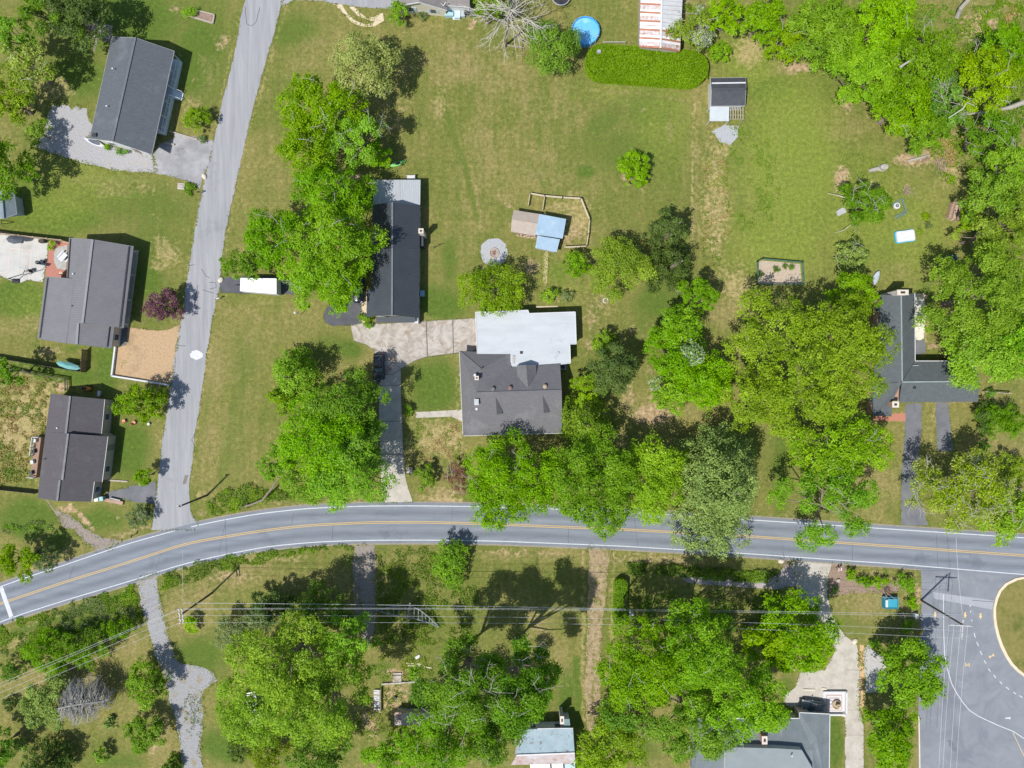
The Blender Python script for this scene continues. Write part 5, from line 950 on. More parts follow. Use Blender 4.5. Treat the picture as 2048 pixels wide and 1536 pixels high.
def leaves_mesh(name, C, Nrm, size, tint, material, parent, kind=None, aspect=.62):
    """one mesh of folded leaf faces: C centres (n,3), Nrm facing, size (n,), tint (n,)"""
    n = len(C)
    off = np.array(root_loc(parent)) if parent else np.zeros(3)
    a = rng.normal(size=(n, 3)); a -= (a * Nrm).sum(1, keepdims=True) * Nrm; a /= np.linalg.norm(a, axis=1, keepdims=True) + 1e-9
    b = np.cross(Nrm, a); s = size[:, None]
    V = np.empty((n, 4, 3)); V[:, 0] = C - a * s * .55; V[:, 1] = C + b * s * .5 * aspect - Nrm * s * .08; V[:, 2] = C + a * s * .55; V[:, 3] = C - b * s * .5 * aspect - Nrm * s * .08
    V -= off; V[:, :, 2] = np.maximum(V[:, :, 2], .012 - off[2])
    me = bpy.data.meshes.new(name); me.vertices.add(4 * n); me.vertices.foreach_set('co', V.astype(np.float32).ravel())
    me.loops.add(4 * n); me.loops.foreach_set('vertex_index', np.arange(4 * n, dtype=np.int32))
    me.polygons.add(n); me.polygons.foreach_set('loop_start', np.arange(0, 4 * n, 4, dtype=np.int32))
    at = me.attributes.new('tint', 'FLOAT', 'FACE'); at.data.foreach_set('value', np.clip(tint, 0, 1).astype(np.float32))
    me.update(calc_edges=True); me.materials.append(material)
    o = bpy.data.objects.new(name, me); COL.objects.link(o)
    if parent: o.parent = parent
    if kind: o['kind'] = kind
    return o

def unit(v): return v / (np.linalg.norm(v, axis=1, keepdims=True) + 1e-9)

def crown_points(cx, cy, rx, ry, zb, zt, style, n_leaf, leaf, seed, gap=0.0):
    """leaf centres, facings and tints for one crown"""
    r = np.random.default_rng(seed); Rm = (rx + ry) / 2
    ph = r.uniform(0, 6.28, 4); am = r.uniform(.03, .10, 4)
    def outline(t): return 1 + sum(am[k] * np.cos((k + 2) * t + ph[k]) for k in range(4))
    hc = zt - zb
    if style == 'cone':
        nb = max(14, int(26 * Rm / 4)); z = zb + hc * (1 - np.sqrt(r.random(nb))) * .98; lev = (z - zb) / hc
        t = r.uniform(0, 6.28, nb); rho = (1 - lev) ** .85 * r.uniform(.45, .9, nb)
        B = np.stack([cx + rho * rx * outline(t) * np.cos(t), cy + rho * ry * outline(t) * np.sin(t), z], 1); rb = Rm * (.16 + .2 * (1 - lev)) * r.uniform(.75, 1.2, nb)
        B = np.vstack([B, [[cx, cy, zt - .35 * Rm]]]); rb = np.append(rb, Rm * .22)
        flat = .75
    else:
        nb = {'broad': max(9, int(3.2 * Rm ** 1.12)), 'bush': max(5, int(6 * Rm)), 'sparse': max(8, int(2.6 * Rm ** 1.1)), 'dome': max(8, int(5 * Rm))}[style]
        k = np.arange(nb) + .5; rho = np.sqrt(k / nb) * .86 + r.normal(0, .05, nb); t = k * 2.39996 + r.normal(0, .25, nb); rho = np.clip(rho, 0, .93)
        dome = np.sqrt(np.clip(1 - (rho / 1.02) ** 2, .02, 1))
        z = zb + hc * (.12 + .80 * dome * r.uniform(.66, 1.08, nb)) - (.12 * hc if style == 'broad' else 0) * r.random(nb)
        o_ = outline(t) * (.95 if style in ('broad', 'sparse') else .96)
        B = np.stack([cx + rho * rx * o_ * np.cos(t), cy + rho * ry * o_ * np.sin(t), z], 1)
        rb = Rm * {'broad': .285, 'bush': .34, 'sparse': .25, 'dome': .28}[style] * (9 / max(nb, 9)) ** .28 * r.uniform(.72, 1.3, nb)
        flat = {'broad': .62, 'bush': .8, 'sparse': .55, 'dome': .8}[style]
        if gap: keep = r.random(nb) > gap; B = B[keep]; rb = rb[keep]
    w = rb ** 2; w /= w.sum()
    cl = max(.3, min(.62, Rm * .11))
    nsub = np.maximum(5, (w * n_leaf / (22 if style != 'sparse' else 15)).astype(int))
    Cs = []; Ns = []; Ts = []
    for i in range(len(B)):
        d = unit(r.normal(size=(nsub[i], 3))); d[:, 2] = np.abs(d[:, 2]) * 1.0 - .28 * r.random(nsub[i]); d = unit(d)
        sc = r.uniform(.72, 1.06, (nsub[i], 1)); c = B[i] + d * rb[i] * sc * np.array([1, 1, flat])
        Cs.append(c); Ns.append(d); Ts.append(np.full(nsub[i], r.normal(0, .07)) + r.normal(0, .10, nsub[i]))
    Cs = np.vstack(Cs); Ns = np.vstack(Ns); Ts = np.concatenate(Ts)
    per = max(3, int(n_leaf / len(Cs))); I = np.repeat(np.arange(len(Cs)), per); n = len(I)
    g = r.normal(0, 1, (n, 3)) * np.array([.5, .5, .3]) * cl
    C = Cs[I] + g
    Nn = unit(Ns[I] * .55 + np.array([0, 0, .6]) + r.normal(0, .46, (n, 3)) + g * .5)
    tint = .5 + Ts[I] + r.normal(0, .10, n)
    size = leaf * r.uniform(.65, 1.35, n)
    C[:, 2] = np.maximum(C[:, 2], .08)
    return C, Nn, size, tint, B

DENS = 0.93
def plant(px, py, rx, ry, h, style, pal, label, name, cat, group=None, leaf=None, base=None, gap=0.0, bark=None, twigs=0, pal2=None, frac2=.15, trunk_off=(0, 0), dens=1.0):
    """tree or bush seen at pixel (px,py) with crown half-sizes rx, ry px and height h"""
    zb = base if base is not None else (h * .2 if style in ('broad', 'sparse') else h * .08)
    hm = zb + (h - zb) * (.72 if style != 'cone' else .35)
    c = W(px, py, hm); k = (H - hm) / H / PX * (1.07 if style == 'broad' else 1.0); RX_, RY_ = rx * k, ry * k
    seed = int(px * 13 + py * 7 + h * 100)
    r = np.random.default_rng(seed); root = thing(name, label, cat, (c.x + trunk_off[0], c.y + trunk_off[1], 0), group)
    lf = leaf or {'broad': .30, 'sparse': .29, 'bush': .21, 'cone': .25, 'dome': .25}[style]
    area = math.pi * RX_ * RY_
    n = int(area * {'broad': 86, 'sparse': 44, 'bush': 150, 'cone': 110, 'dome': 120}[style] * (.34 / lf) ** 1.0 * DENS * dens * (1.0 if style != 'bush' else .8)); n = max(250, min(n, 38000))
    C, Nn, S, T, B = crown_points(c.x, c.y, RX_, RY_, zb, h, style, n, lf, seed + 1, gap)
    if pal2:
        m = r.random(len(C)) < 0; cc = B[r.choice(len(B), max(1, int(len(B) * frac2 * 2)), replace=False)]
        for q in cc: m |= (np.linalg.norm(C - q, axis=1) < .2 * (RX_ + RY_)) & (r.random(len(C)) < .5)
        leaves_mesh('crown', C[~m], Nn[~m], S[~m], T[~m], LM[pal], root); leaves_mesh('blossom', C[m], Nn[m], S[m], T[m], LM[pal2], root)
    else: leaves_mesh('crown', C, Nn, S, T, LM[pal], root)
    tb = MB(); b0 = Vector((c.x + trunk_off[0], c.y + trunk_off[1], -.1)); rt = max(.05, min(.42, .025 * h + .012 * (RX_ + RY_)))
    top = Vector((c.x, c.y, zb + (h - zb) * (.5 if style != 'cone' else .93))); mid = b0.lerp(top, .5) + Vector((r.normal(0, .06 * h * .3), r.normal(0, .06 * h * .3), 0))
    tb.tube([b0, b0.lerp(mid, .3), mid, top], [rt * 1.25, rt, rt * .75, rt * .3], 7)
    if style in ('broad', 'sparse') or (style == 'bush' and len(B) > 4):
        for q in B[r.choice(len(B), min(len(B), 11), replace=False)]:
            q = Vector(q); s0 = b0.lerp(mid, r.uniform(.55, 1)) if r.random() < .5 else mid.lerp(top, r.random() * .7)
            e = Vector((q.x, q.y, q.z + .1)); m1 = s0.lerp(e, .5) + Vector((0, 0, -.05 * h * r.random()))
            tb.tube([s0, m1, e], [rt * .42, rt * .27, rt * .1], 5)
    obj('trunk', tb, bark or M_bark, root)
    if twigs:
        tw = MB()
        for _ in range(twigs):
            q = B[r.integers(len(B))]; a = Vector(q) + Vector((r.normal(0, .5), r.normal(0, .5), .15 * (h - zb) * .5)); t = r.uniform(0, 6.28); l = r.uniform(1.0, 2.6)
            e = a + Vector((math.cos(t) * l, math.sin(t) * l, r.uniform(.1, .8))); m1 = a.lerp(e, .5) + Vector((r.normal(0, .15), r.normal(0, .15), .2)); tw.tube([a, m1, e], [.038, .03, .012], 4)
            for _k in range(3): s_ = m1.lerp(e, r.random()); t2 = t + r.normal(0, .7); tw.tube([s_, s_ + Vector((math.cos(t2) * l * .4, math.sin(t2) * l * .4, .1))], [.02, .008], 4)
        obj('bare_twigs', tw, M_twig, root, kind='stuff')
    return root

def inpoly(X, Y, poly):
    ins = np.zeros(X.shape, bool); n = len(poly)
    for k in range(n):
        (x0, y0), (x1, y1) = poly[k], poly[(k + 1) % n]
        cond = (y0 > Y) != (y1 > Y)
        ins ^= cond & (X < (x1 - x0) * (Y - y0) / (y1 - y0 + 1e-12) + x0)
    return ins
def cover(name, label, poly, pals, dens, hmax, leaf, scale=.5, thr=.45, upright=.3, cat=None):
    """uncountable low growth heaped over a pixel polygon; one object per kind of leaf"""
    xs = [p[0] for p in poly]; ys = [p[1] for p in poly]
    A = (max(xs) - min(xs)) * (max(ys) - min(ys)) / PX ** 2; n = int(A * dens)
    X = rng.uniform(min(xs), max(xs), n); Y = rng.uniform(min(ys), max(ys), n)
    wx = X / PX; wy = Y / PX
    nz = fnoise(wx + 300, wy + 300, scale, int(xs[0]) % 97 + 5, 4)
    jx = X + (fnoise(wx + 90, wy + 50, .6, 9) - .5) * 24; jy = Y + (fnoise(wx + 20, wy + 150, .6, 11) - .5) * 24
    keep = inpoly(jx, jy, poly) & (nz > thr); X, Y, nz = X[keep], Y[keep], nz[keep]; n = len(X)
    hz = np.clip((nz - thr) / .28, .03, 1) * hmax
    C = np.stack([(X - 1024) / PX, -(Y - 768) / PX, hz * rng.uniform(.55, 1.0, n) + .03], 1)
    Nn = unit(np.array([0, 0, 1.0]) * (1 - upright) + rng.normal(0, .6, (n, 3)))
    tint = .5 + (nz - .6) * .9 + rng.normal(0, .16, n); S = leaf * rng.uniform(.6, 1.4, n)
    root = thing(name, label, None, (0, 0, 0)); root['kind'] = 'stuff'
    pk = fnoise(C[:, 0] + 800, C[:, 1] + 800, .25, 21, 3) + rng.normal(0, .04, n); q = np.quantile(pk, np.linspace(0, 1, len(pals) + 1))
    bpy.data.objects.remove(root); 
    me_parts = []
    for i, pl in enumerate(pals):
        m = (pk >= q[i]) & (pk <= q[i + 1])
        o = leaves_mesh(name, C[m], Nn[m], S[m], tint[m], LM[pl], None, kind='stuff', aspect=.5)
        o['label'] = label if len(pals) == 1 else ({'bright': 'bright green ', 'lime': 'lime green ', 'mid': 'mid green ', 'straw': 'straw-coloured ', 'greyg': 'grey-green ', 'shadeg': 'deep green ', 'olive': 'olive ', 'red': 'reddish ', 'dark': 'dark '}[pl] + label)
T_ = 'tree'; B_ = 'shrub'
# (px, py, rx, ry, height, style, palette, label, extras)
TREES = [
 # upper left corner
 (14, 62, 40, 40, 11, 'broad', 'bright', 'bright green tree at the corner of the paver yard', dict(base=1.0)),
 (78, 14, 60, 40, 13, 'broad', 'mid', 'mid green tree spreading over the shaded corner lawn', dict(base=1.0)),
 (140, 22, 68, 46, 12, 'broad', 'dark', 'dark green tree shading the lawn above the loose pavers', dict(base=1.5)),
 (34, 122, 58, 50, 11, 'broad', 'olive', 'olive-leaved tree left of the loose pavers', dict(twigs=5, base=.8, pal2='pale', frac2=.2)),
 (8, 195, 44, 46, 9, 'broad', 'olive', 'low olive tree at the lawn edge above the gravel drive', dict(base=.8)),
 (-12, 325, 52, 62, 12, 'broad', 'mid', 'tree at the lawn edge casting shade above the slate-blue shed', dict(base=1.2)),
 (70, 262, 30, 26, 5, 'bush', 'olive', 'low olive bush at the end of the pale gravel drive', {}),
 (6, 742, 26, 30, 8, 'broad', 'mid', 'mid green tree at the end of the dark plank fence', {}),
 # beside black-roofed house
 (722, 120, 74, 62, 13, 'broad', 'pale', 'pale yellowish spring tree above the green tree row', dict(leaf=.3, dens=1.1)),
 (632, 212, 92, 76, 14, 'broad', 'bright', 'broad bright green tree beside the side lane lawn', dict(twigs=14)),
 (612, 285, 66, 60, 13, 'broad', 'bright', 'bright green tree joining two larger crowns by the lane', dict(twigs=8)),
 (700, 270, 70, 55, 13, 'sparse', 'bright', 'open-crowned green tree with grey limbs above the kayak', dict(twigs=14, dens=1.5)),
 (752, 308, 30, 30, 6, 'broad', 'bright', 'small green tree next to the green kayak', {}),
 (655, 375, 84, 60, 14, 'broad', 'bright', 'green tree reaching over the galvanised carport', dict(twigs=6)),
 (665, 470, 92, 86, 16, 'broad', 'bright', 'tall bright green tree overhanging the black roof', dict(twigs=10)),
 (540, 470, 66, 64, 13, 'broad', 'bright', 'green tree standing left of the tall tree by the black roof', dict(twigs=6)),
 (626, 548, 70, 62, 14, 'broad', 'bright', 'green tree above the white box trailer', dict(twigs=6)),
 (672, 560, 52, 62, 12, 'broad', 'bright', 'green tree over the dark asphalt pad', {}),
 (478, 530, 46, 30, 8, 'broad', 'mid', 'small feathery tree leaning over the side lane', dict(leaf=.26)),
 # lane trees
 (321, 610, 41, 36, 5.5, 'dome', 'purple', 'round purple-leaved tree beside the tan gravel pad', {}),
 (279, 808, 53, 41, 7, 'dome', 'conifer', 'rounded green tree beside the brown-roofed house', {}),
 (283, 954, 23, 19, 5, 'dome', 'lime', 'small round lime tree by the lane mouth', {}),
 (392, 236, 32, 24, 3.2, 'bush', 'lime', 'low yellow-green shrub in the lawn before the porch', {}),
 # triangle by the road
 (588, 752, 58, 58, 13, 'cone', 'bright', 'bright green conifer at the top of the roadside clump', dict(leaf=.28)),
 (560, 790, 30, 34, 9, 'cone', 'bright', 'small bright conifer on the lawn side of the roadside clump', {}),
 (690, 812, 82, 58, 14, 'broad', 'mid', 'mid green tree over the edge of the concrete drive', dict(leaf=.3)),
 (645, 872, 100, 86, 15, 'broad', 'bright', 'broad bright tree in the middle of the roadside clump', dict(leaf=.3)),
 (690, 950, 88, 74, 14, 'broad', 'bright', 'bright tree at the road end of the roadside clump', dict(leaf=.3)),
 (715, 880, 54, 70, 13, 'broad', 'mid', 'darker tree bordering the long concrete drive', dict(leaf=.3)),
 (610, 965, 50, 50, 10, 'broad', 'bright', 'low bright tree near the road edge of the clump', dict(leaf=.28)),
 (545, 932, 34, 34, 8, 'broad', 'bright', 'small light tree leaning from the roadside clump', dict(leaf=.26)),
 # centre yard
 (1105, 84, 56, 66, 9, 'dome', 'conifer', 'dense rounded evergreen beside the round pool', {}),
 (976, 6, 36, 34, 8, 'broad', 'bright', 'green tree between the white house and the bare tree', {}),
 (796, 18, 20, 24, 4.5, 'bush', 'bright', 'bright shrub at the corner of the white-sided house', {}),
 (988, 578, 66, 54, 8, 'broad', 'lime', 'yellow-green tree over the corner of the white flat roof', dict(leaf=.26)),
 (1098, 591, 17, 18, 2.4, 'bush', 'lime', 'round lime shrub behind the white flat roof', {}),
 (1133, 592, 14, 13, 1.4, 'bush', 'greyg', 'small grey-green bush in the bed behind the flat roof', {}),
 (1152, 530, 28, 32, 5, 'dome', 'bright', 'small bright round tree between coop pen and yellow tree', {}),
 (1240, 534, 70, 62, 9, 'broad', 'lime', 'yellow-green tree below the wooden pen', dict(leaf=.26)),
 (1342, 462, 46, 46, 12, 'cone', 'dark', 'dark spiky conifer at the lawn edge', dict(leaf=.3)),
 (1346, 535, 52, 50, 12, 'cone', 'dark', 'dark grey-green conifer below the spiky one', dict(twigs=6)),
 (1270, 334, 37, 34, 4, 'bush', 'bright', 'lone rounded shrub in the middle of the big lawn', dict(gap=.2, leaf=.26)),
 (1402, 588, 40, 40, 9, 'broad', 'bright', 'bright tree at the top of the dividing tree line', {}),
 (1362, 650, 48, 44, 10, 'broad', 'bright', 'bright tree below the dark conifers', {}),
 (1360, 710, 68, 62, 11, 'broad', 'bright', 'green tree dusted with white blossom', dict(pal2='white', frac2=.045)),
 (1408, 762, 66, 64, 11, 'broad', 'bright', 'bright green tree facing the big oak', {}),
 (1345, 785, 46, 42, 9, 'broad', 'lime', 'light tree at the bare patch below the blossom tree', dict(pal2='white', frac2=.04)),
 (1228, 735, 58, 56, 10, 'dome', 'dark', 'dark olive rounded tree right of the flat roof', dict(leaf=.26)),
 (1208, 680, 28, 24, 6, 'cone', 'conifer', 'small conifer above the dark olive tree', {}),
 (1178, 782, 38, 34, 7, 'broad', 'lime', 'lime green tree beside the dormered house gable', {}),
 (1166, 846, 62, 56, 14, 'cone', 'olive', 'olive conifer at the corner of the dormered house', dict(leaf=.28)),
 (850, 951, 24, 25, 3.2, 'dome', 'conifer', 'small round evergreen beside the red bush', {}),
 (910, 955, 25, 38, 3.2, 'sparse', 'red', 'thin reddish bush beside the road-front trees', dict(leaf=.2, twigs=6, base=.3)),
 (733, 640, 15, 16, 1.4, 'bush', 'bright', 'bright clipped shrub at the black-roofed house corner', {}),
 (816, 820, 8, 12, 2, 'bush', 'bright', 'small shrub at the start of the concrete walk', {}),
 # road front row
 (1018, 966, 102, 98, 13, 'broad', 'bright', 'round bright tree in front of the dormered house', dict(leaf=.29, twigs=6)),
 (1190, 970, 96, 110, 15, 'broad', 'bright', 'tall bright tree overhanging the road lane', dict(leaf=.3, dens=1.15)),
 (1312, 962, 68, 96, 12, 'broad', 'lime', 'yellow-green tree squeezed between bright tree and pine', {}),
 (1434, 968, 106, 140, 19, 'cone', 'pine', 'big grey-green pine over the road', dict(leaf=.3, dens=1.2)),
 (1640, 715, 172, 150, 19, 'broad', 'olive', 'huge olive oak beside the L-shaped house', dict(leaf=.3)),
 (1722, 585, 50, 42, 9, 'broad', 'bright', 'bright tree behind the huge olive oak', {}),
 (1528, 795, 70, 70, 14, 'broad', 'olive', 'olive tree on the lawn side of the huge oak', {}),
 (1690, 892, 114, 76, 13, 'broad', 'bright', 'bright tree below the huge oak', dict(twigs=10, dens=.9)),
 (1665, 1015, 124, 92, 13, 'sparse', 'bright', 'open straggling tree reaching over the road', dict(twigs=16, gap=.25, dens=1.1)),
 (1930, 985, 122, 88, 12, 'sparse', 'pale', 'thin half-bare tree over the end of the paired drive', dict(twigs=90, dens=1.3, pal2='olive', frac2=.3)),
 (2030, 1030, 50, 60, 10, 'broad', 'lime', 'lime tree at the road beside the half-bare tree', dict(twigs=8)),
 (2010, 842, 42, 40, 5, 'bush', 'mid', 'round green shrub below the L-shaped house gable', {}),
 (1972, 835, 24, 30, 4, 'bush', 'dark', 'dark shrub against the boundary hedge', {}),
 (2025, 940, 34, 34, 4, 'bush', 'olive', 'olive shrub beyond the dark boundary shrub', {}),
 # top right wood
 (1392, 45, 44, 52, 8, 'broad', 'olive', 'tangled tree with bare vines next to the barn', dict(pal2='white', frac2=.12, twigs=14)),
 (1450, 22, 46, 34, 9, 'broad', 'bright', 'bright tree behind the tangled tree by the barn', {}),
 (1442, 102, 24, 24, 3, 'bush', 'bright', 'low bright shrub at the hedge end', {}),
 (1530, 30, 54, 44, 9, 'broad', 'bright', 'bright tree at the top of the grassy clearing', {}),
 (1572, 78, 42, 42, 7, 'broad', 'lime', 'yellow-green tree at the clearing edge', dict(twigs=4)),
 (1662, 55, 78, 72, 12, 'broad', 'bright', 'wide bright crown at the front of the wood', dict(dens=1.1)),
 (1775, 40, 76, 66, 13, 'broad', 'bright', 'bright crown at the top of the wood', dict(dens=1.1, twigs=4)),
 (1735, 138, 82, 64, 12, 'broad', 'bright', 'bright crown above the pale dirt patch', dict(dens=1.1)),
 (1850, 110, 76, 74, 13, 'broad', 'bright', 'bright crown deep in the wood', dict(dens=1.1, twigs=8)),
 (1815, 205, 70, 56, 11, 'broad', 'bright', 'bright crown overlooking the brush piles', dict(dens=1.1, twigs=6)),
 (1862, 262, 50, 42, 8, 'broad', 'bright', 'low bright tree above the grey log', {}),
 (1900, 190, 48, 54, 11, 'broad', 'mid', 'mid green crown with bare branches by the leaning trunk', dict(twigs=26)),
 (1985, 150, 62, 72, 13, 'broad', 'lime', 'lime crown beyond the bare brushy slope', dict(twigs=10)),
 (2034, 90, 44, 60, 13, 'broad', 'bright', 'bright crown on the far slope of the wood', {}),
 (1990, 262, 60, 56, 10, 'sparse', 'mid', 'thin mid green tree below the leaning trunk', dict(twigs=18, dens=1.6)),
 (2032, 330, 50, 54, 11, 'broad', 'bright', 'bright tree on the slope above the lime crowns', {}),
 (2000, 385, 60, 56, 12, 'broad', 'lime', 'lime crown beside the stacked firewood', {}),
 (2040, 440, 50, 60, 13, 'broad', 'olive', 'olive crown behind the lime one by the firewood', {}),
 (1978, 468, 48, 40, 9, 'broad', 'olive', 'small olive tree shading the firewood tarp', {}),
 (1985, 590, 118, 106, 16, 'broad', 'lime', 'huge lime-yellow tree right of the white end chimney', dict(dens=1.05)),
 (1975, 705, 90, 66, 14, 'broad', 'lime', 'lime-yellow tree over the gable of the L-shaped house', {}),
 (2050, 690, 60, 80, 14, 'broad', 'bright', 'bright tree beyond the huge lime-yellow tree', {}),
 (1738, 405, 48, 54, 7, 'sparse', 'mid', 'storm-broken tree with white branch by the stump', dict(twigs=16, dens=2.0, base=.6)),
 (1706, 508, 38, 38, 6, 'cone', 'pine', 'small grey-green conifer with a dead top', dict(twigs=5)),
 (1935, 440, 22, 24, 2.6, 'bush', 'lime', 'low yellow-green bush against the firewood', {}),
 # below the road
 (900, 1128, 42, 46, 4.6, 'bush', 'bright', 'upright bright tree on the shaded verge below the road', dict(leaf=.26)),
 (640, 1222, 62, 46, 9, 'broad', 'mid', 'mid green tree under the wires by the dirt drive', {}),
 (545, 1215, 44, 34, 6, 'broad', 'dark', 'dark tree in the shade under the wires', {}),
 (562, 1348, 120, 94, 22, 'broad', 'lime', 'big yellow-green tree over the yard below the wires', dict(leaf=.3)),
 (500, 1430, 86, 82, 15, 'broad', 'lime', 'yellow-green tree facing the gravel drive', dict(leaf=.3)),
 (630, 1420, 98, 92, 25, 'broad', 'lime', 'yellow-green tree beside the bare dirt yard', dict(leaf=.3)),
 (684, 1292, 58, 52, 18, 'broad', 'bright', 'green tree at the end of the dirt drive', {}),
 (630, 1520, 70, 44, 12, 'broad', 'mid', 'mid green tree cut by the bottom edge near the dirt yard', {}),
 (918, 1390, 106, 92, 26, 'sparse', 'mid', 'tall open tree left of the tin-roofed house', dict(twigs=34, dens=2.8, base=4)),
 (1034, 1384, 94, 94, 27, 'sparse', 'mid', 'tall open tree over the tin-roofed house', dict(twigs=30, dens=2.9, base=4)),
 (895, 1496, 110, 62, 18, 'broad', 'mid', 'wide mid green tree left of the tin roof', dict(twigs=14)),
 (785, 1515, 56, 40, 11, 'broad', 'bright', 'green tree below the bare dirt yard', {}),
 (980, 1490, 60, 64, 17, 'broad', 'mid', 'mid green tree touching the tin roof', dict(twigs=12)),
 (1290, 1345, 96, 96, 20, 'broad', 'bright', 'bright tree beside the dirt track', dict(twigs=8, dens=1.05)),
 (1400, 1320, 98, 92, 22, 'broad', 'bright', 'bright tall tree below the wires', dict(twigs=8, dens=1.05)),
 (1492, 1412, 100, 84, 18, 'broad', 'bright', 'bright tree covering the blue-grey roof corner', dict(twigs=8)),
 (1395, 1462, 104, 78, 16, 'broad', 'bright', 'bright tree over the corner of the blue-grey roof', dict(twigs=6)),
 (1602, 1275, 86, 82, 12, 'broad', 'bright', 'bright tree shading the long concrete drive', dict(leaf=.34)),
 (1540, 1290, 50, 50, 12, 'broad', 'lime', 'lime tree left of the long concrete drive', dict(leaf=.34)),
 (1832, 1358, 74, 72, 11, 'broad', 'bright', 'bright tree beside the road junction', dict(leaf=.34)),
 (1788, 1480, 56, 70, 11, 'broad', 'bright', 'bright tree between the long drive and the junction', dict(leaf=.34)),
 (1225, 1500, 76, 56, 9, 'broad', 'olive', 'olive tree at the foot of the dirt track', {}),
 (1250, 1430, 52, 40, 10, 'broad', 'mid', 'mid green tree shading the end of the dirt track', {}),
 (1180, 1530, 40, 30, 6, 'bush', 'lime', 'yellow-green bush at the tin-roofed house', {}),
 # bottom left
 (92, 1312, 50, 40, 5, 'bush', 'bright', 'green shrub under the slanting wires', {}),
 (165, 1300, 50, 38, 5, 'bush', 'conifer', 'evergreen shrub under the slanting wires near the gravel drive', {}),
 (232, 1258, 36, 22, 4, 'bush', 'mid', 'mid green shrub between verge weeds and slanting wires', {}),
 (20, 1345, 30, 20, 3.6, 'bush', 'mid', 'mid green shrub at the wires by the left edge', {}),
 (288, 1373, 42, 54, 6, 'dome', 'conifer', 'tall oval evergreen beside the gravel drive', dict(leaf=.24)),
 (285, 1472, 43, 44, 5, 'dome', 'conifer', 'round clipped evergreen on the lawn by the gravel drive', dict(leaf=.22)),
 (86, 1408, 50, 58, 6, 'dome', 'pine', 'blue-green spruce next to the grey dead spruce', {}),
 (16, 1410, 14, 15, 1.6, 'bush', 'dark', 'small dark shrub on the lower lawn', {}),
 (219, 1446, 15, 13, 1.8, 'cone', 'pine', 'tiny conifer between the dead spruce and round evergreen', {}),
 (40, 1488, 15, 16, 1.8, 'dome', 'pine', 'small ball conifer near the dark corner trees', {}),
 (-10, 1500, 38, 48, 7, 'dome', 'mid', 'mid green tree in the lower left corner', {}),
 (95, 1525, 62, 36, 8, 'cone', 'dark', 'dark conifer at the bottom edge', {}),
 (200, 1512, 18, 18, 2.4, 'dome', 'conifer', 'small round evergreen in the dark shade', {}),
 (345, 1532, 24, 24, 3, 'cone', 'mid', 'small young conifer by the lower gravel drive', {}),
 (380, 1250, 15, 19, 2.2, 'dome', 'lime', 'small oval lime shrub below the double pole', {}),
 (470, 1262, 48, 36, 4.5, 'bush', 'greyg', 'grey-green shrub mass under the wires', {}),
 (525, 1232, 36, 30, 5, 'bush', 'greyg', 'grey-green shrub next to the dark shaded tree', {}),
 (530, 1510, 44, 34, 5, 'bush', 'olive', 'olive shrub in shade at the bottom edge', {}),
 (480, 1500, 30, 30, 4, 'bush', 'dark', 'dark shrub at the lawn below the yellow-green trees', {}),
 (30, 1122, 46, 34, 7, 'broad', 'lime', 'lime tree on the verge at the left edge', dict(gap=.2)),
 (85, 1120, 32, 26, 5, 'bush', 'greyg', 'grey-green bush on the verge beside the lime tree', {}),
 (275, 1034, 24, 22, 3, 'bush', 'greyg', 'grey-green bush beside the wooden box at the lane mouth', {}),
 # small shrubs by the junction
 (1702, 1150, 12, 14, 1.6, 'bush', 'bright', 'bright shrub at the drive end of the mulch bed', {}),
 (1728, 1163, 22, 10, 1.4, 'bush', 'bright', 'low bright shrub in the middle of the mulch bed', {}),
 (1760, 1164, 18, 11, 1.5, 'bush', 'bright', 'small bright shrub next to the bare brown shrub', {}),
 (1812, 1170, 22, 16, 2, 'bush', 'bright', 'wide bright shrub at the junction end of the mulch bed', {}),
 (1826, 1208, 11, 17, 1.7, 'bush', 'bright', 'upright bright shrub above the corner utility pole', {}),
 (1816, 1254, 12, 15, 1.5, 'bush', 'bright', 'bright shrub below the white roadside cabinet', {}),
 (1748, 1290, 16, 8, 1.2, 'bush', 'mid', 'low green shrub at the top of the grey gravel patch', {}),
]
CATN = {'broad': ('broadleaf_tree', T_), 'cone': ('conifer', T_), 'bush': ('shrub', B_), 'dome': ('round_tree', T_), 'sparse': ('open_tree', T_)}
for px, py, rx, ry, h, sty, pal, lb, ex in TREES:
    nm, ct = CATN[sty]
    if h < 3.3: nm, ct = 'shrub', B_
    plant(px, py, rx, ry, h, sty, pal, lb, nm, ct, **ex)

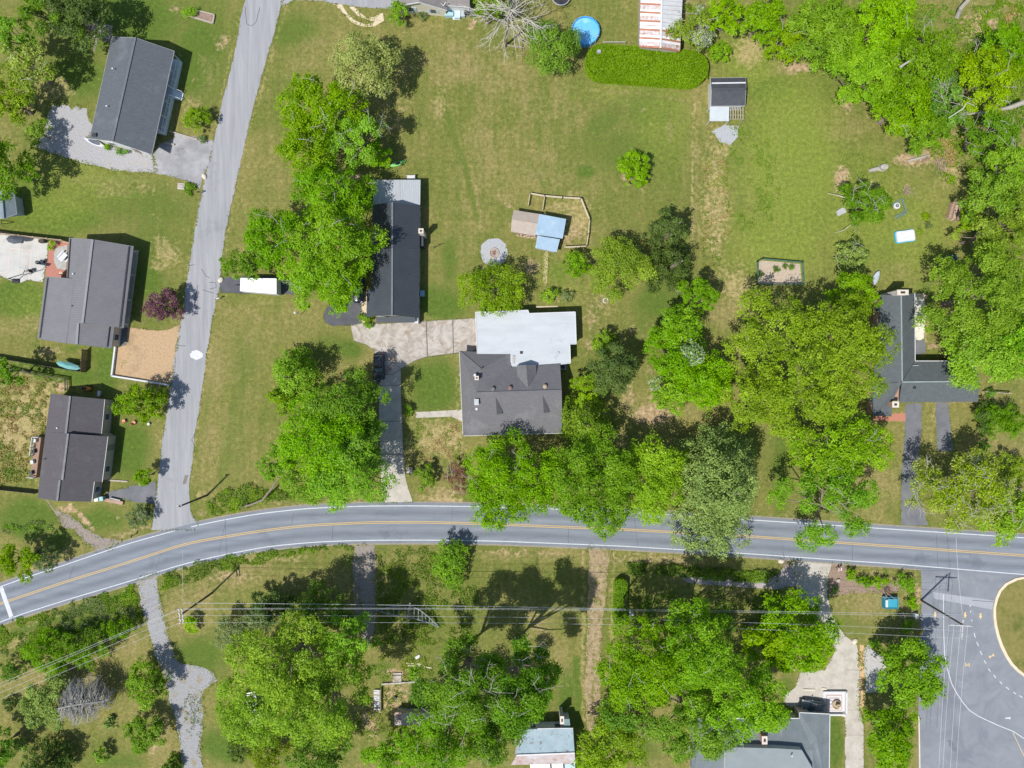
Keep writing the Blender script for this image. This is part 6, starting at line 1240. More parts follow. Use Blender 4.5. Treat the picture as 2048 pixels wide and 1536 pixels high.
# clipped hedges
def hedge(name, label, a, b, r_, h, pal, leaf=.2, dens=260, group=None):
    A, Bv = W(a[0], a[1], h), W(b[0], b[1], h); rw = r_ / PX * (H - h) / H; L = (Bv - A).length
    d = (Bv - A).normalized(); nn = Vector((-d.y, d.x, 0)); n = int((L + 2 * rw) * 2 * rw * dens)
    root = thing(name, label, 'hedge', ((A + Bv) / 2 - Vector((0, 0, h))), group)
    u = rng.uniform(-rw, L + rw, n); v = rng.uniform(-rw, rw, n); e = np.maximum(np.maximum(-u, u - L), 0); keep = np.hypot(e, v) < rw * (1 + .10 * np.sin(u * 2.1) * np.sin(u * .7 + 1) + .05 * np.sin(u * 5.3 + v)); u, v, e = u[keep], v[keep], e[keep]
    rr = np.hypot(e, v) / rw; z = h * (1 - .30 * np.clip(rr, 0, 1) ** 5) + rng.normal(0, .09, len(u)) + .75 * (fnoise(u + 40, v + 60, .9, 17, 4) - .5)
    C = np.array(A)[None, :] * np.array([1, 1, 0]) + u[:, None] * np.array(d) + v[:, None] * np.array(nn); C[:, 2] = z
    ns = int(len(u) * .7); t = rng.uniform(0, 1, ns); side = rng.choice([-1, 1], ns); uu = rng.uniform(0, L, ns)
    S = np.array(A) * np.array([1, 1, 0]) + uu[:, None] * np.array(d) + (side * rw * rng.uniform(.85, 1.0, ns))[:, None] * np.array(nn); S[:, 2] = rng.uniform(.05, h * .9, ns)
    th = rng.uniform(-math.pi / 2, math.pi / 2, ns // 2); sg = rng.choice([0, 1], ns // 2)
    Ecap = np.where(sg[:, None] == 0, np.array(A), np.array(Bv)) * np.array([1, 1, 0]) + (np.where(sg == 0, -1, 1) * np.cos(th) * rw * .96)[:, None] * np.array(d) + (np.sin(th) * rw * .96)[:, None] * np.array(nn); Ecap[:, 2] = rng.uniform(.05, h * .9, ns // 2)
    Call = np.vstack([C, S, Ecap]); N_ = unit(np.array([0, 0, .7]) + rng.normal(0, .55, Call.shape))
    T = .5 + rng.normal(0, .14, len(Call)) + .25 * (fnoise(Call[:, 0] + 200, Call[:, 1] + 200, .35, 31, 3) - .5)
    leaves_mesh('foliage', Call, N_, leaf * rng.uniform(.7, 1.3, len(Call)), T, LM[pal], root)
    st_ = MB()
    for k in range(max(2, int(L / 1.2))): q = A.lerp(Bv, (k + .5) / max(2, int(L / 1.2))); st_.tube([(q.x, q.y, -.05), (q.x, q.y, h * .75)], [.05, .03], 5)
    obj('stem', st_, M_bark, root)
hedge('clipped_hedge', 'long flat-topped bright hedge below the pool and barn', (1206, 120), (1384, 133), 35, 2.4, 'bright', .22, 250)
hedge('clipped_hedge', 'narrow bright hedge at the middle utility pole', (1243, 1172), (1240, 1240), 13, 1.8, 'bright', .2, 260)
for k, (x, y) in enumerate(((1984, 786), (1982, 812), (1978, 838), (1975, 866), (1974, 892))):
    plant(x - 4, y, 9, 11, 2.6, 'cone', 'mid', ('slim evergreen of the boundary row, nearest the L-shaped house', 'slim evergreen of the boundary row, second from the L-shaped house', 'slim evergreen in the middle of the boundary row', 'slim evergreen of the boundary row, second from the half-bare tree', 'slim evergreen of the boundary row, nearest the half-bare tree')[k], 'slim_evergreen', 'shrub', group='slim evergreens in the boundary row', leaf=.2)

# uncountable low growth
cover('pad_weeds', 'weeds sprouting in the tan gravel pad', [(236, 700), (262, 700), (262, 750), (236, 752)], ['olive'], 30, .12, .18, thr=.6, scale=.7)
cover('roadside_weeds', 'weeds on the lower verge before the gravel drive', [(-20, 1262), (30, 1240), (140, 1205), (268, 1165), (285, 1230), (270, 1250), (200, 1270), (120, 1285), (60, 1300), (-20, 1320)], ['bright', 'shadeg', 'greyg'], 75, .45, .24, thr=.38)
cover('roadside_weeds', 'weeds on the lower verge between the two drives', [(318, 1150), (400, 1125), (520, 1100), (640, 1090), (705, 1088), (705, 1100), (640, 1100), (560, 1112), (520, 1130), (420, 1150), (325, 1180)], ['shadeg', 'bright'], 80, .55, .24, thr=.38)
cover('verge_hedge', 'ragged hedge growth along the verge below the pine', [(1250, 1122), (1330, 1128), (1440, 1136), (1555, 1146), (1552, 1166), (1440, 1158), (1330, 1148), (1252, 1146)], ['bright', 'shadeg'], 130, 1.0, .24, thr=.36, scale=.5)
cover('roadside_weeds', 'weeds under the leaning roadside tree', [(412, 1012), (440, 985), (500, 965), (540, 975), (600, 985), (600, 1000), (540, 1005), (480, 1020), (425, 1032)], ['bright', 'mid'], 70, 1.0, .24, thr=.33)
cover('verge_plants', 'plants in the bed on the left verge', [(5, 1052), (60, 1042), (105, 1045), (110, 1060), (60, 1064), (5, 1068)], ['bright', 'greyg'], 60, .5, .24, thr=.42)
cover('rough_grass', 'rough grass behind the brown-roofed house', [(-10, 758), (60, 752), (125, 765), (110, 785), (98, 800), (90, 870), (70, 960), (-10, 975)], ['straw', 'olive', 'straw', 'shadeg'], 55, .22, .26, thr=.44, scale=.9)
cover('rough_grass', 'straw grass strip across the big lawn', [(1408, 270), (1455, 290), (1462, 380), (1460, 470), (1430, 530), (1405, 540), (1400, 400)], ['olive', 'straw', 'shadeg'], 34, .2, .26, thr=.53, scale=.9)
cover('meadow_tufts', 'tufts beside the straw strip', [(1460, 250), (1540, 280), (1560, 380), (1540, 470), (1470, 460), (1455, 340)], ['shadeg'], 40, .22, .24, thr=.58, scale=.6)
cover('yard_grass', 'long grass in the dry front yard', [(835, 845), (920, 850), (922, 920), (870, 930), (832, 915)], ['straw', 'olive'], 45, .18, .24, thr=.48, scale=.9)
cover('slope_brush', 'brush on the bare wooded slope', [(1870, 230), (1990, 0), (2048, 0), (2048, 30), (1990, 90), (1950, 130), (1920, 300), (1900, 380), (1880, 350), (1860, 320)], ['straw', 'olive', 'mid', 'bright'], 80, .5, .26, thr=.42, scale=.6)
cover('understorey', 'undergrowth on the wood floor', [(1600, 10), (2048, 10), (2048, 520), (1960, 520), (1930, 330), (1880, 270), (1720, 190), (1610, 120)], ['mid', 'bright'], 34, .8, .3, thr=.45, scale=.4)
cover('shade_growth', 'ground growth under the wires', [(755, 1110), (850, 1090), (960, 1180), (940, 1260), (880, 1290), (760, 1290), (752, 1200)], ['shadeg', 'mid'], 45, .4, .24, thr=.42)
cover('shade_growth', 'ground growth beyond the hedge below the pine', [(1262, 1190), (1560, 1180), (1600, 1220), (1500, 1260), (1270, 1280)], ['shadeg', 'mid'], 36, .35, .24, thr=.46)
cover('yard_weeds', 'weeds round the bare dirt yard', [(725, 1310), (860, 1290), (870, 1350), (860, 1470), (720, 1480), (710, 1400)], ['bright', 'shadeg', 'olive'], 40, .5, .24, thr=.50, scale=.7)
cover('track_grass', 'grass along the crown of the dirt track', [(1193, 1110), (1203, 1110), (1200, 1200), (1190, 1300), (1188, 1440), (1182, 1440), (1183, 1300), (1188, 1200)], ['olive'], 40, .1, .2, thr=.47, scale=.8)
cover('gravel_weeds', 'weeds on the lower gravel drive', [(375, 1385), (402, 1390), (404, 1470), (380, 1478), (368, 1440)], ['greyg'], 40, .15, .2, thr=.45, scale=1.0)
cover('lawn_weeds', 'weeds round the broken tree', [(1670, 300), (1790, 320), (1800, 380), (1760, 480), (1690, 470)], ['olive', 'mid'], 22, .2, .22, thr=.5, scale=.8)

# grass creeping over the edges of drives, pads and paths
def edge_tufts(names, per_m, spread, name, label, pals, z=.05, leaf=.2):
    C = []
    for o in [o for o in COL.objects if o.type == 'MESH' and o.name.split('.')[0] in names and o.parent is None]:
        me = o.data; edges = {}
        for f in me.polygons:
            if f.normal.z < .5: continue
            vs_ = list(f.vertices)
            for a, b in zip(vs_, vs_[1:] + vs_[:1]): edges[tuple(sorted((a, b)))] = edges.get(tuple(sorted((a, b))), 0) + 1
        for (a, b), c in edges.items():
            if c != 1: continue
            A, B2 = np.array(me.vertices[a].co), np.array(me.vertices[b].co); L = np.linalg.norm(B2 - A); n = rng.poisson(L * per_m)
            if n: C.append(A + (B2 - A) * rng.random((n, 1)) + rng.normal(0, spread, (n, 3)) * np.array([1, 1, 0]))
    C = np.vstack(C); nz = fnoise(C[:, 0] + 400, C[:, 1] + 400, .8, 77, 3); C = C[nz > .46]; n = len(C)
    C = C[(np.abs(C[:, 0]) < 100) & (np.abs(C[:, 1]) < 76)]; n = len(C); C[:, 2] = z + rng.random(n) * .08
    k = rng.integers(0, len(pals), n)
    for i, pl in enumerate(pals):
        m = k == i; o = leaves_mesh(name, C[m], unit(np.array([0, 0, .8]) + rng.normal(0, .6, (m.sum(), 3))), leaf * rng.uniform(.6, 1.4, m.sum()), .45 + rng.normal(0, .18, m.sum()), LM[pl], None, kind='stuff', aspect=.5)
        o['label'] = {'olive': 'olive ', 'shadeg': 'deep green ', 'straw': 'straw-coloured '}[pl] + label
edge_tufts(('gravel_drive', 'dirt_drive', 'dirt_track', 'gravel_patch', 'dirt_verge', 'gravel_bed', 'gravel_circle', 'planting_strip', 'paver_patch', 'mulch_bed'), 26, .28, 'edge_grass', 'grass creeping over gravel and dirt edges', ['olive', 'shadeg', 'straw'])
edge_tufts(('side_lane', 'asphalt_apron', 'asphalt_drive', 'asphalt_pad', 'concrete_drive', 'concrete_walk', 'gravel_pad', 'sport_court', 'concrete_patio'), 14, .1, 'edge_grass', 'grass creeping over paved edges', ['olive', 'shadeg', 'straw'], leaf=.17)
# ------------------------------------------------------------------ bare trees, poles, wires, small things
def bare_tree(name, label, base, top, h, spread, n, seed, material, thick=.3):
    r = np.random.default_rng(seed); b0 = W(*base); root = thing(name, label, 'tree', b0); t1 = W(top[0], top[1], h)
    tb = MB(); b1 = Vector((b0.x, b0.y, -.1)); fork = b1.lerp(t1, .55); tb.tube([b1, b1.lerp(fork, .5), fork, t1], [thick * 1.2, thick, thick * .7, .05], 7); obj('trunk', tb, M_bark, root)
    br = MB()
    for k in range(n):
        s = fork.lerp(t1, r.random() ** 1.3 * .9); a = 2.39996 * k + r.normal(0, .25); L = spread * r.uniform(.55, 1.0)
        e = s + Vector((math.cos(a) * L, math.sin(a) * L, L * r.uniform(-.15, .3))); m = s.lerp(e, .5) + Vector((r.normal(0, .25), r.normal(0, .25), .12 * L))
        br.tube([s, m, e], [thick * .2, thick * .12, .015], 5)
        for _ in range(6):
            p0 = m.lerp(e, r.random() * .9) if r.random() < .75 else s.lerp(m, r.random()); a2 = a + r.normal(0, .6); l2 = L * r.uniform(.18, .5); e2 = p0 + Vector((math.cos(a2) * l2, math.sin(a2) * l2, r.normal(0, .12) * l2)); br.tube([p0, p0.lerp(e2, .5) + Vector((0, 0, .06 * l2)), e2], [.036, .026, .012], 4)
            for _k in range(2): p1 = p0.lerp(e2, r.uniform(.4, .9)); a3 = a2 + r.normal(0, .7); l3 = l2 * .45; br.tube([p1, p1 + Vector((math.cos(a3) * l3, math.sin(a3) * l3, 0))], [.018, .008], 4)
    obj('branches', br, material, root); return root
bare_tree('bare_tree', 'leafless grey-white tree behind the white-sided house', (1011, 92), (1022, 10), 12.5, 6.6, 34, 3, M_barkp, .2)
# grey dead spruce leaning over on the lower lawn
dsp = thing('dead_spruce', 'grey dead spruce with drooping bare boughs on the lower lawn', 'tree', W(150, 1390))
M_grey = mat('grey_twigs', (.3, .29, .27, 1), (.4, .39, .37, 1), scale=2, rough=.95)
a0, a1 = W(125, 1416, 1.2), W(208, 1400, 4.5); base = W(185, 1392, 0); tb = MB(); tb.tube([base, base.lerp(a1, .6), W(165, 1408, 7.0)], [.2, .15, .03], 6); tb.tube([W(112, 1418, 6.6), W(140, 1412, 6.9), W(168, 1407, 6.0), W(205, 1403, 4.4)], [.04, .08, .12, .1], 5); obj('trunk', tb, M_grey, dsp)
br = MB()
for k in range(330):
    t = random.random(); s = W(116, 1416, 6.4).lerp(W(212, 1402, 4.4), t) + Vector((0, 0, random.uniform(-.8, .1))); sg = random.choice((-1, 1)); L = (1.0 + 3.4 * math.sin(math.pi * min(1, t * .9 + .1))) * random.uniform(.35, 1)
    e = s + Vector((random.gauss(-.5, .7), sg * L, -random.uniform(.3, 2.4))); m = s.lerp(e, .45) + Vector((random.gauss(.3, .3), random.gauss(0, .2), random.uniform(.2, .7))); m2 = m.lerp(e, .55) + Vector((random.gauss(0, .2), 0, .15)); br.tube([s, m, m2, e], [.055, .048, .036, .016], 4)
    for _ in range(4): q = m.lerp(e, random.random()); br.tube([q, q + Vector((random.gauss(0, .35), sg * random.uniform(.1, .7), -random.uniform(.1, .5)))], [.022, .01], 3)
obj('branches', br, M_grey, dsp)
for nm, lb, pts, rr in (('fallen_log', 'thick grey trunk leaning into the wood edge', [(1908, 232, .4), (1985, 222, 2.0), (2020, 215, 4), (2060, 200, 6)], [.12, .22, .36, .45]), ('fallen_log', 'short pale trunk standing at the top of the bare slope', [(1914, 34, .2), (1922, 16, 2), (1942, -6, 4)], [.4, .36, .3]),
                        ('fallen_branch', 'white forked dead branch beside the storm-broken tree', [(1656, 387, 1.2), (1680, 392, 1.6), (1692, 396, 1.7), (1702, 386, 1.6), (1724, 398, 1.4)], [.03, .06, .08, .06, .02]), ('fallen_branch', 'pale bent stick above the dead-topped conifer', [(1670, 466, .1), (1688, 460, .8), (1701, 450, 1.5)], [.03, .05, .03]),
                        ('fallen_branch', 'long bare branch over the bright wood crowns', [(1897, 236, 9), (1925, 218, 9.6), (1935, 205, 10), (1950, 212, 9.8)], [.05, .08, .05, .03]), ('fallen_log', 'grey log at the foot of the wood', [(1815, 322, .25), (1840, 316, .25), (1858, 310, .2)], [.22, .22, .16]), ('fallen_log', 'bleached log across the bright crowns', [(1800, 134, 10.4), (1822, 120, 10.6)], [.2, .14]),
                        ('leaning_trunk', 'dark leaning trunk above the roadside weeds', [(560, 950, 4), (545, 975, 3), (525, 1000, 2), (500, 1010, 1.0), (484, 1014, .2)], [.1, .16, .2, .2, .22])):
    m_ = MB(); m_.tube([W(*p_) for p_ in pts], rr, 7); obj(nm, m_, M_bark if nm == 'leaning_trunk' else M_twig if 'log' in nm else M_barkp, None, lb, 'log' if 'trunk' in nm or 'log' in nm else 'branch')
for lb, cx, cy, n_, sp in (('brown brush pile at the foot of the wood', 1880, 330, 60, 1.4), ('small grey brush pile on the right-hand lawn', 1814, 382, 30, .8), ('heap of sawn limbs beside the grey log', 1838, 318, 26, 1.3), ('pale brush heap by the flag corner', 1572, 1128, 18, .7)):
    c = W(cx, cy); m_ = MB()
    for k in range(n_):
        a = random.uniform(0, 6.28); q = Vector((c.x + random.gauss(0, sp * .5), c.y + random.gauss(0, sp * .5), random.uniform(.05, .5))); l = random.uniform(.5, 1.4); m_.tube([q, q + Vector((math.cos(a) * l, math.sin(a) * l, random.uniform(-.05, .1)))], [.04, .02], 4)
    obj('brush_pile', m_, mat('brush', (.27, .2, .15, 1), (.38, .3, .24, 1), scale=2, rough=.95), None, lb, 'brush pile')

# utility poles
M_pole = mat('pole_wood', (.07, .06, .055, 1), (.11, .1, .09, 1), scale=4, rough=.95); M_arm = mat('arm_grey', (.42, .42, .43, 1), (.5, .5, .51, 1), rough=.8)
M_ins = mat('insulator', (.55, .57, .6, 1), rough=.4)
def pole(label, base, top, h, arms, trans=()):
    b = W(*base); root = thing('utility_pole', label, 'utility pole', b, None); t = W(top[0], top[1], h)
    m_ = MB(); m_.tube([Vector((b.x, b.y, -.2)), t], [.19, .13], 8); obj('pole', m_, M_pole, root)
    for (x0, y0, x1, y1, z) in arms:
        a, c = W(x0, y0, z), W(x1, y1, z); m_ = MB(); m_.bar(a, c, .14, .16); ar = obj('crossarm', m_, M_arm, root)
        for s in (.03, .3, .7, .97): q = a.lerp(c, s); i_ = MB(); i_.lathe((q.x, q.y, z + .08), [(.05, 0), (.09, .06), (.05, .14), (.07, .2)], 8); obj('insulator', i_, M_ins, ar)
    for (x, y, z) in trans: c = W(x, y, z); m_ = MB(); m_.lathe((c.x, c.y, z - .45), [(.24, 0), (.26, .1), (.26, .8), (.15, .95)], 10); obj('transformer', m_, M_ins, root)
    return root
pole('double-armed utility pole beside the lower gravel drive', (424, 1186), (364, 1228), 11, [(358, 1217, 361.5, 1246, 10.8), (364, 1216.5, 367.5, 1245.5, 10.8)])
pole('utility pole beside the dirt track above the narrow hedge', (1246, 1188), (1259.5, 1229), 11, [(1260.5, 1219, 1258, 1250, 10.8)], [(1264, 1228, 9.6)])
pole('utility pole with crossed arms at the road junction', (1842, 1200), (1924, 1249), 11.4, [(1897, 1249.5, 1943, 1252, 11.0), (1926, 1238, 1923, 1278, 10.6)])
pole('slim utility pole at the mouth of the side lane', (415, 990), (358, 1013), 9.4, [(356, 1011, 364, 1010, 9.0)])
lp = thing('lamp_post', 'small white lamp post on the lawn below the dark pad', 'lamp post', W(602, 629)); m_ = MB(); b = W(602, 629); m_.tube([(b.x, b.y, 0), (b.x, b.y, 3.0)], [.06, .05], 6); obj('post', m_, M_white, lp); m_ = MB(); m_.lathe((b.x, b.y, 2.95), [(.12, 0), (.2, .2), (.22, .42), (.06, .56)], 8); obj('lantern', m_, M_white, lp)
# wires with sag
M_wire = mat('wire', (.5, .52, .55, 1), (.56, .58, .6, 1), rough=.5)
ORD = ('nearest the road', 'second from the road', 'third from the road', 'farthest from the road')
def wire(a, b, sag, label, r_=.017, n=14, group=None):
    A, B_v = W(*a), W(*b); m_ = MB(); pts = []
    for k in range(n + 1):
        t = k / n; q = A.lerp(B_v, t); q.z -= sag * 4 * t * (1 - t); pts.append(q)
    m_.tube(pts, r_, 4); obj('power_line', m_, M_wire, None, label, 'power line', group)
for k, (ya, yb, z, dz) in enumerate(((1217.5, 1219.5, 11, 0), (1219, 1221.5, 10.9, .1), (1231, 1238, 10.9, 0), (1245.5, 1249.5, 10.9, 0))):
    wire((366, ya, z), (1259.5, yb, z), .5, 'power line from double-armed pole to dirt-track pole, ' + ORD[k], group='wires along the road, western span')
    yc = (1230, 1234.5, 1262, 1277)[k]; wire((1259.5, yb, z), (1924, yc, 10.8), .35, 'power line from dirt-track pole to junction pole, ' + ORD[k], group='wires along the road, eastern span')
    yd = (1367, 1374, 1386, 1398)[k]; wire((360, ya, z), (0, yd, 10.6), .1, 'power line slanting from double-armed pole over the shrubs, ' + ORD[k], group='wires of the slanting span')
wire((366, 1206, 8.6), (1250, 1218, 8.6), .4, 'lower cable between double-armed pole and dirt-track pole', .03)
for k, (xa, xb) in enumerate(((1898, 1876), (1908, 1884), (1922, 1899), (1936, 1911))): wire((xa, 1250, 11), (xb, 1580, 10.8), .3, 'power line over the junction, ' + ('nearest the bright tree', 'second from the bright tree', 'second from the kerbed island', 'nearest the kerbed island')[k], group='wires over the junction')
wire((364, 1206, 8.8), (365, 1100, 8.2), .1, 'cable crossing the road from the double-armed pole', .02); wire((1262, 1228, 9), (1225, 1440, 4.6), .3, 'service cable to the tin-roofed house', .02); wire((1926, 1238, 9), (1912, 1075, 9), .2, 'cable crossing the road at the junction', .02)
wire((1842, 1200, .1), (1905, 1244, 8.5), 0, 'guy wire of the junction pole', .03)

# fences
def fence(label, pts, h, material, name='plank_fence', plen=2.4, postm=None, th=.06, cap=None, solid=True):
    root = thing(name, label, 'fence', W(*pts[0]))
    for (a, b) in zip(pts[:-1], pts[1:]):
        A, Bv = W(*a), W(*b); L = (Bv - A).length; n = max(1, round(L / plen)); ang = math.atan2(Bv.y - A.y, Bv.x - A.x)
        for k in range(n + 1):
            q = A.lerp(Bv, k / n); m_ = MB(); m_.box((q.x, q.y, h / 2 + .02), (.12, .12, h + .1)); obj('post', m_, postm or material, root)
            if k < n:
                p0, p1 = A.lerp(Bv, (k + .03) / n), A.lerp(Bv, (k + .97) / n); m_ = MB()
                if solid:
                    nb_ = max(1, int((p1 - p0).length / .16))
                    for j in range(nb_): c = p0.lerp(p1, (j + .5) / nb_); m_.box((c.x, c.y, h / 2), ((p1 - p0).length / nb_ * .93, th * .4, h - .05 + random.uniform(-.03, .03)), ang)
                    m_.bar(p0 + Vector((0, 0, h * .8)), p1 + Vector((0, 0, h * .8)), .09, .08)
                else:
                    for zz in (.35, .75, 1.0): m_.bar(p0 + Vector((0, 0, h * zz)), p1 + Vector((0, 0, h * zz)), .07, .12)
                obj('panel', m_, material, root)
    return root
M_fw = mat('fence_wood', (.36, .29, .2, 1), (.45, .37, .27, 1), scale=3, rough=.9); M_fd = mat('fence_dark', (.1, .085, .07, 1), (.14, .12, .1, 1), scale=3, rough=.9); M_fp = mat('pale_rail', (.52, .45, .33, 1), (.6, .52, .4, 1), scale=3, rough=.9)
fence('tall plank fence behind the ball court', [(-60, 459), (0, 469), (136, 484)], 2.0, M_fw); fence('dark plank fence below the metal-roofed house', [(-60, 706), (0, 716), (172, 744)], 1.7, M_fd)
fence('short brown plank fence meeting the metal-roofed house', [(173, 743), (175, 700)], 1.7, mat('fence_brown', (.2, .14, .08, 1), (.26, .19, .11, 1), scale=3, rough=.9))
fence('thin wire-and-post fence round the rough grass', [(20, 737), (70, 748), (137, 758), (138, 780)], 1.1, M_fd, 'wire_fence', solid=False, plen=3); fence('dark low fence between rough grass and lower lawn', [(-60, 970), (0, 977), (76, 985)], 1.3, M_fd)
fence('pale rail pen fence round the coop run', [(1056, 413), (1060, 389), (1089, 394), (1125, 397), (1161, 399), (1178, 441), (1176, 470), (1172, 494), (1129, 496)], 1.0, M_fp, 'rail_fence', solid=False); fence('inner rail dividing the coop run', [(1089, 394), (1085, 421)], .9, M_fp, 'rail_fence', solid=False)
fence('green mesh fence round the fenced vegetable plot', [(1513, 524), (1522, 519), (1602, 526), (1605, 570), (1512, 569), (1513, 524)], .9, mat('mesh_green', (.06, .13, .09, 1), (.09, .17, .12, 1), rough=.7), 'mesh_fence', solid=False); sheet('vegetable_plot', [(1514, 526), (1524, 521), (1600, 528), (1603, 568), (1514, 567)], .02, mat('plot_soil', (.36, .29, .22, 1), (.43, .36, .29, 1), scale=2, rough=.95), label='bare soil of the fenced vegetable plot', rough=0)
fence('low grey rail below the bare tree', [(1008, 91), (1047, 98)], .5, M_wd, 'low_rail', solid=False)
for k, (x, y, r_) in enumerate(((1553, 538, 7), (1570, 532, 4), (1584, 534, 4), (1522, 548, 6))): plant(x, y, r_, r_, .7, 'bush', 'shadeg', ('leafy clump in the middle of the vegetable plot', 'small sprout near the top of the vegetable plot', 'small sprout at the fence corner of the vegetable plot', 'leafy clump at the lawn side of the vegetable plot')[k], 'vegetable_plant', 'plant', leaf=.16)
fence('wire fence line below the L-shaped house gable', [(1964, 783), (2014, 787)], 1.1, M_wd, 'wire_fence', solid=False)
# low walls
def wall(label, pts, h, w, material, name='low_wall'):
    root = thing(name, label, 'wall', W(*pts[0])); 
    for a, b in zip(pts[:-1], pts[1:]): m_ = MB(); A, Bv = W(*a), W(*b); m_.bar(A + Vector((0, 0, h / 2 - .02)), Bv + Vector((0, 0, h / 2 - .02)), w, h); obj('wall_run', m_, material, root)
wall('low white retaining wall round the tan gravel pad', [(233, 694), (226, 752), (340, 770)], .55, .28, M_white); wall('timber edging beside the asphalt apron', [(340, 263), (396, 280)], .3, .2, M_wd, 'timber_edging'); wall('short timber kerb by the porch end', [(331, 286), (350, 290)], .3, .2, M_wd, 'timber_edging')
wall('brick border behind the white flat roof', [(1072, 614), (1115, 613)], .15, .25, mat('border_tan', (.55, .46, .34, 1), rough=.9), 'garden_border'); wall('timber step by the brown-roofed house drive', [(216, 960), (256, 963)], .2, .25, M_wd, 'timber_edging')
# raised bed
rb_ = thing('raised_bed', 'timber raised bed with greenery beside the lane', 'garden bed', W(397, 33)); q4 = [(368, 30), (381, 19), (430, 31), (427, 48)]
for a, b in zip(q4, q4[1:] + q4[:1]): m_ = MB(); m_.bar(W(*a) + Vector((0, 0, .17)), W(*b) + Vector((0, 0, .17)), .2, .36); obj('timber', m_, M_wd, rb_)
m_ = MB(); m_.prism([W(*q).xy for q in q4], 0, .2); obj('soil', m_, M_mulch, rb_); plant(380, 24, 17, 12, 1.0, 'bush', 'bright', 'bright plants filling one end of the raised bed', 'bed_plant', 'plant', leaf=.2)

# vehicles
def car(label, px, py, ang, L, Wd, Ht, paint, cat='car', name='parked_car', pickup=False):
    b = W(px, py, .8); b.z = 0; root = thing(name, label, cat, b); ca, sa = math.cos(ang), math.sin(ang)
    def T(x, y, z): return (b.x + x * ca - y * sa, b.y + x * sa + y * ca, z)
    def loft(secs, m, nm, par=root, smooth=True):
        mb = MB(); n = 10
        for (x, hw, z0, z1) in secs:
            cz = (z0 + z1) / 2; hz = (z1 - z0) / 2
            for k in range(n):
                t = 2 * math.pi * (k + .5) / n; e = .38; y = hw * math.copysign(abs(math.cos(t)) ** e, math.cos(t)); z = cz + hz * math.copysign(abs(math.sin(t)) ** e, math.sin(t)); mb.v.append(T(x, y, z))
        for s in range(len(secs) - 1):
            for k in range(n): mb.f.append([s * n + k, s * n + (k + 1) % n, (s + 1) * n + (k + 1) % n, (s + 1) * n + k])
        mb.f.append(list(range(n - 1, -1, -1))); mb.f.append([(len(secs) - 1) * n + k for k in range(n)]); return obj(nm, mb, m, par, smooth=smooth)
    h = L / 2; w = Wd / 2; M_p = paint
    loft([(-h, w * .8, .45, .85), (-h * .97, w * .93, .36, 1.0), (-h * .6, w, .3, 1.06), (h * .15, w, .3, 1.06), (h * .45, w * .98, .3, 1.03), (h * .85, w * .92, .34, .95), (h, w * .78, .42, .8)], M_p, 'body')
    loft([(-h * .9, w * .82, 1.0, 1.12), (-h * .78, w * .82, 1.0, Ht - .06), (h * .05, w * .83, 1.0, Ht - .05), (h * .36, w * .84, 1.0, 1.1)], M_win, 'glasshouse')
    rf = loft([(-h * .76, w * .7, Ht - .1, Ht - .02), (-h * .6, w * .76, Ht - .1, Ht), (-h * .1, w * .76, Ht - .1, Ht), (h * .04, w * .72, Ht - .12, Ht - .03)], M_p, 'roof')
    for s in (-1, 1):
        mb = MB(); mb.bar(T(-h * .65, s * w * .62, Ht + .04), T(-h * .05, s * w * .62, Ht + .04), .05, .05); obj('roof_rail', mb, M_blk, rf)
        mb = MB(); mb.box(T(h * .26, s * (w + .1), 1.08), (.16, .22, .16), ang); obj('mirror', mb, M_p, root)
        mb = MB(); mb.box(T(h * .94, s * w * .62, .78), (.14, .34, .16), ang); obj('headlight', mb, mat('lamp_glass', (.7, .72, .74, 1), rough=.15), root)
        mb = MB(); mb.box(T(-h * .965, s * w * .72, .85), (.1, .22, .22), ang); obj('tail_lamp', mb, mat('lamp_red', (.4, .02, .02, 1), rough=.25), root)
        mb = MB(); mb.bar(T(h * .12, s * w * .79, 1.08), T(-h * .02, s * w * .74, Ht - .08), .07, .06); mb.bar(T(-h * .4, s * w * .79, 1.08), T(-h * .4, s * w * .74, Ht - .08), .1, .06); obj('pillar', mb, M_p, root)
        for x in (-h * .6, h * .62):
            mb = MB(); c = Vector(T(x, s * (w - .1), .34)); ax = Vector((-sa, ca, 0)) * .11; mb.tube([c - ax, c + ax], .34, 14); wh = obj('wheel', mb, mat('tyre', (.02, .02, .022, 1), rough=.9), root); mb = MB(); mb.tube([c - ax * 1.05, c + ax * 1.05], .2, 10); obj('rim', mb, M_metal, wh)
    return root
M_navy = mat('paint_black', (.022, .026, .034, 1), (.03, .034, .042, 1), rough=.18, spec=.6); M_tr = mat('paint_dark', (.04, .05, .06, 1), rough=.25, spec=.6)
car('dark sport utility vehicle parked on the concrete drive', 757.5, 735, R(-90), 4.9, 1.95, 1.78, M_navy); car('dark pickup half hidden under the tree at the black-roofed house', 716, 577, R(-90), 5.0, 1.95, 1.7, M_tr)
tr = thing('box_trailer', 'white box trailer parked under the green trees', 'trailer', W(517, 570)); A = [(481, 556), (553, 557), (553, 588), (480, 582)]
m_ = MB(); m_.prism([W(x, y, 2.8).xy for x, y in A], .55, 2.75); obj('box', m_, M_white, tr); m_ = MB(); m_.prism([W(x, y, 2.8).xy for x, y in A], 2.752, 2.82); obj('roof', m_, mat('trailer_white', (.78, .79, .8, 1), (.74, .75, .76, 1), rough=.5), tr)
c = W(517, 571, 1.5)
for s in (-1, 1):
    for dx in (-.5, .5): m_ = MB(); m_.tube([(c.x + dx, c.y + s * 1.1 - .1, .36), (c.x + dx, c.y + s * 1.1 + .1, .36)], .36, 12); obj('wheel', m_, mat('tyre', (.02, .02, .02, 1)), tr)
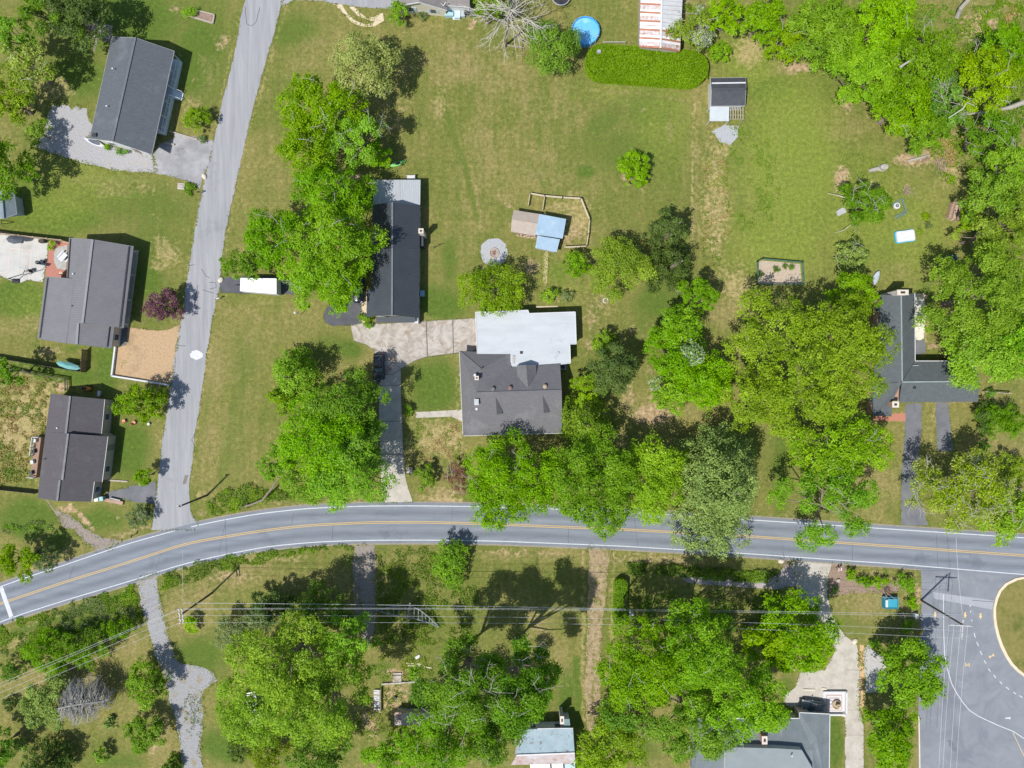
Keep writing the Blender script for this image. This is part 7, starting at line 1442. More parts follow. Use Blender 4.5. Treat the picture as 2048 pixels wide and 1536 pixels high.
m_ = MB(); q = W(480, 569, 1.5); m_.bar((q.x, q.y, .5), (q.x - 1.4, q.y, .5), .12, .12); obj('hitch', m_, M_blk, tr)
wv = thing('parked_van', 'white van glimpsed through the yellow-green trees', 'van', W(505, 1400)); m_ = MB(); c = W(508, 1412, 1.5); m_.box((c.x, c.y, 1.2), (2.0, 5.0, 1.7), .2, .93); obj('body', m_, M_white, wv)
for sx in (-.9, .9):
    for sy in (-1.6, 1.6): m_ = MB(); m_.tube([(c.x + sx - .1 - .2 * sy, c.y + sy, .35), (c.x + sx + .1 - .2 * sy, c.y + sy, .35)], .35, 12); obj('wheel', m_, MATS['tyre'], wv)
m_ = MB(); m_.box((c.x - .5, c.y + 2.35, 1.45), (1.6, .2, .7), .2); obj('windscreen', m_, M_win, wv)
kb = W(796, 328); kyk = thing('kayak', 'lime green kayak on the grass above the carport', 'kayak', kb)
def hull(root, c, L, wd, h, ang, m, nm='hull', up=1.0):
    mb = MB(); n = 8; secs = 9; ca, sa = math.cos(ang), math.sin(ang)
    for s in range(secs):
        t = -1 + 2 * s / (secs - 1); w_ = wd / 2 * max(.06, (1 - t * t)) ** .75; z0 = h * .12 + h * .3 * t * t; z1 = h * (.75 + .25 * t * t)
        for k in range(n): a = 2 * math.pi * k / n; x, y = t * L / 2, w_ * math.cos(a); mb.v.append((c.x + x * ca - y * sa, c.y + x * sa + y * ca, (z0 + z1) / 2 + (z1 - z0) / 2 * math.sin(a)))
    for s in range(secs - 1):
        for k in range(n): mb.f.append([s * n + k, s * n + (k + 1) % n, (s + 1) * n + (k + 1) % n, (s + 1) * n + k])
    mb.f.append(list(range(n - 1, -1, -1))); mb.f.append([(secs - 1) * n + k for k in range(n)]); return obj(nm, mb, m, root, smooth=True)
hull(kyk, kb, 3.0, .8, .36, R(18), mat('kayak_green', (.16, .5, .12, 1), (.2, .55, .16, 1), rough=.4)); m_ = MB(); m_.lathe((kb.x, kb.y, .27), [(.5, 0), (.48, .06), (.3, .07)], 12, 1, .5, R(18)); obj('cockpit', m_, M_blk, kyk)
cb = W(188, 284, .5); cno = thing('canoe', 'white canoe lying against the grey-roofed house foundation', 'canoe', Vector((cb.x, cb.y, 0))); hull(cno, Vector((cb.x, cb.y, 0)), 4.0, 1.0, .55, R(-22), M_white); m_ = MB(); m_.lathe((cb.x, cb.y, .42), [(.9, 0), (.88, .05), (.5, .06)], 14, 1.3, .35, R(-22)); obj('cockpit', m_, mat('canoe_in', (.12, .14, .18, 1), rough=.7), cno)

# pools, trampoline, play things
pc = W(1171, 61, 1.1); pool = thing('swimming_pool', 'round above-ground pool with bright blue liner', 'pool', Vector((pc.x, pc.y, 0))); rp = 28 / PX
M_liner = mat('pool_liner', (.05, .28, .62, 1), (.07, .32, .66, 1), rough=.4); m_ = MB(); n = 36
for r0, z0 in ((rp, 0), (rp, 1.2), (rp - .14, 1.2), (rp - .14, .5)):
    for k in range(n): t = 2 * math.pi * k / n; m_.v.append((pc.x + r0 * math.cos(t), pc.y + r0 * math.sin(t), z0))
for s in range(3):
    for k in range(n): m_.f.append([s * n + k, s * n + (k + 1) % n, (s + 1) * n + (k + 1) % n, (s + 1) * n + k])
obj('pool_wall', m_, M_liner, pool); m_ = MB(); m_.lathe((pc.x, pc.y, .45), [(rp - .13, 0), (rp - .13, .4)], 36)
wm = bpy.data.materials.new('pool_water'); wm.use_nodes = True; wb = wm.node_tree.nodes['Principled BSDF']; wb.inputs['Base Color'].default_value = (.11, .42, .72, 1); wb.inputs['Roughness'].default_value = .25
obj('water', m_, mat('pool_water_blue', (.17, .46, .72, 1), (.12, .41, .7, 1), scale=.5, rough=.2, col3=(.3, .58, .78, 1), scale3=.35, fac3=.46), pool); m_ = MB()
bpy.data.materials.remove(wm)
for k in range(16): t = 2 * math.pi * k / 16; m_.tube([(pc.x + (rp + .05) * math.cos(t), pc.y + (rp + .05) * math.sin(t), 0), (pc.x + (rp + .05) * math.cos(t), pc.y + (rp + .05) * math.sin(t), 1.25)], .04, 5)
obj('upright', m_, M_trim, pool, kind='stuff'); m_ = MB(); q = W(1193, 72, 1.2); 
for s in (-.2, .2): m_.tube([(q.x + .3, q.y + s, 0), (q.x + .1, q.y + s, 1.7), (q.x - .3, q.y + s, 1.3)], .03, 5)
for z in (.4, .8, 1.2): m_.bar((q.x + .2, q.y - .2, z), (q.x + .2, q.y + .2, z), .08, .04)
obj('ladder', m_, M_trim, pool)
c = W(1122, -8, .8); tp = thing('trampoline', 'round trampoline above the round evergreen', 'trampoline', Vector((c.x, c.y, 0))); m_ = MB(); m_.lathe((c.x, c.y, .76), [(1.5, 0), (1.5, .03)], 24); obj('mat', m_, M_blk, tp); m_ = MB(); m_.tube([(c.x + 1.6 * math.cos(k * math.pi / 12), c.y + 1.6 * math.sin(k * math.pi / 12), .82) for k in range(25)], .09, 6)
for k in range(6): t = k * math.pi / 3; m_.tube([(c.x + 1.6 * math.cos(t), c.y + 1.6 * math.sin(t), 0), (c.x + 1.6 * math.cos(t), c.y + 1.6 * math.sin(t), .82)], .03, 5)
obj('frame', m_, M_metal, tp)
def rrect(c, a, b, ang, k=.22, n=28, pinch=.08):
    out = []
    for i in range(n):
        t = 2 * math.pi * i / n; e = .35; x = a * math.copysign(abs(math.cos(t)) ** e, math.cos(t)); y = b * math.copysign(abs(math.sin(t)) ** e, math.sin(t)) * (1 - pinch * math.cos(2 * t) * -.5 - pinch * (1 - abs(x) / a)); out.append((c.x + x * math.cos(ang) - y * math.sin(ang), c.y + x * math.sin(ang) + y * math.cos(ang)))
    return out
c = W(1811, 472, .4); kp = thing('inflatable_pool', 'blue and white inflatable pool on the right-hand lawn', 'pool', Vector((c.x, c.y, 0))); a_ = R(8)
m_ = MB(); m_.prism(rrect(c, 1.75, 1.18, a_), 0, .28); obj('outer_tube', m_, mat('inflate_blue', (.06, .4, .6, 1), rough=.4), kp); m_ = MB(); m_.prism(rrect(c, 1.62, 1.05, a_), .28, .5); obj('upper_tube', m_, M_white, kp); m_ = MB(); m_.prism(rrect(c, 1.3, .74, a_), .49, .515); obj('water', m_, mat('kid_water', (.62, .68, .74, 1), (.68, .73, .78, 1), rough=.15), kp)
m_ = MB()
for k in range(7): x, y = random.uniform(-.95, .95), random.uniform(-.45, .45); m_.box((c.x + x, c.y + y, .53), (random.uniform(.12, .3), .08, .03), random.uniform(0, 3))
obj('leaf_litter', m_, M_bark, kp, kind='stuff')
c = W(1795, 411, .5); tg = thing('swing_frame', 'green tube frame with a white round seat on the right-hand lawn', 'play frame', Vector((c.x, c.y, 0))); M_gr = mat('frame_green', (.1, .17, .16, 1), (.13, .2, .19, 1), rough=.6)
m_ = MB()
for a, b in (((1781, 411), (1803, 398)), ((1803, 398), (1812, 426)), ((1812, 426), (1792, 438)), ((1808, 424), (1789, 434))): m_.bar(W(*a) + Vector((0, 0, .12)), W(*b) + Vector((0, 0, .12)), .22, .2)
obj('frame', m_, M_gr, tg); m_ = MB(); m_.lathe((c.x, c.y, .1), [(.55, 0), (.55, .3), (.5, .36)], 20); ds = obj('seat', m_, M_white, tg); m_ = MB(); m_.lathe((c.x, c.y, .46), [(.3, 0), (.3, .02)], 16); obj('ring', m_, M_blk, ds); m_ = MB(); m_.lathe((c.x, c.y, .48), [(.17, 0), (.17, .02)], 14); obj('hub', m_, M_metal, ds)
for k, (x, y, r_, pl) in enumerate(((1852, 432, 9, 'lime'), (1840, 464, 6, 'lime'), (1857, 450, 7, 'greyg'))): plant(x, y, r_, r_ * .8, .6, 'bush', pl, ('yellow potted plant clump on the right-hand lawn', 'lime plant clump touching the inflatable pool', 'grey-green plant clump between two yellow ones')[k], 'garden_plant', 'plant', leaf=.18)
# firewood
fwd = thing('firewood_stack', 'stack of split firewood in three rows beside a dark tarp', 'firewood', W(1910, 428)); M_log = [mat('log_a', (.42, .3, .22, 1), (.3, .2, .15, 1), scale=4, rough=.9), mat('log_b', (.5, .38, .29, 1), (.36, .27, .21, 1), scale=4, rough=.9)]
for j in range(3):
    m_ = MB(); p0, p1 = W(1901 + 8 * j, 406), W(1893 + 8 * j, 438 + 3 * j)
    for k in range(26):
        for z in range(6): q = p0.lerp(p1, (k + random.uniform(0, .8)) / 26); a = random.uniform(-.15, .15); m_.tube([(q.x - .24 + a * .2, q.y - .02, .08 + z * .16), (q.x + .24, q.y + .03 + a * .3, .1 + z * .16)], random.uniform(.055, .09), 5)
    obj('log_row', m_, M_log[j % 2], fwd, kind='stuff')
m_ = MB(); m_.prism(P2 if False else [W(*q).xy for q in [(1925, 410), (1934, 405), (1938, 412), (1934, 430), (1925, 432)]], 0, .45); obj('tarp', m_, mat('tarp_dark', (.08, .09, .1, 1), (.13, .14, .15, 1), scale=2, rough=.5), None, 'dark tarp heap beside the stacked firewood', 'tarp')
wp2 = MB(); 
for k in range(40): q = W(random.uniform(1032, 1072), 0); yy = 463 + (q.x * PX + 1024 - 1032) * .2 + random.uniform(2, 9); q = W(q.x * PX + 1024, yy); a = random.uniform(0, 3); wp2.tube([(q.x - .2, q.y - .1, .1 + random.random() * .4), (q.x + .2, q.y + random.uniform(-.1, .2), .1 + random.random() * .4)], .07, 5)
obj('firewood_heap', wp2, M_log[1], None, 'loose firewood heaped along the brown coop wall', 'firewood')
c = W(1683, 424, .2); m_ = MB(); m_.box((c.x, c.y, .15), (1.6, .9, .3), R(25), .95); m_.box((c.x - .3, c.y + .35, .2), (1.2, .3, .4), R(30)); obj('stone_slab', m_, mat('slab_grey', (.42, .43, .45, 1), rough=.9), None, 'pale grey slab at the foot of the storm-broken tree', 'slab'); c = W(1765, 336); m_ = MB(); m_.lathe((c.x, c.y, 0), [(.75, 0), (.62, .3), (.6, .75), (.5, .8)], 11, 1.15, .85); m_.tube([(c.x - .9, c.y - .2, .3), (c.x - 2.6, c.y - .6, .35)], [.4, .3], 8); obj('tree_stump', m_, M_twig, None, 'bleached stump and log on the right-hand lawn', 'stump')
# fire ring
fr_ = thing('fire_ring', 'stone fire ring in the round gravel circle', 'fire ring', W(988, 506)); c = W(988, 506)
for k in range(14): t = 2 * math.pi * k / 14; m_ = MB(); m_.box((c.x + .78 * math.cos(t), c.y + .78 * math.sin(t), .12), (.26, .32, .24), t, .85); obj('stone', m_, mat('fire_stone', (.5, .42, .37, 1), (.4, .3, .26, 1), scale=3, rough=.9), fr_)
m_ = MB(); m_.lathe((c.x, c.y, 0), [(.62, 0), (.6, .08)], 14); obj('ash', m_, mat('ash', (.2, .17, .16, 1), (.4, .36, .33, 1), scale=4, rough=.95), fr_); m_ = MB()
for k in range(5): a = random.uniform(0, 3.14); m_.tube([(c.x - .4 * math.cos(a), c.y - .4 * math.sin(a), .12), (c.x + .4 * math.cos(a), c.y + .4 * math.sin(a), .2)], .06, 5)
obj('log', m_, mat('burnt_wood', (.14, .08, .06, 1), (.3, .16, .1, 1), scale=5, rough=.95), fr_)
c = W(1211, 601); m_ = MB(); m_.tube([(c.x + .42 * math.cos(k * math.pi / 9), c.y + .42 * math.sin(k * math.pi / 9), .1) for k in range(15)], .09, 6); obj('garden_ring', m_, M_white, None, 'white curved garden edging at the foot of the yellow-green tree', 'edging')
# court furniture
hp = thing('basketball_hoop', 'black basketball hoop at the edge of the ball court', 'basketball hoop', W(36, 561)); b = W(36, 561)
m_ = MB(); m_.tube([(b.x, b.y, 0), (b.x, b.y, 2.3), W(46, 548, 3.0), W(50, 540, 3.2)], [.09, .09, .07, .06], 8); obj('pole', m_, M_blk, hp); c = W(51, 537, 3.1); m_ = MB(); m_.box((c.x, c.y, 3.15), (1.6, .08, 1.0), R(-10)); obj('backboard', m_, mat('board_glass', (.3, .36, .42, 1), rough=.2), hp); m_ = MB(); m_.tube([(c.x + .05 + .23 * math.cos(k * math.pi / 6), c.y + .38 + .23 * math.sin(k * math.pi / 6), 2.9) for k in range(13)], .02, 5); obj('rim', m_, mat('rim_orange', (.5, .14, .04, 1), rough=.5), hp)
m_ = MB(); m_.box((b.x - .3, b.y - .1, .12), (1.2, .7, .24)); obj('base', m_, M_blk, hp)
def chair(label, px, py, ang, m, group=None):
    c = W(px, py); root = thing('garden_chair', label, 'chair', c, group); ca, sa = math.cos(ang), math.sin(ang)
    def T(x, y, z): return (c.x + x * ca - y * sa, c.y + x * sa + y * ca, z)
    m_ = MB(); m_.box(T(0, 0, .42), (.55, .55, .06), ang); obj('seat', m_, m, root); m_ = MB(); m_.bar(T(-.25, 0, .45), T(-.4, 0, .95), .55, .05); obj('backrest', m_, m, root)
    for x in (-.24, .24):
        for y in (-.24, .24): m_ = MB(); q = T(x, y, .2); m_.box(q, (.05, .05, .42), ang); obj('leg', m_, m, root)
chair('black garden chair beside the basketball hoop, facing the patio', 68, 541, R(35), M_blk); chair('pale garden chair next to the black chair on the court', 62, 546, R(-50), mat('chair_pale', (.55, .5, .42, 1), rough=.7))
for lb, x, y in (('dark round bin on the court, with a pale lid handle', 75.5, 525), ('dark round bin on the court, nearer the brick patio', 84.5, 523)):
    c = W(x, y, .5); m_ = MB(); m_.lathe((c.x, c.y, 0), [(.26, 0), (.32, .6), (.35, .62), (.33, .7)], 14); o = obj('bin', m_, mat('bin_navy', (.045, .055, .07, 1), rough=.5), None, lb, 'bin'); m_ = MB(); m_.box((c.x, c.y, .73), (.12, .05, .06), .4); obj('handle', m_, M_trim if x < 80 else M_blk, o)
tb_ = thing('picnic_table', 'white picnic table with benches on the flagstone patio', 'table', W(126, 514)); a_ = R(48)
for nm, off, sz, zz in (('table_top', 0, (1.6, .85), .74), ('bench', .85, (1.6, .28), .45), ('bench', -.75, (.9, .28), .45)):
    c = W(126, 514, .7); m_ = MB(); x, y = -off * math.sin(a_), off * math.cos(a_)
    m_.box((c.x + x, c.y + y, zz), (sz[0], sz[1], .06), a_); m_.box((c.x + x, c.y + y, zz / 2), (.1, sz[1] * .8, zz), a_); obj(nm, m_, M_white, tb_)
def umbrella(label, px, py, r_, h, m, sx=1.0, ang=0.0):
    c = W(px, py, h); root = thing('patio_umbrella', label, 'umbrella', Vector((c.x, c.y, 0))); m_ = MB(); m_.lathe((c.x, c.y, h - .45), [(r_, 0), (r_ * .5, .26), (.06, .45)], 8, 1, sx, ang); obj('canopy', m_, m, root); m_ = MB(); m_.tube([(c.x, c.y, 0), (c.x, c.y, h + .08)], .03, 6); obj('pole', m_, M_metal, root); m_ = MB(); m_.lathe((c.x, c.y, 0), [(.3, 0), (.3, .08)], 12); obj('base', m_, M_blk, root)
umbrella('dark grey patio umbrella on the ball court', 25, 478, 1.45, 2.3, mat('canvas_grey', (.07, .08, .095, 1), (.09, .1, .115, 1), rough=.8), .52, R(-5)); 
umbrella('teal patio umbrella against the dark plank fence', 133, 731, 2.2, 2.0, mat('canvas_teal', (.12, .3, .3, 1), (.16, .35, .34, 1), rough=.8), .28, R(-14))
c = W(84, 482, .6); gl = thing('barbecue', 'black covered barbecue at the corner of the ball court', 'barbecue', Vector((c.x, c.y, 0))); m_ = MB(); m_.box((c.x, c.y, .45), (1.0, .55, .9), R(5), .92); obj('cover', m_, mat('bbq_brown', (.07, .055, .05, 1), rough=.7), gl); m_ = MB(); m_.box((c.x + .5, c.y + .1, .7), (.3, .35, .05), R(5)); obj('side_shelf', m_, M_blk, gl)
plant(102, 488, 9, 10, 1.3, 'bush', 'bright', 'potted green plant on the brick patio', 'potted_plant', 'plant', leaf=.18); c = W(121, 546, 1.2); m_ = MB(); m_.box((c.x, c.y, .55), (.7, .6, 1.1), R(-6)); o = obj('outdoor_oven', m_, M_brick, None, 'small brick oven against the metal-roofed house', 'oven'); m_ = MB(); m_.box((c.x, c.y, 1.13), (.55, .45, .06), R(-6)); obj('cap', m_, mat('oven_cap', (.6, .42, .3, 1), rough=.9), o)
# mower and cooler in the shade
c = W(174, 777, .5); mw = thing('riding_mower', 'orange-yellow riding mower in the shade of the brown-roofed house', 'mower', Vector((c.x, c.y, 0))); M_or = mat('mower_orange', (.5, .22, .03, 1), rough=.4); m_ = MB(); m_.box((c.x + .35, c.y, .6), (.8, .55, .4), R(-8), .85); obj('hood', m_, M_or, mw); m_ = MB(); m_.box((c.x - .3, c.y, .4), (.75, .85, .12), R(-8)); obj('deck', m_, M_or, mw); m_ = MB(); m_.box((c.x - .35, c.y, .65), (.45, .45, .12)); m_.box((c.x - .58, c.y, .85), (.1, .45, .35)); obj('seat', m_, M_blk, mw); m_ = MB(); m_.tube([(c.x + .05, c.y, .6), (c.x - .08, c.y, .98)], .025, 5); m_.lathe((c.x - .08, c.y, .97), [(.17, 0), (.17, .03)], 10); obj('steering_wheel', m_, M_blk, mw)
for x, r_ in ((-.45, .26), (.5, .18)):
    for y in (-.42, .42): m_ = MB(); m_.tube([(c.x + x, c.y + y - .09, r_), (c.x + x, c.y + y + .09, r_)], r_, 12); obj('wheel', m_, MATS['tyre'], mw)
c = W(198, 787, .4); m_ = MB(); m_.box((c.x, c.y, .22), (.45, .9, .44), R(-10)); o = obj('cooler_box', m_, mat('cooler', (.4, .43, .46, 1), rough=.6), None, 'pale cooler box in the shade beside the riding mower', 'cooler'); m_ = MB(); m_.box((c.x, c.y, .47), (.49, .94, .06), R(-10)); obj('lid', m_, M_white, o)
for lb, x, y in (('coral deck chair under the rounded green tree', 250, 842), ('coral deck chair facing the drive side under the rounded green tree', 270, 845)): chair(lb, x, y, R(100 if x < 260 else 60), mat('chair_coral', (.6, .26, .17, 1), rough=.6))
c = W(299, 848); m_ = MB(); m_.lathe((c.x, c.y, 0), [(.16, 0), (.22, .35), (.24, .4)], 10); obj('bucket', m_, M_trim, None, 'white bucket below the rounded green tree', 'bucket')
for k, (lb, x, y, cc) in enumerate((('white bin at the brown-roofed house corner', 195, 998, (.7, .72, .74, 1)), ('teal bin at the brown-roofed house corner', 205, 997, (.3, .5, .52, 1)), ('blue bin beside the garage wall', 197, 978, (.15, .3, .45, 1)))): c = W(x, y, .6); m_ = MB(); m_.box((c.x, c.y, .5), (.55, .6, 1.0), .2, 1.12); o = obj('wheelie_bin', m_, mat('bin%d' % k, cc, rough=.5), None, lb, 'bin'); m_ = MB(); m_.box((c.x, c.y, 1.03), (.66, .72, .06), .2); obj('lid', m_, mat('bin%d' % k, cc), o)
bx_ = thing('timber_planter', 'long timber planter beside the short dark drive', 'planter', W(230, 1001)); m_ = MB(); m_.bar(W(212, 999) + Vector((0, 0, .2)), W(248, 1006) + Vector((0, 0, .2)), .6, .4); obj('box', m_, mat('planter_wood', (.38, .27, .2, 1), rough=.9), bx_); m_ = MB(); m_.bar(W(222, 995) + Vector((0, 0, .25)), W(243, 1000) + Vector((0, 0, .25)), .12, .5); obj('rail', m_, M_trim, bx_)
for k in range(4): q = W(78, 880).lerp(W(70, 948), k / 3.2); m_ = MB(); m_.box((q.x + .2, q.y, 1.25), (.5, .6, .5), .1 * k); obj('deck_box', m_, [M_white, M_blk, M_white, M_tr][k], None, ['white chair on the back deck near its top rail', 'black planter box on the back deck', 'white table on the back deck', 'dark storage box at the foot of the back deck'][k], ['chair', 'planter', 'table', 'box'][k])
c = W(284, 1030, .7); m_ = MB(); m_.box((c.x, c.y, .4), (1.3, 1.5, .8)); m_.box((c.x, c.y, .83), (1.45, 1.65, .07)); obj('wooden_box', m_, mat('box_grey', (.3, .27, .23, 1), rough=.9), None, 'wooden enclosure hidden by the grey-green bush at the lane mouth', 'enclosure')
# mailboxes
def mailbox(label, px, py, m, ang=0.0, group=None):
    c = W(px, py, 1.0); root = thing('mailbox', label, 'mailbox', Vector((c.x, c.y, 0)), group); m_ = MB(); m_.box((c.x, c.y, .5), (.1, .1, 1.0)); obj('post', m_, M_wd, root); mb = MB(); d = Vector((math.cos(ang), math.sin(ang), 0)); s = Vector((-d.y, d.x, 0)); q = Vector((c.x, c.y, 1.0)); prof = [(-.1, 0), (.1, 0), (.1, .14), (.06, .21), (-.06, .21), (-.1, .14)]
    for t in (-.27, .27): mb.v += [tuple(q + d * t + s * x + Vector((0, 0, z))) for x, z in prof]
    mb.f = [[5, 4, 3, 2, 1, 0], [6, 7, 8, 9, 10, 11]] + [[k, (k + 1) % 6, 6 + (k + 1) % 6, 6 + k] for k in range(6)]; obj('box', mb, m, root); m_ = MB(); f = q + s * .12; m_.box((f.x, f.y, f.z + .16), (.04, .04, .2)); obj('flag', m_, mat('flag_red', (.5, .05, .04, 1), rough=.5), root)
mailbox('dark mailbox on the verge by the main road', 263, 1072, M_blk, R(70)); mailbox('white mailbox at the trailer drive', 436, 597, M_white, R(10)); mailbox('pink-striped mailbox nearer the long drive', 1677, 1139, mat('mail_pink', (.62, .3, .3, 1), (.7, .6, .58, 1), scale=5, rough=.6), R(80)); mailbox('pale pink mailbox nearer the mulch bed', 1682, 1138, mat('mail_pale', (.66, .42, .42, 1), (.7, .62, .6, 1), scale=5, rough=.6), R(80)); mailbox('dark mailbox at the asphalt apron', 398, 384, M_blk, 0)
c = W(363, 373); m_ = MB(); m_.box((c.x, c.y, .1), (1.2, 1.1, .2), R(-5)); o = obj('well_cover', m_, M_concl, None, 'square concrete well cover beside the lane', 'well cover'); m_ = MB(); m_.box((c.x, c.y, .23), (.8, .7, .07), R(-5)); obj('lid', m_, M_conc, o); plant(379, 377, 12, 14, .8, 'bush', 'mid', 'low round bush beside the well cover', 'shrub', 'shrub', leaf=.18)
plant(405, 277, 9, 8, .8, 'bush', 'greyg', 'grey-green agave-like plant by the asphalt apron', 'garden_plant', 'plant', leaf=.2); plant(843, 30, 14, 8, .8, 'bush', 'greyg', 'grey-green bedding plants before the white-sided wall', 'garden_plant', 'plant', leaf=.2); plant(214, 294, 6, 5, .8, 'bush', 'bright', 'small plant at the house foundation beside the canoe', 'garden_plant', 'plant', leaf=.18); plant(245, 303, 18, 4, .6, 'bush', 'mid', 'low planting along the gravel-side house wall', 'garden_plant', 'plant', leaf=.18)
plant(1775, 1183, 8, 8, 1.2, 'sparse', 'red', 'bare brown shrub in the mulch bed', 'shrub', 'shrub', leaf=.12, twigs=8, base=.1); plant(1671, 1180, 6, 7, .9, 'bush', 'bright', 'tiny bright shrub at the drive edge of the mulch bed', 'shrub', 'shrub', leaf=.16)
c = W(1677, 1162, .3); m_ = MB(); m_.lathe((c.x, c.y, 0), [(.2, 0), (.3, .3), (.33, .34), (.22, .36)], 12); obj('flower_pot', m_, M_concl, None, 'pale stone pot in the mulch bed', 'pot')
# teal cargo box
c = W(1781, 1205, .7); tb = thing('cargo_box', 'teal-blue open cargo box with white end panel on the lawn', 'container', Vector((c.x, c.y, 0))); M_tl = mat('teal_paint', (.02, .2, .3, 1), (.03, .24, .34, 1), scale=2, rough=.5)
for dx, dy, sx, sy in ((0, .95, 2.35, .1), (0, -.95, 2.35, .1), (1.13, 0, .1, 1.8), (-1.13, 0, .1, 1.8)): m_ = MB(); m_.box((c.x + dx, c.y + dy, .55), (sx, sy, 1.0)); obj('side', m_, M_tl, tb)
m_ = MB(); m_.box((c.x, c.y, .3), (2.2, 1.85, .1)); obj('floor', m_, M_tl, tb); m_ = MB(); m_.box((c.x + .15, c.y - .1, .86), (1.9, 1.5, .08)); obj('load_cover', m_, mat('teal_cover', (.03, .27, .36, 1), (.05, .3, .4, 1), rough=.6), tb); m_ = MB(); m_.box((c.x - .8, c.y - .15, .95), (.4, 1.2, .08)); m_.box((c.x - .8, c.y + .45, 1.0), (.42, .12, .1)); obj('end_panel', m_, M_white, tb)
for sx in (-.9, .9): m_ = MB(); m_.box((c.x + sx, c.y, .12), (.2, 1.7, .24)); obj('skid', m_, M_blk, tb)
c = W(1832, 1232, .6); m_ = MB(); m_.box((c.x, c.y, .45), (.45, .8, .9)); o = obj('roadside_cabinet', m_, mat('cabinet', (.55, .65, .68, 1), rough=.5), None, 'pale roadside cabinet beside the junction', 'cabinet'); m_ = MB(); m_.box((c.x, c.y, .93), (.52, .88, .06)); obj('lid', m_, M_trim, o); c = W(1842, 1264); m_ = MB(); m_.bar(W(1839, 1268) + Vector((0, 0, .1)), W(1846, 1260) + Vector((0, 0, .1)), .25, .2); obj('wheel_stop', m_, mat('stop_yellow', (.62, .42, .04, 1), rough=.6), None, 'yellow wheel stop at the junction edge', 'wheel stop')
# rocks at drive ends
for k, (lb, x, y) in enumerate((('pale boulder at the top of the long drive', 1562, 1122), ('pale rock at the bend of the long drive', 1709, 1282), ('pale round rock at the apron corner by the lane', 409, 353), ('yellowish stone at the end of the fountain court', 1687, 1428), ('rounded stone at the trailer drive corner', 442, 560))): c = W(x, y); m_ = MB(); m_.lathe((c.x, c.y, -.05), [(.4, 0), (.5, .15), (.4, .35), (.15, .48)], 9, 1.2, .9, k); obj('rock', m_, mat('rock', (.5, .45, .37, 1), (.58, .53, .45, 1), scale=3, rough=.95), None, lb, 'rock')
# fountain court
fc = thing('fountain_court', 'square paved fountain court beside the blue-grey roofed house', 'fountain', W(1667, 1405)); c = W(1668, 1405); s_ = 45 / PX / 2
for k, (f, z, mm) in enumerate(((1.0, .05, mat('court_stone', (.5, .5, .52, 1), (.58, .58, .6, 1), scale=2, rough=.9)), (.7, .08, mat('court_pink', (.5, .36, .33, 1), rough=.9)), (.62, .10, MATS['court_stone']), (.46, .12, MATS['court_pink']), (.38, .14, MATS['court_stone']))): m_ = MB(); m_.box((c.x, c.y, z / 2), (2 * s_ * f, 2 * s_ * f, z)); obj('paving', m_, mm, fc)
for sx, sy, lx, ly in ((1, 0, .3, 2 * s_), (0, 1, 2 * s_, .3), (0, -1, 2 * s_, .3)): m_ = MB(); m_.box((c.x + sx * s_, c.y + sy * s_, .25), (lx, ly, .5)); obj('low_wall', m_, MATS['court_stone'], fc)
m_ = MB(); m_.lathe((c.x + .25, c.y - .2, .13), [(.75, 0), (.8, .35), (.68, .42), (.62, .25), (.2, .22), (.16, .8), (.4, .9), (.36, 1.0), (.1, .96), (.08, 1.2)], 18); obj('basin', m_, mat('fountain_tan', (.45, .36, .25, 1), (.3, .24, .17, 1), scale=5, rough=.8), fc); m_ = MB(); m_.tube([(c.x - .75 + .34 * math.cos(k * math.pi / 8), c.y + .05 + .34 * math.sin(k * math.pi / 8), .2) for k in range(17)], .07, 6); obj('ring', m_, M_white, fc)
for k, (x0, x1, y) in enumerate(((1606, 1629, 1379), (1643, 1653, 1377))): m_ = MB(); m_.bar(W(x0, y) + Vector((0, 0, .07)), W(x1, y + 1) + Vector((0, 0, .07)), .3, .16); obj('wheel_stop', m_, mat('stop_tan', (.62, .56, .46, 1), rough=.9), None, ('longer concrete wheel stop in front of the blue-grey roofed house', 'shorter concrete wheel stop next to the fountain court')[k], 'wheel stop')
sv = W(1625, 1416, 1.4); car('grey car under the eave of the blue-grey roofed house', 1628, 1412, R(170), 4.4, 1.8, 1.45, mat('paint_grey', (.16, .18, .19, 1), rough=.25, spec=.5))
# open rafter frame and ladder frame below the wires
of = thing('rafter_frame', 'open gable frame of pale rafters standing in tree shade below the wires', 'frame', W(815, 1222)); M_raft = mat('rafter', (.2, .215, .245, 1), (.28, .295, .32, 1), scale=2, rough=.7)
NT = [(753, 1220, .4), (785, 1213, 1.7), (818, 1210, 3.0), (840, 1220, 2.2), (860, 1236, 1.3), (877, 1253, .3)]; ST = [(753, 1221, .35), (785, 1230, 1.7), (815, 1234, 3.0), (840, 1240, 2.2), (860, 1246, 1.3), (877, 1254, .3)]
for A_, nm in ((NT, 'chord'), (ST, 'chord')):
    m_ = MB()
    for a, b in zip(A_[:-1], A_[1:]): m_.bar(W(*a), W(*b), .14, .16)
    obj(nm, m_, M_raft, of)
def along(A_, t):
    u = t * (len(A_) - 1); i = min(int(u), len(A_) - 2); return W(*A_[i]).lerp(W(*A_[i + 1]), u - i)
for k in range(1, 14): m_ = MB(); m_.bar(along(NT, k / 14), along(ST, k / 14), .1, .1); obj('rung', m_, M_raft, of)
m_ = MB(); m_.bar(W(820, 1206, 3.05), W(813, 1247, 3.05), .2, .14); obj('ridge_beam', m_, mat('raft_red', (.4, .3, .28, 1), rough=.8), of)
for q in (NT[2], ST[2], NT[1], ST[3]): p_ = W(*q); m_ = MB(); m_.tube([(p_.x, p_.y, -.05), p_], .06, 6); obj('support_post', m_, M_raft, of)
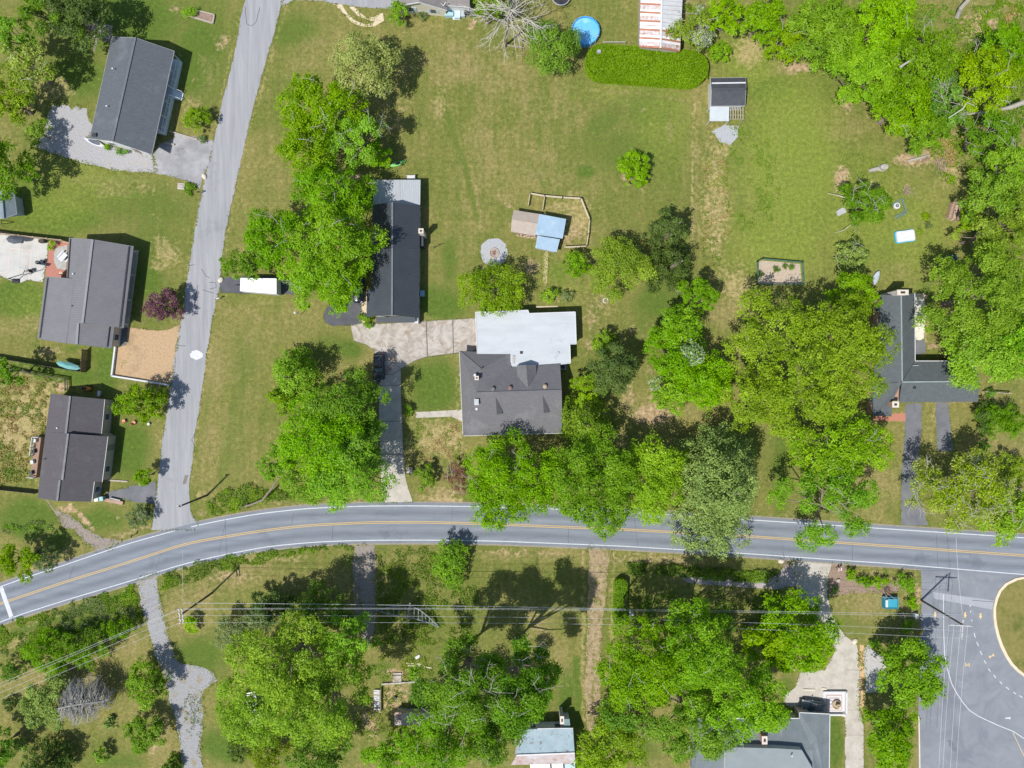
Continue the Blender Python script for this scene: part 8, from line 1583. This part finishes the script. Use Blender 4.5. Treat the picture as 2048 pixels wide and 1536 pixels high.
dk2 = thing('salvage_deck', 'weathered plank walk with pale boards in the bare dirt yard', 'deck', W(754, 1390)); 
for k in range(13): m_ = MB(); c = W(753.5, 1381.5 + 3.1 * k, .4); m_.box((c.x, c.y, .35), (.95, .21, .06), random.uniform(-.05, .05)); obj('plank', m_, M_white if k % 4 != 3 else M_wd, dk2)
for x in (748.5, 760): m_ = MB(); m_.bar(W(x, 1379) + Vector((0, 0, .16)), W(x, 1424) + Vector((0, 0, .16)), .12, .32); obj('rail', m_, M_wd, dk2)
fence('tan board fence beside the plank walk in the dirt yard', [(763, 1376), (763, 1420)], .8, M_fp, 'board_fence'); wall('old concrete wall footing across the dirt yard', [(764, 1367), (842, 1362)], .35, .25, M_conc, 'wall_footing'); c = W(794.5, 1359); m_ = MB(); m_.box((c.x, c.y, .1), (1.5, 1.5, .2)); o = obj('concrete_pad', m_, M_conc, None, 'square concrete pad at the wall footing', 'pad'); m_ = MB(); m_.box((c.x + .1, c.y + 1.1, .12), (1.3, .3, .24)); obj('step', m_, M_concl, o)
for k, (lb, a, b) in enumerate((('long pale board lying above the concrete pad', (812, 1326.5), (844, 1328)), ('pale board lying below the long one', (816, 1331), (844, 1331)), ('yellowish board end under the open tree', (848, 1333), (864, 1336)), ('white board propped on the dirt yard edge', (831, 1316), (840, 1311)))): m_ = MB(); m_.bar(W(*a) + Vector((0, 0, .06 + .02 * k)), W(*b) + Vector((0, 0, .06 + .02 * k)), .2 if k < 3 else .5, .06); obj('loose_board', m_, M_fp if k < 3 else M_white, None, lb, 'board')
c = W(791, 1394); m_ = MB(); m_.lathe((c.x, c.y, 0), [(.25, 0), (.3, .5), (.27, .55)], 10); obj('barrel', m_, M_blk, None, 'small dark barrel in the bare dirt yard', 'barrel')
sh = thing('garden_shed', 'low rusty grey lean-to in the trees below the dirt yard', 'shed', W(830, 1440)); lean(sh, [(790, 1425, 2.0), (858, 1427, 2.0), (856, 1452, 1.7), (788, 1450, 1.7)], M_rust2, M_wd); 
c = W(1755, 555, .8); hull(thing('boat_cover', 'pale covered dinghy behind the bright tree by the oak', 'boat', Vector((c.x, c.y, 0))), Vector((c.x, c.y, 0)), 2.6, 1.2, .7, R(70), mat('cover_grey', (.4, .45, .5, 1), rough=.7))
c = W(1899, 517, .6); bt = thing('play_cube', 'dark blue garden tent frame under the huge lime-yellow tree', 'tent', Vector((c.x, c.y, 0))); m_ = MB(); m_.box((c.x, c.y, .7), (2.2, 1.3, 1.3), .2, .75); obj('canvas', m_, mat('tent_navy', (.01, .05, .14, 1), rough=.6), bt); m_ = MB(); m_.bar((c.x - 1.2, c.y, 1.4), (c.x + 1.2, c.y + .3, 1.4), .06, .06); obj('pole', m_, M_blk, bt)
c = W(1889, 702, .6); bk_ = thing('bicycle', 'pale bicycle left by the wall of the L-shaped house', 'bicycle', Vector((c.x, c.y, 0)))
for s in (-.5, .5): m_ = MB(); m_.tube([(c.x + s + .33 * math.cos(k * math.pi / 8), c.y + .1 * s, .34 + .33 * math.sin(k * math.pi / 8)) for k in range(17)], .025, 5); obj('wheel', m_, MATS['tyre'], bk_)
m_ = MB(); m_.tube([(c.x - .5, c.y - .05, .34), (c.x - .1, c.y, .75), (c.x + .35, c.y, .8), (c.x + .5, c.y + .05, .34)], .03, 5); m_.tube([(c.x - .1, c.y, .75), (c.x, c.y, .34), (c.x + .35, c.y, .8)], .03, 5); obj('frame', m_, mat('bike_pale', (.5, .58, .62, 1), rough=.4), bk_); m_ = MB(); m_.box((c.x - .12, c.y, .86), (.26, .14, .07)); obj('saddle', m_, M_blk, bk_); m_ = MB(); m_.bar((c.x + .33, c.y - .28, .98), (c.x + .33, c.y + .28, .98), .04, .04); obj('handlebar', m_, M_blk, bk_)
m_ = MB(); c = W(1848, 592, .5); m_.box((c.x, c.y, .25), (1.1, .5, .5), R(-20)); m_.box((c.x, c.y + .22, .6), (1.1, .08, .4), R(-20)); obj('garden_bench', m_, M_fp, None, 'pale wooden bench on the concrete patio', 'bench')
c = W(1198, 103, 2.6); m_ = MB(); m_.box((c.x, c.y, 1.3), (.08, .08, 2.6)); m_.box((c.x, c.y, 2.6), (.75, .5, .45), R(-10), .8); obj('bird_house', m_, mat('bird_grey', (.36, .36, .38, 1), rough=.8), None, 'grey bird house on a post in the long hedge', 'bird house')
m_ = MB(); m_.tube([W(1206, 90), W(1206, 84, 1.2), W(1251, 84, 1.2), W(1251, 90)], .05, 6); obj('pipe_goal', m_, M_white, None, 'white pipe goal frame behind the long hedge', 'goal frame')
m_ = MB(); m_.tube([W(868, 496), W(869, 493, 2.2)], .05, 6); m_.bar(W(862, 494, 2.2), W(876, 492, 2.2), .06, .06); obj('clothes_post', m_, M_blk, None, 'thin clothes-line post behind the black-roofed house', 'post')
c = W(820, 940); m_ = MB(); m_.box((c.x, c.y, .3), (.9, 1.0, .6), .2); m_.poly([(c.x - .5, c.y - .6, .6), (c.x + .5, c.y - .6, .6), (c.x + .5, c.y, 1.0), (c.x - .5, c.y, 1.0)]); m_.poly([(c.x - .5, c.y + .6, .6), (c.x + .5, c.y + .6, .6), (c.x + .5, c.y, 1.0), (c.x - .5, c.y, 1.0)]); obj('dog_house', m_, M_wd, None, 'small weathered dog house beside the round evergreen', 'dog house')
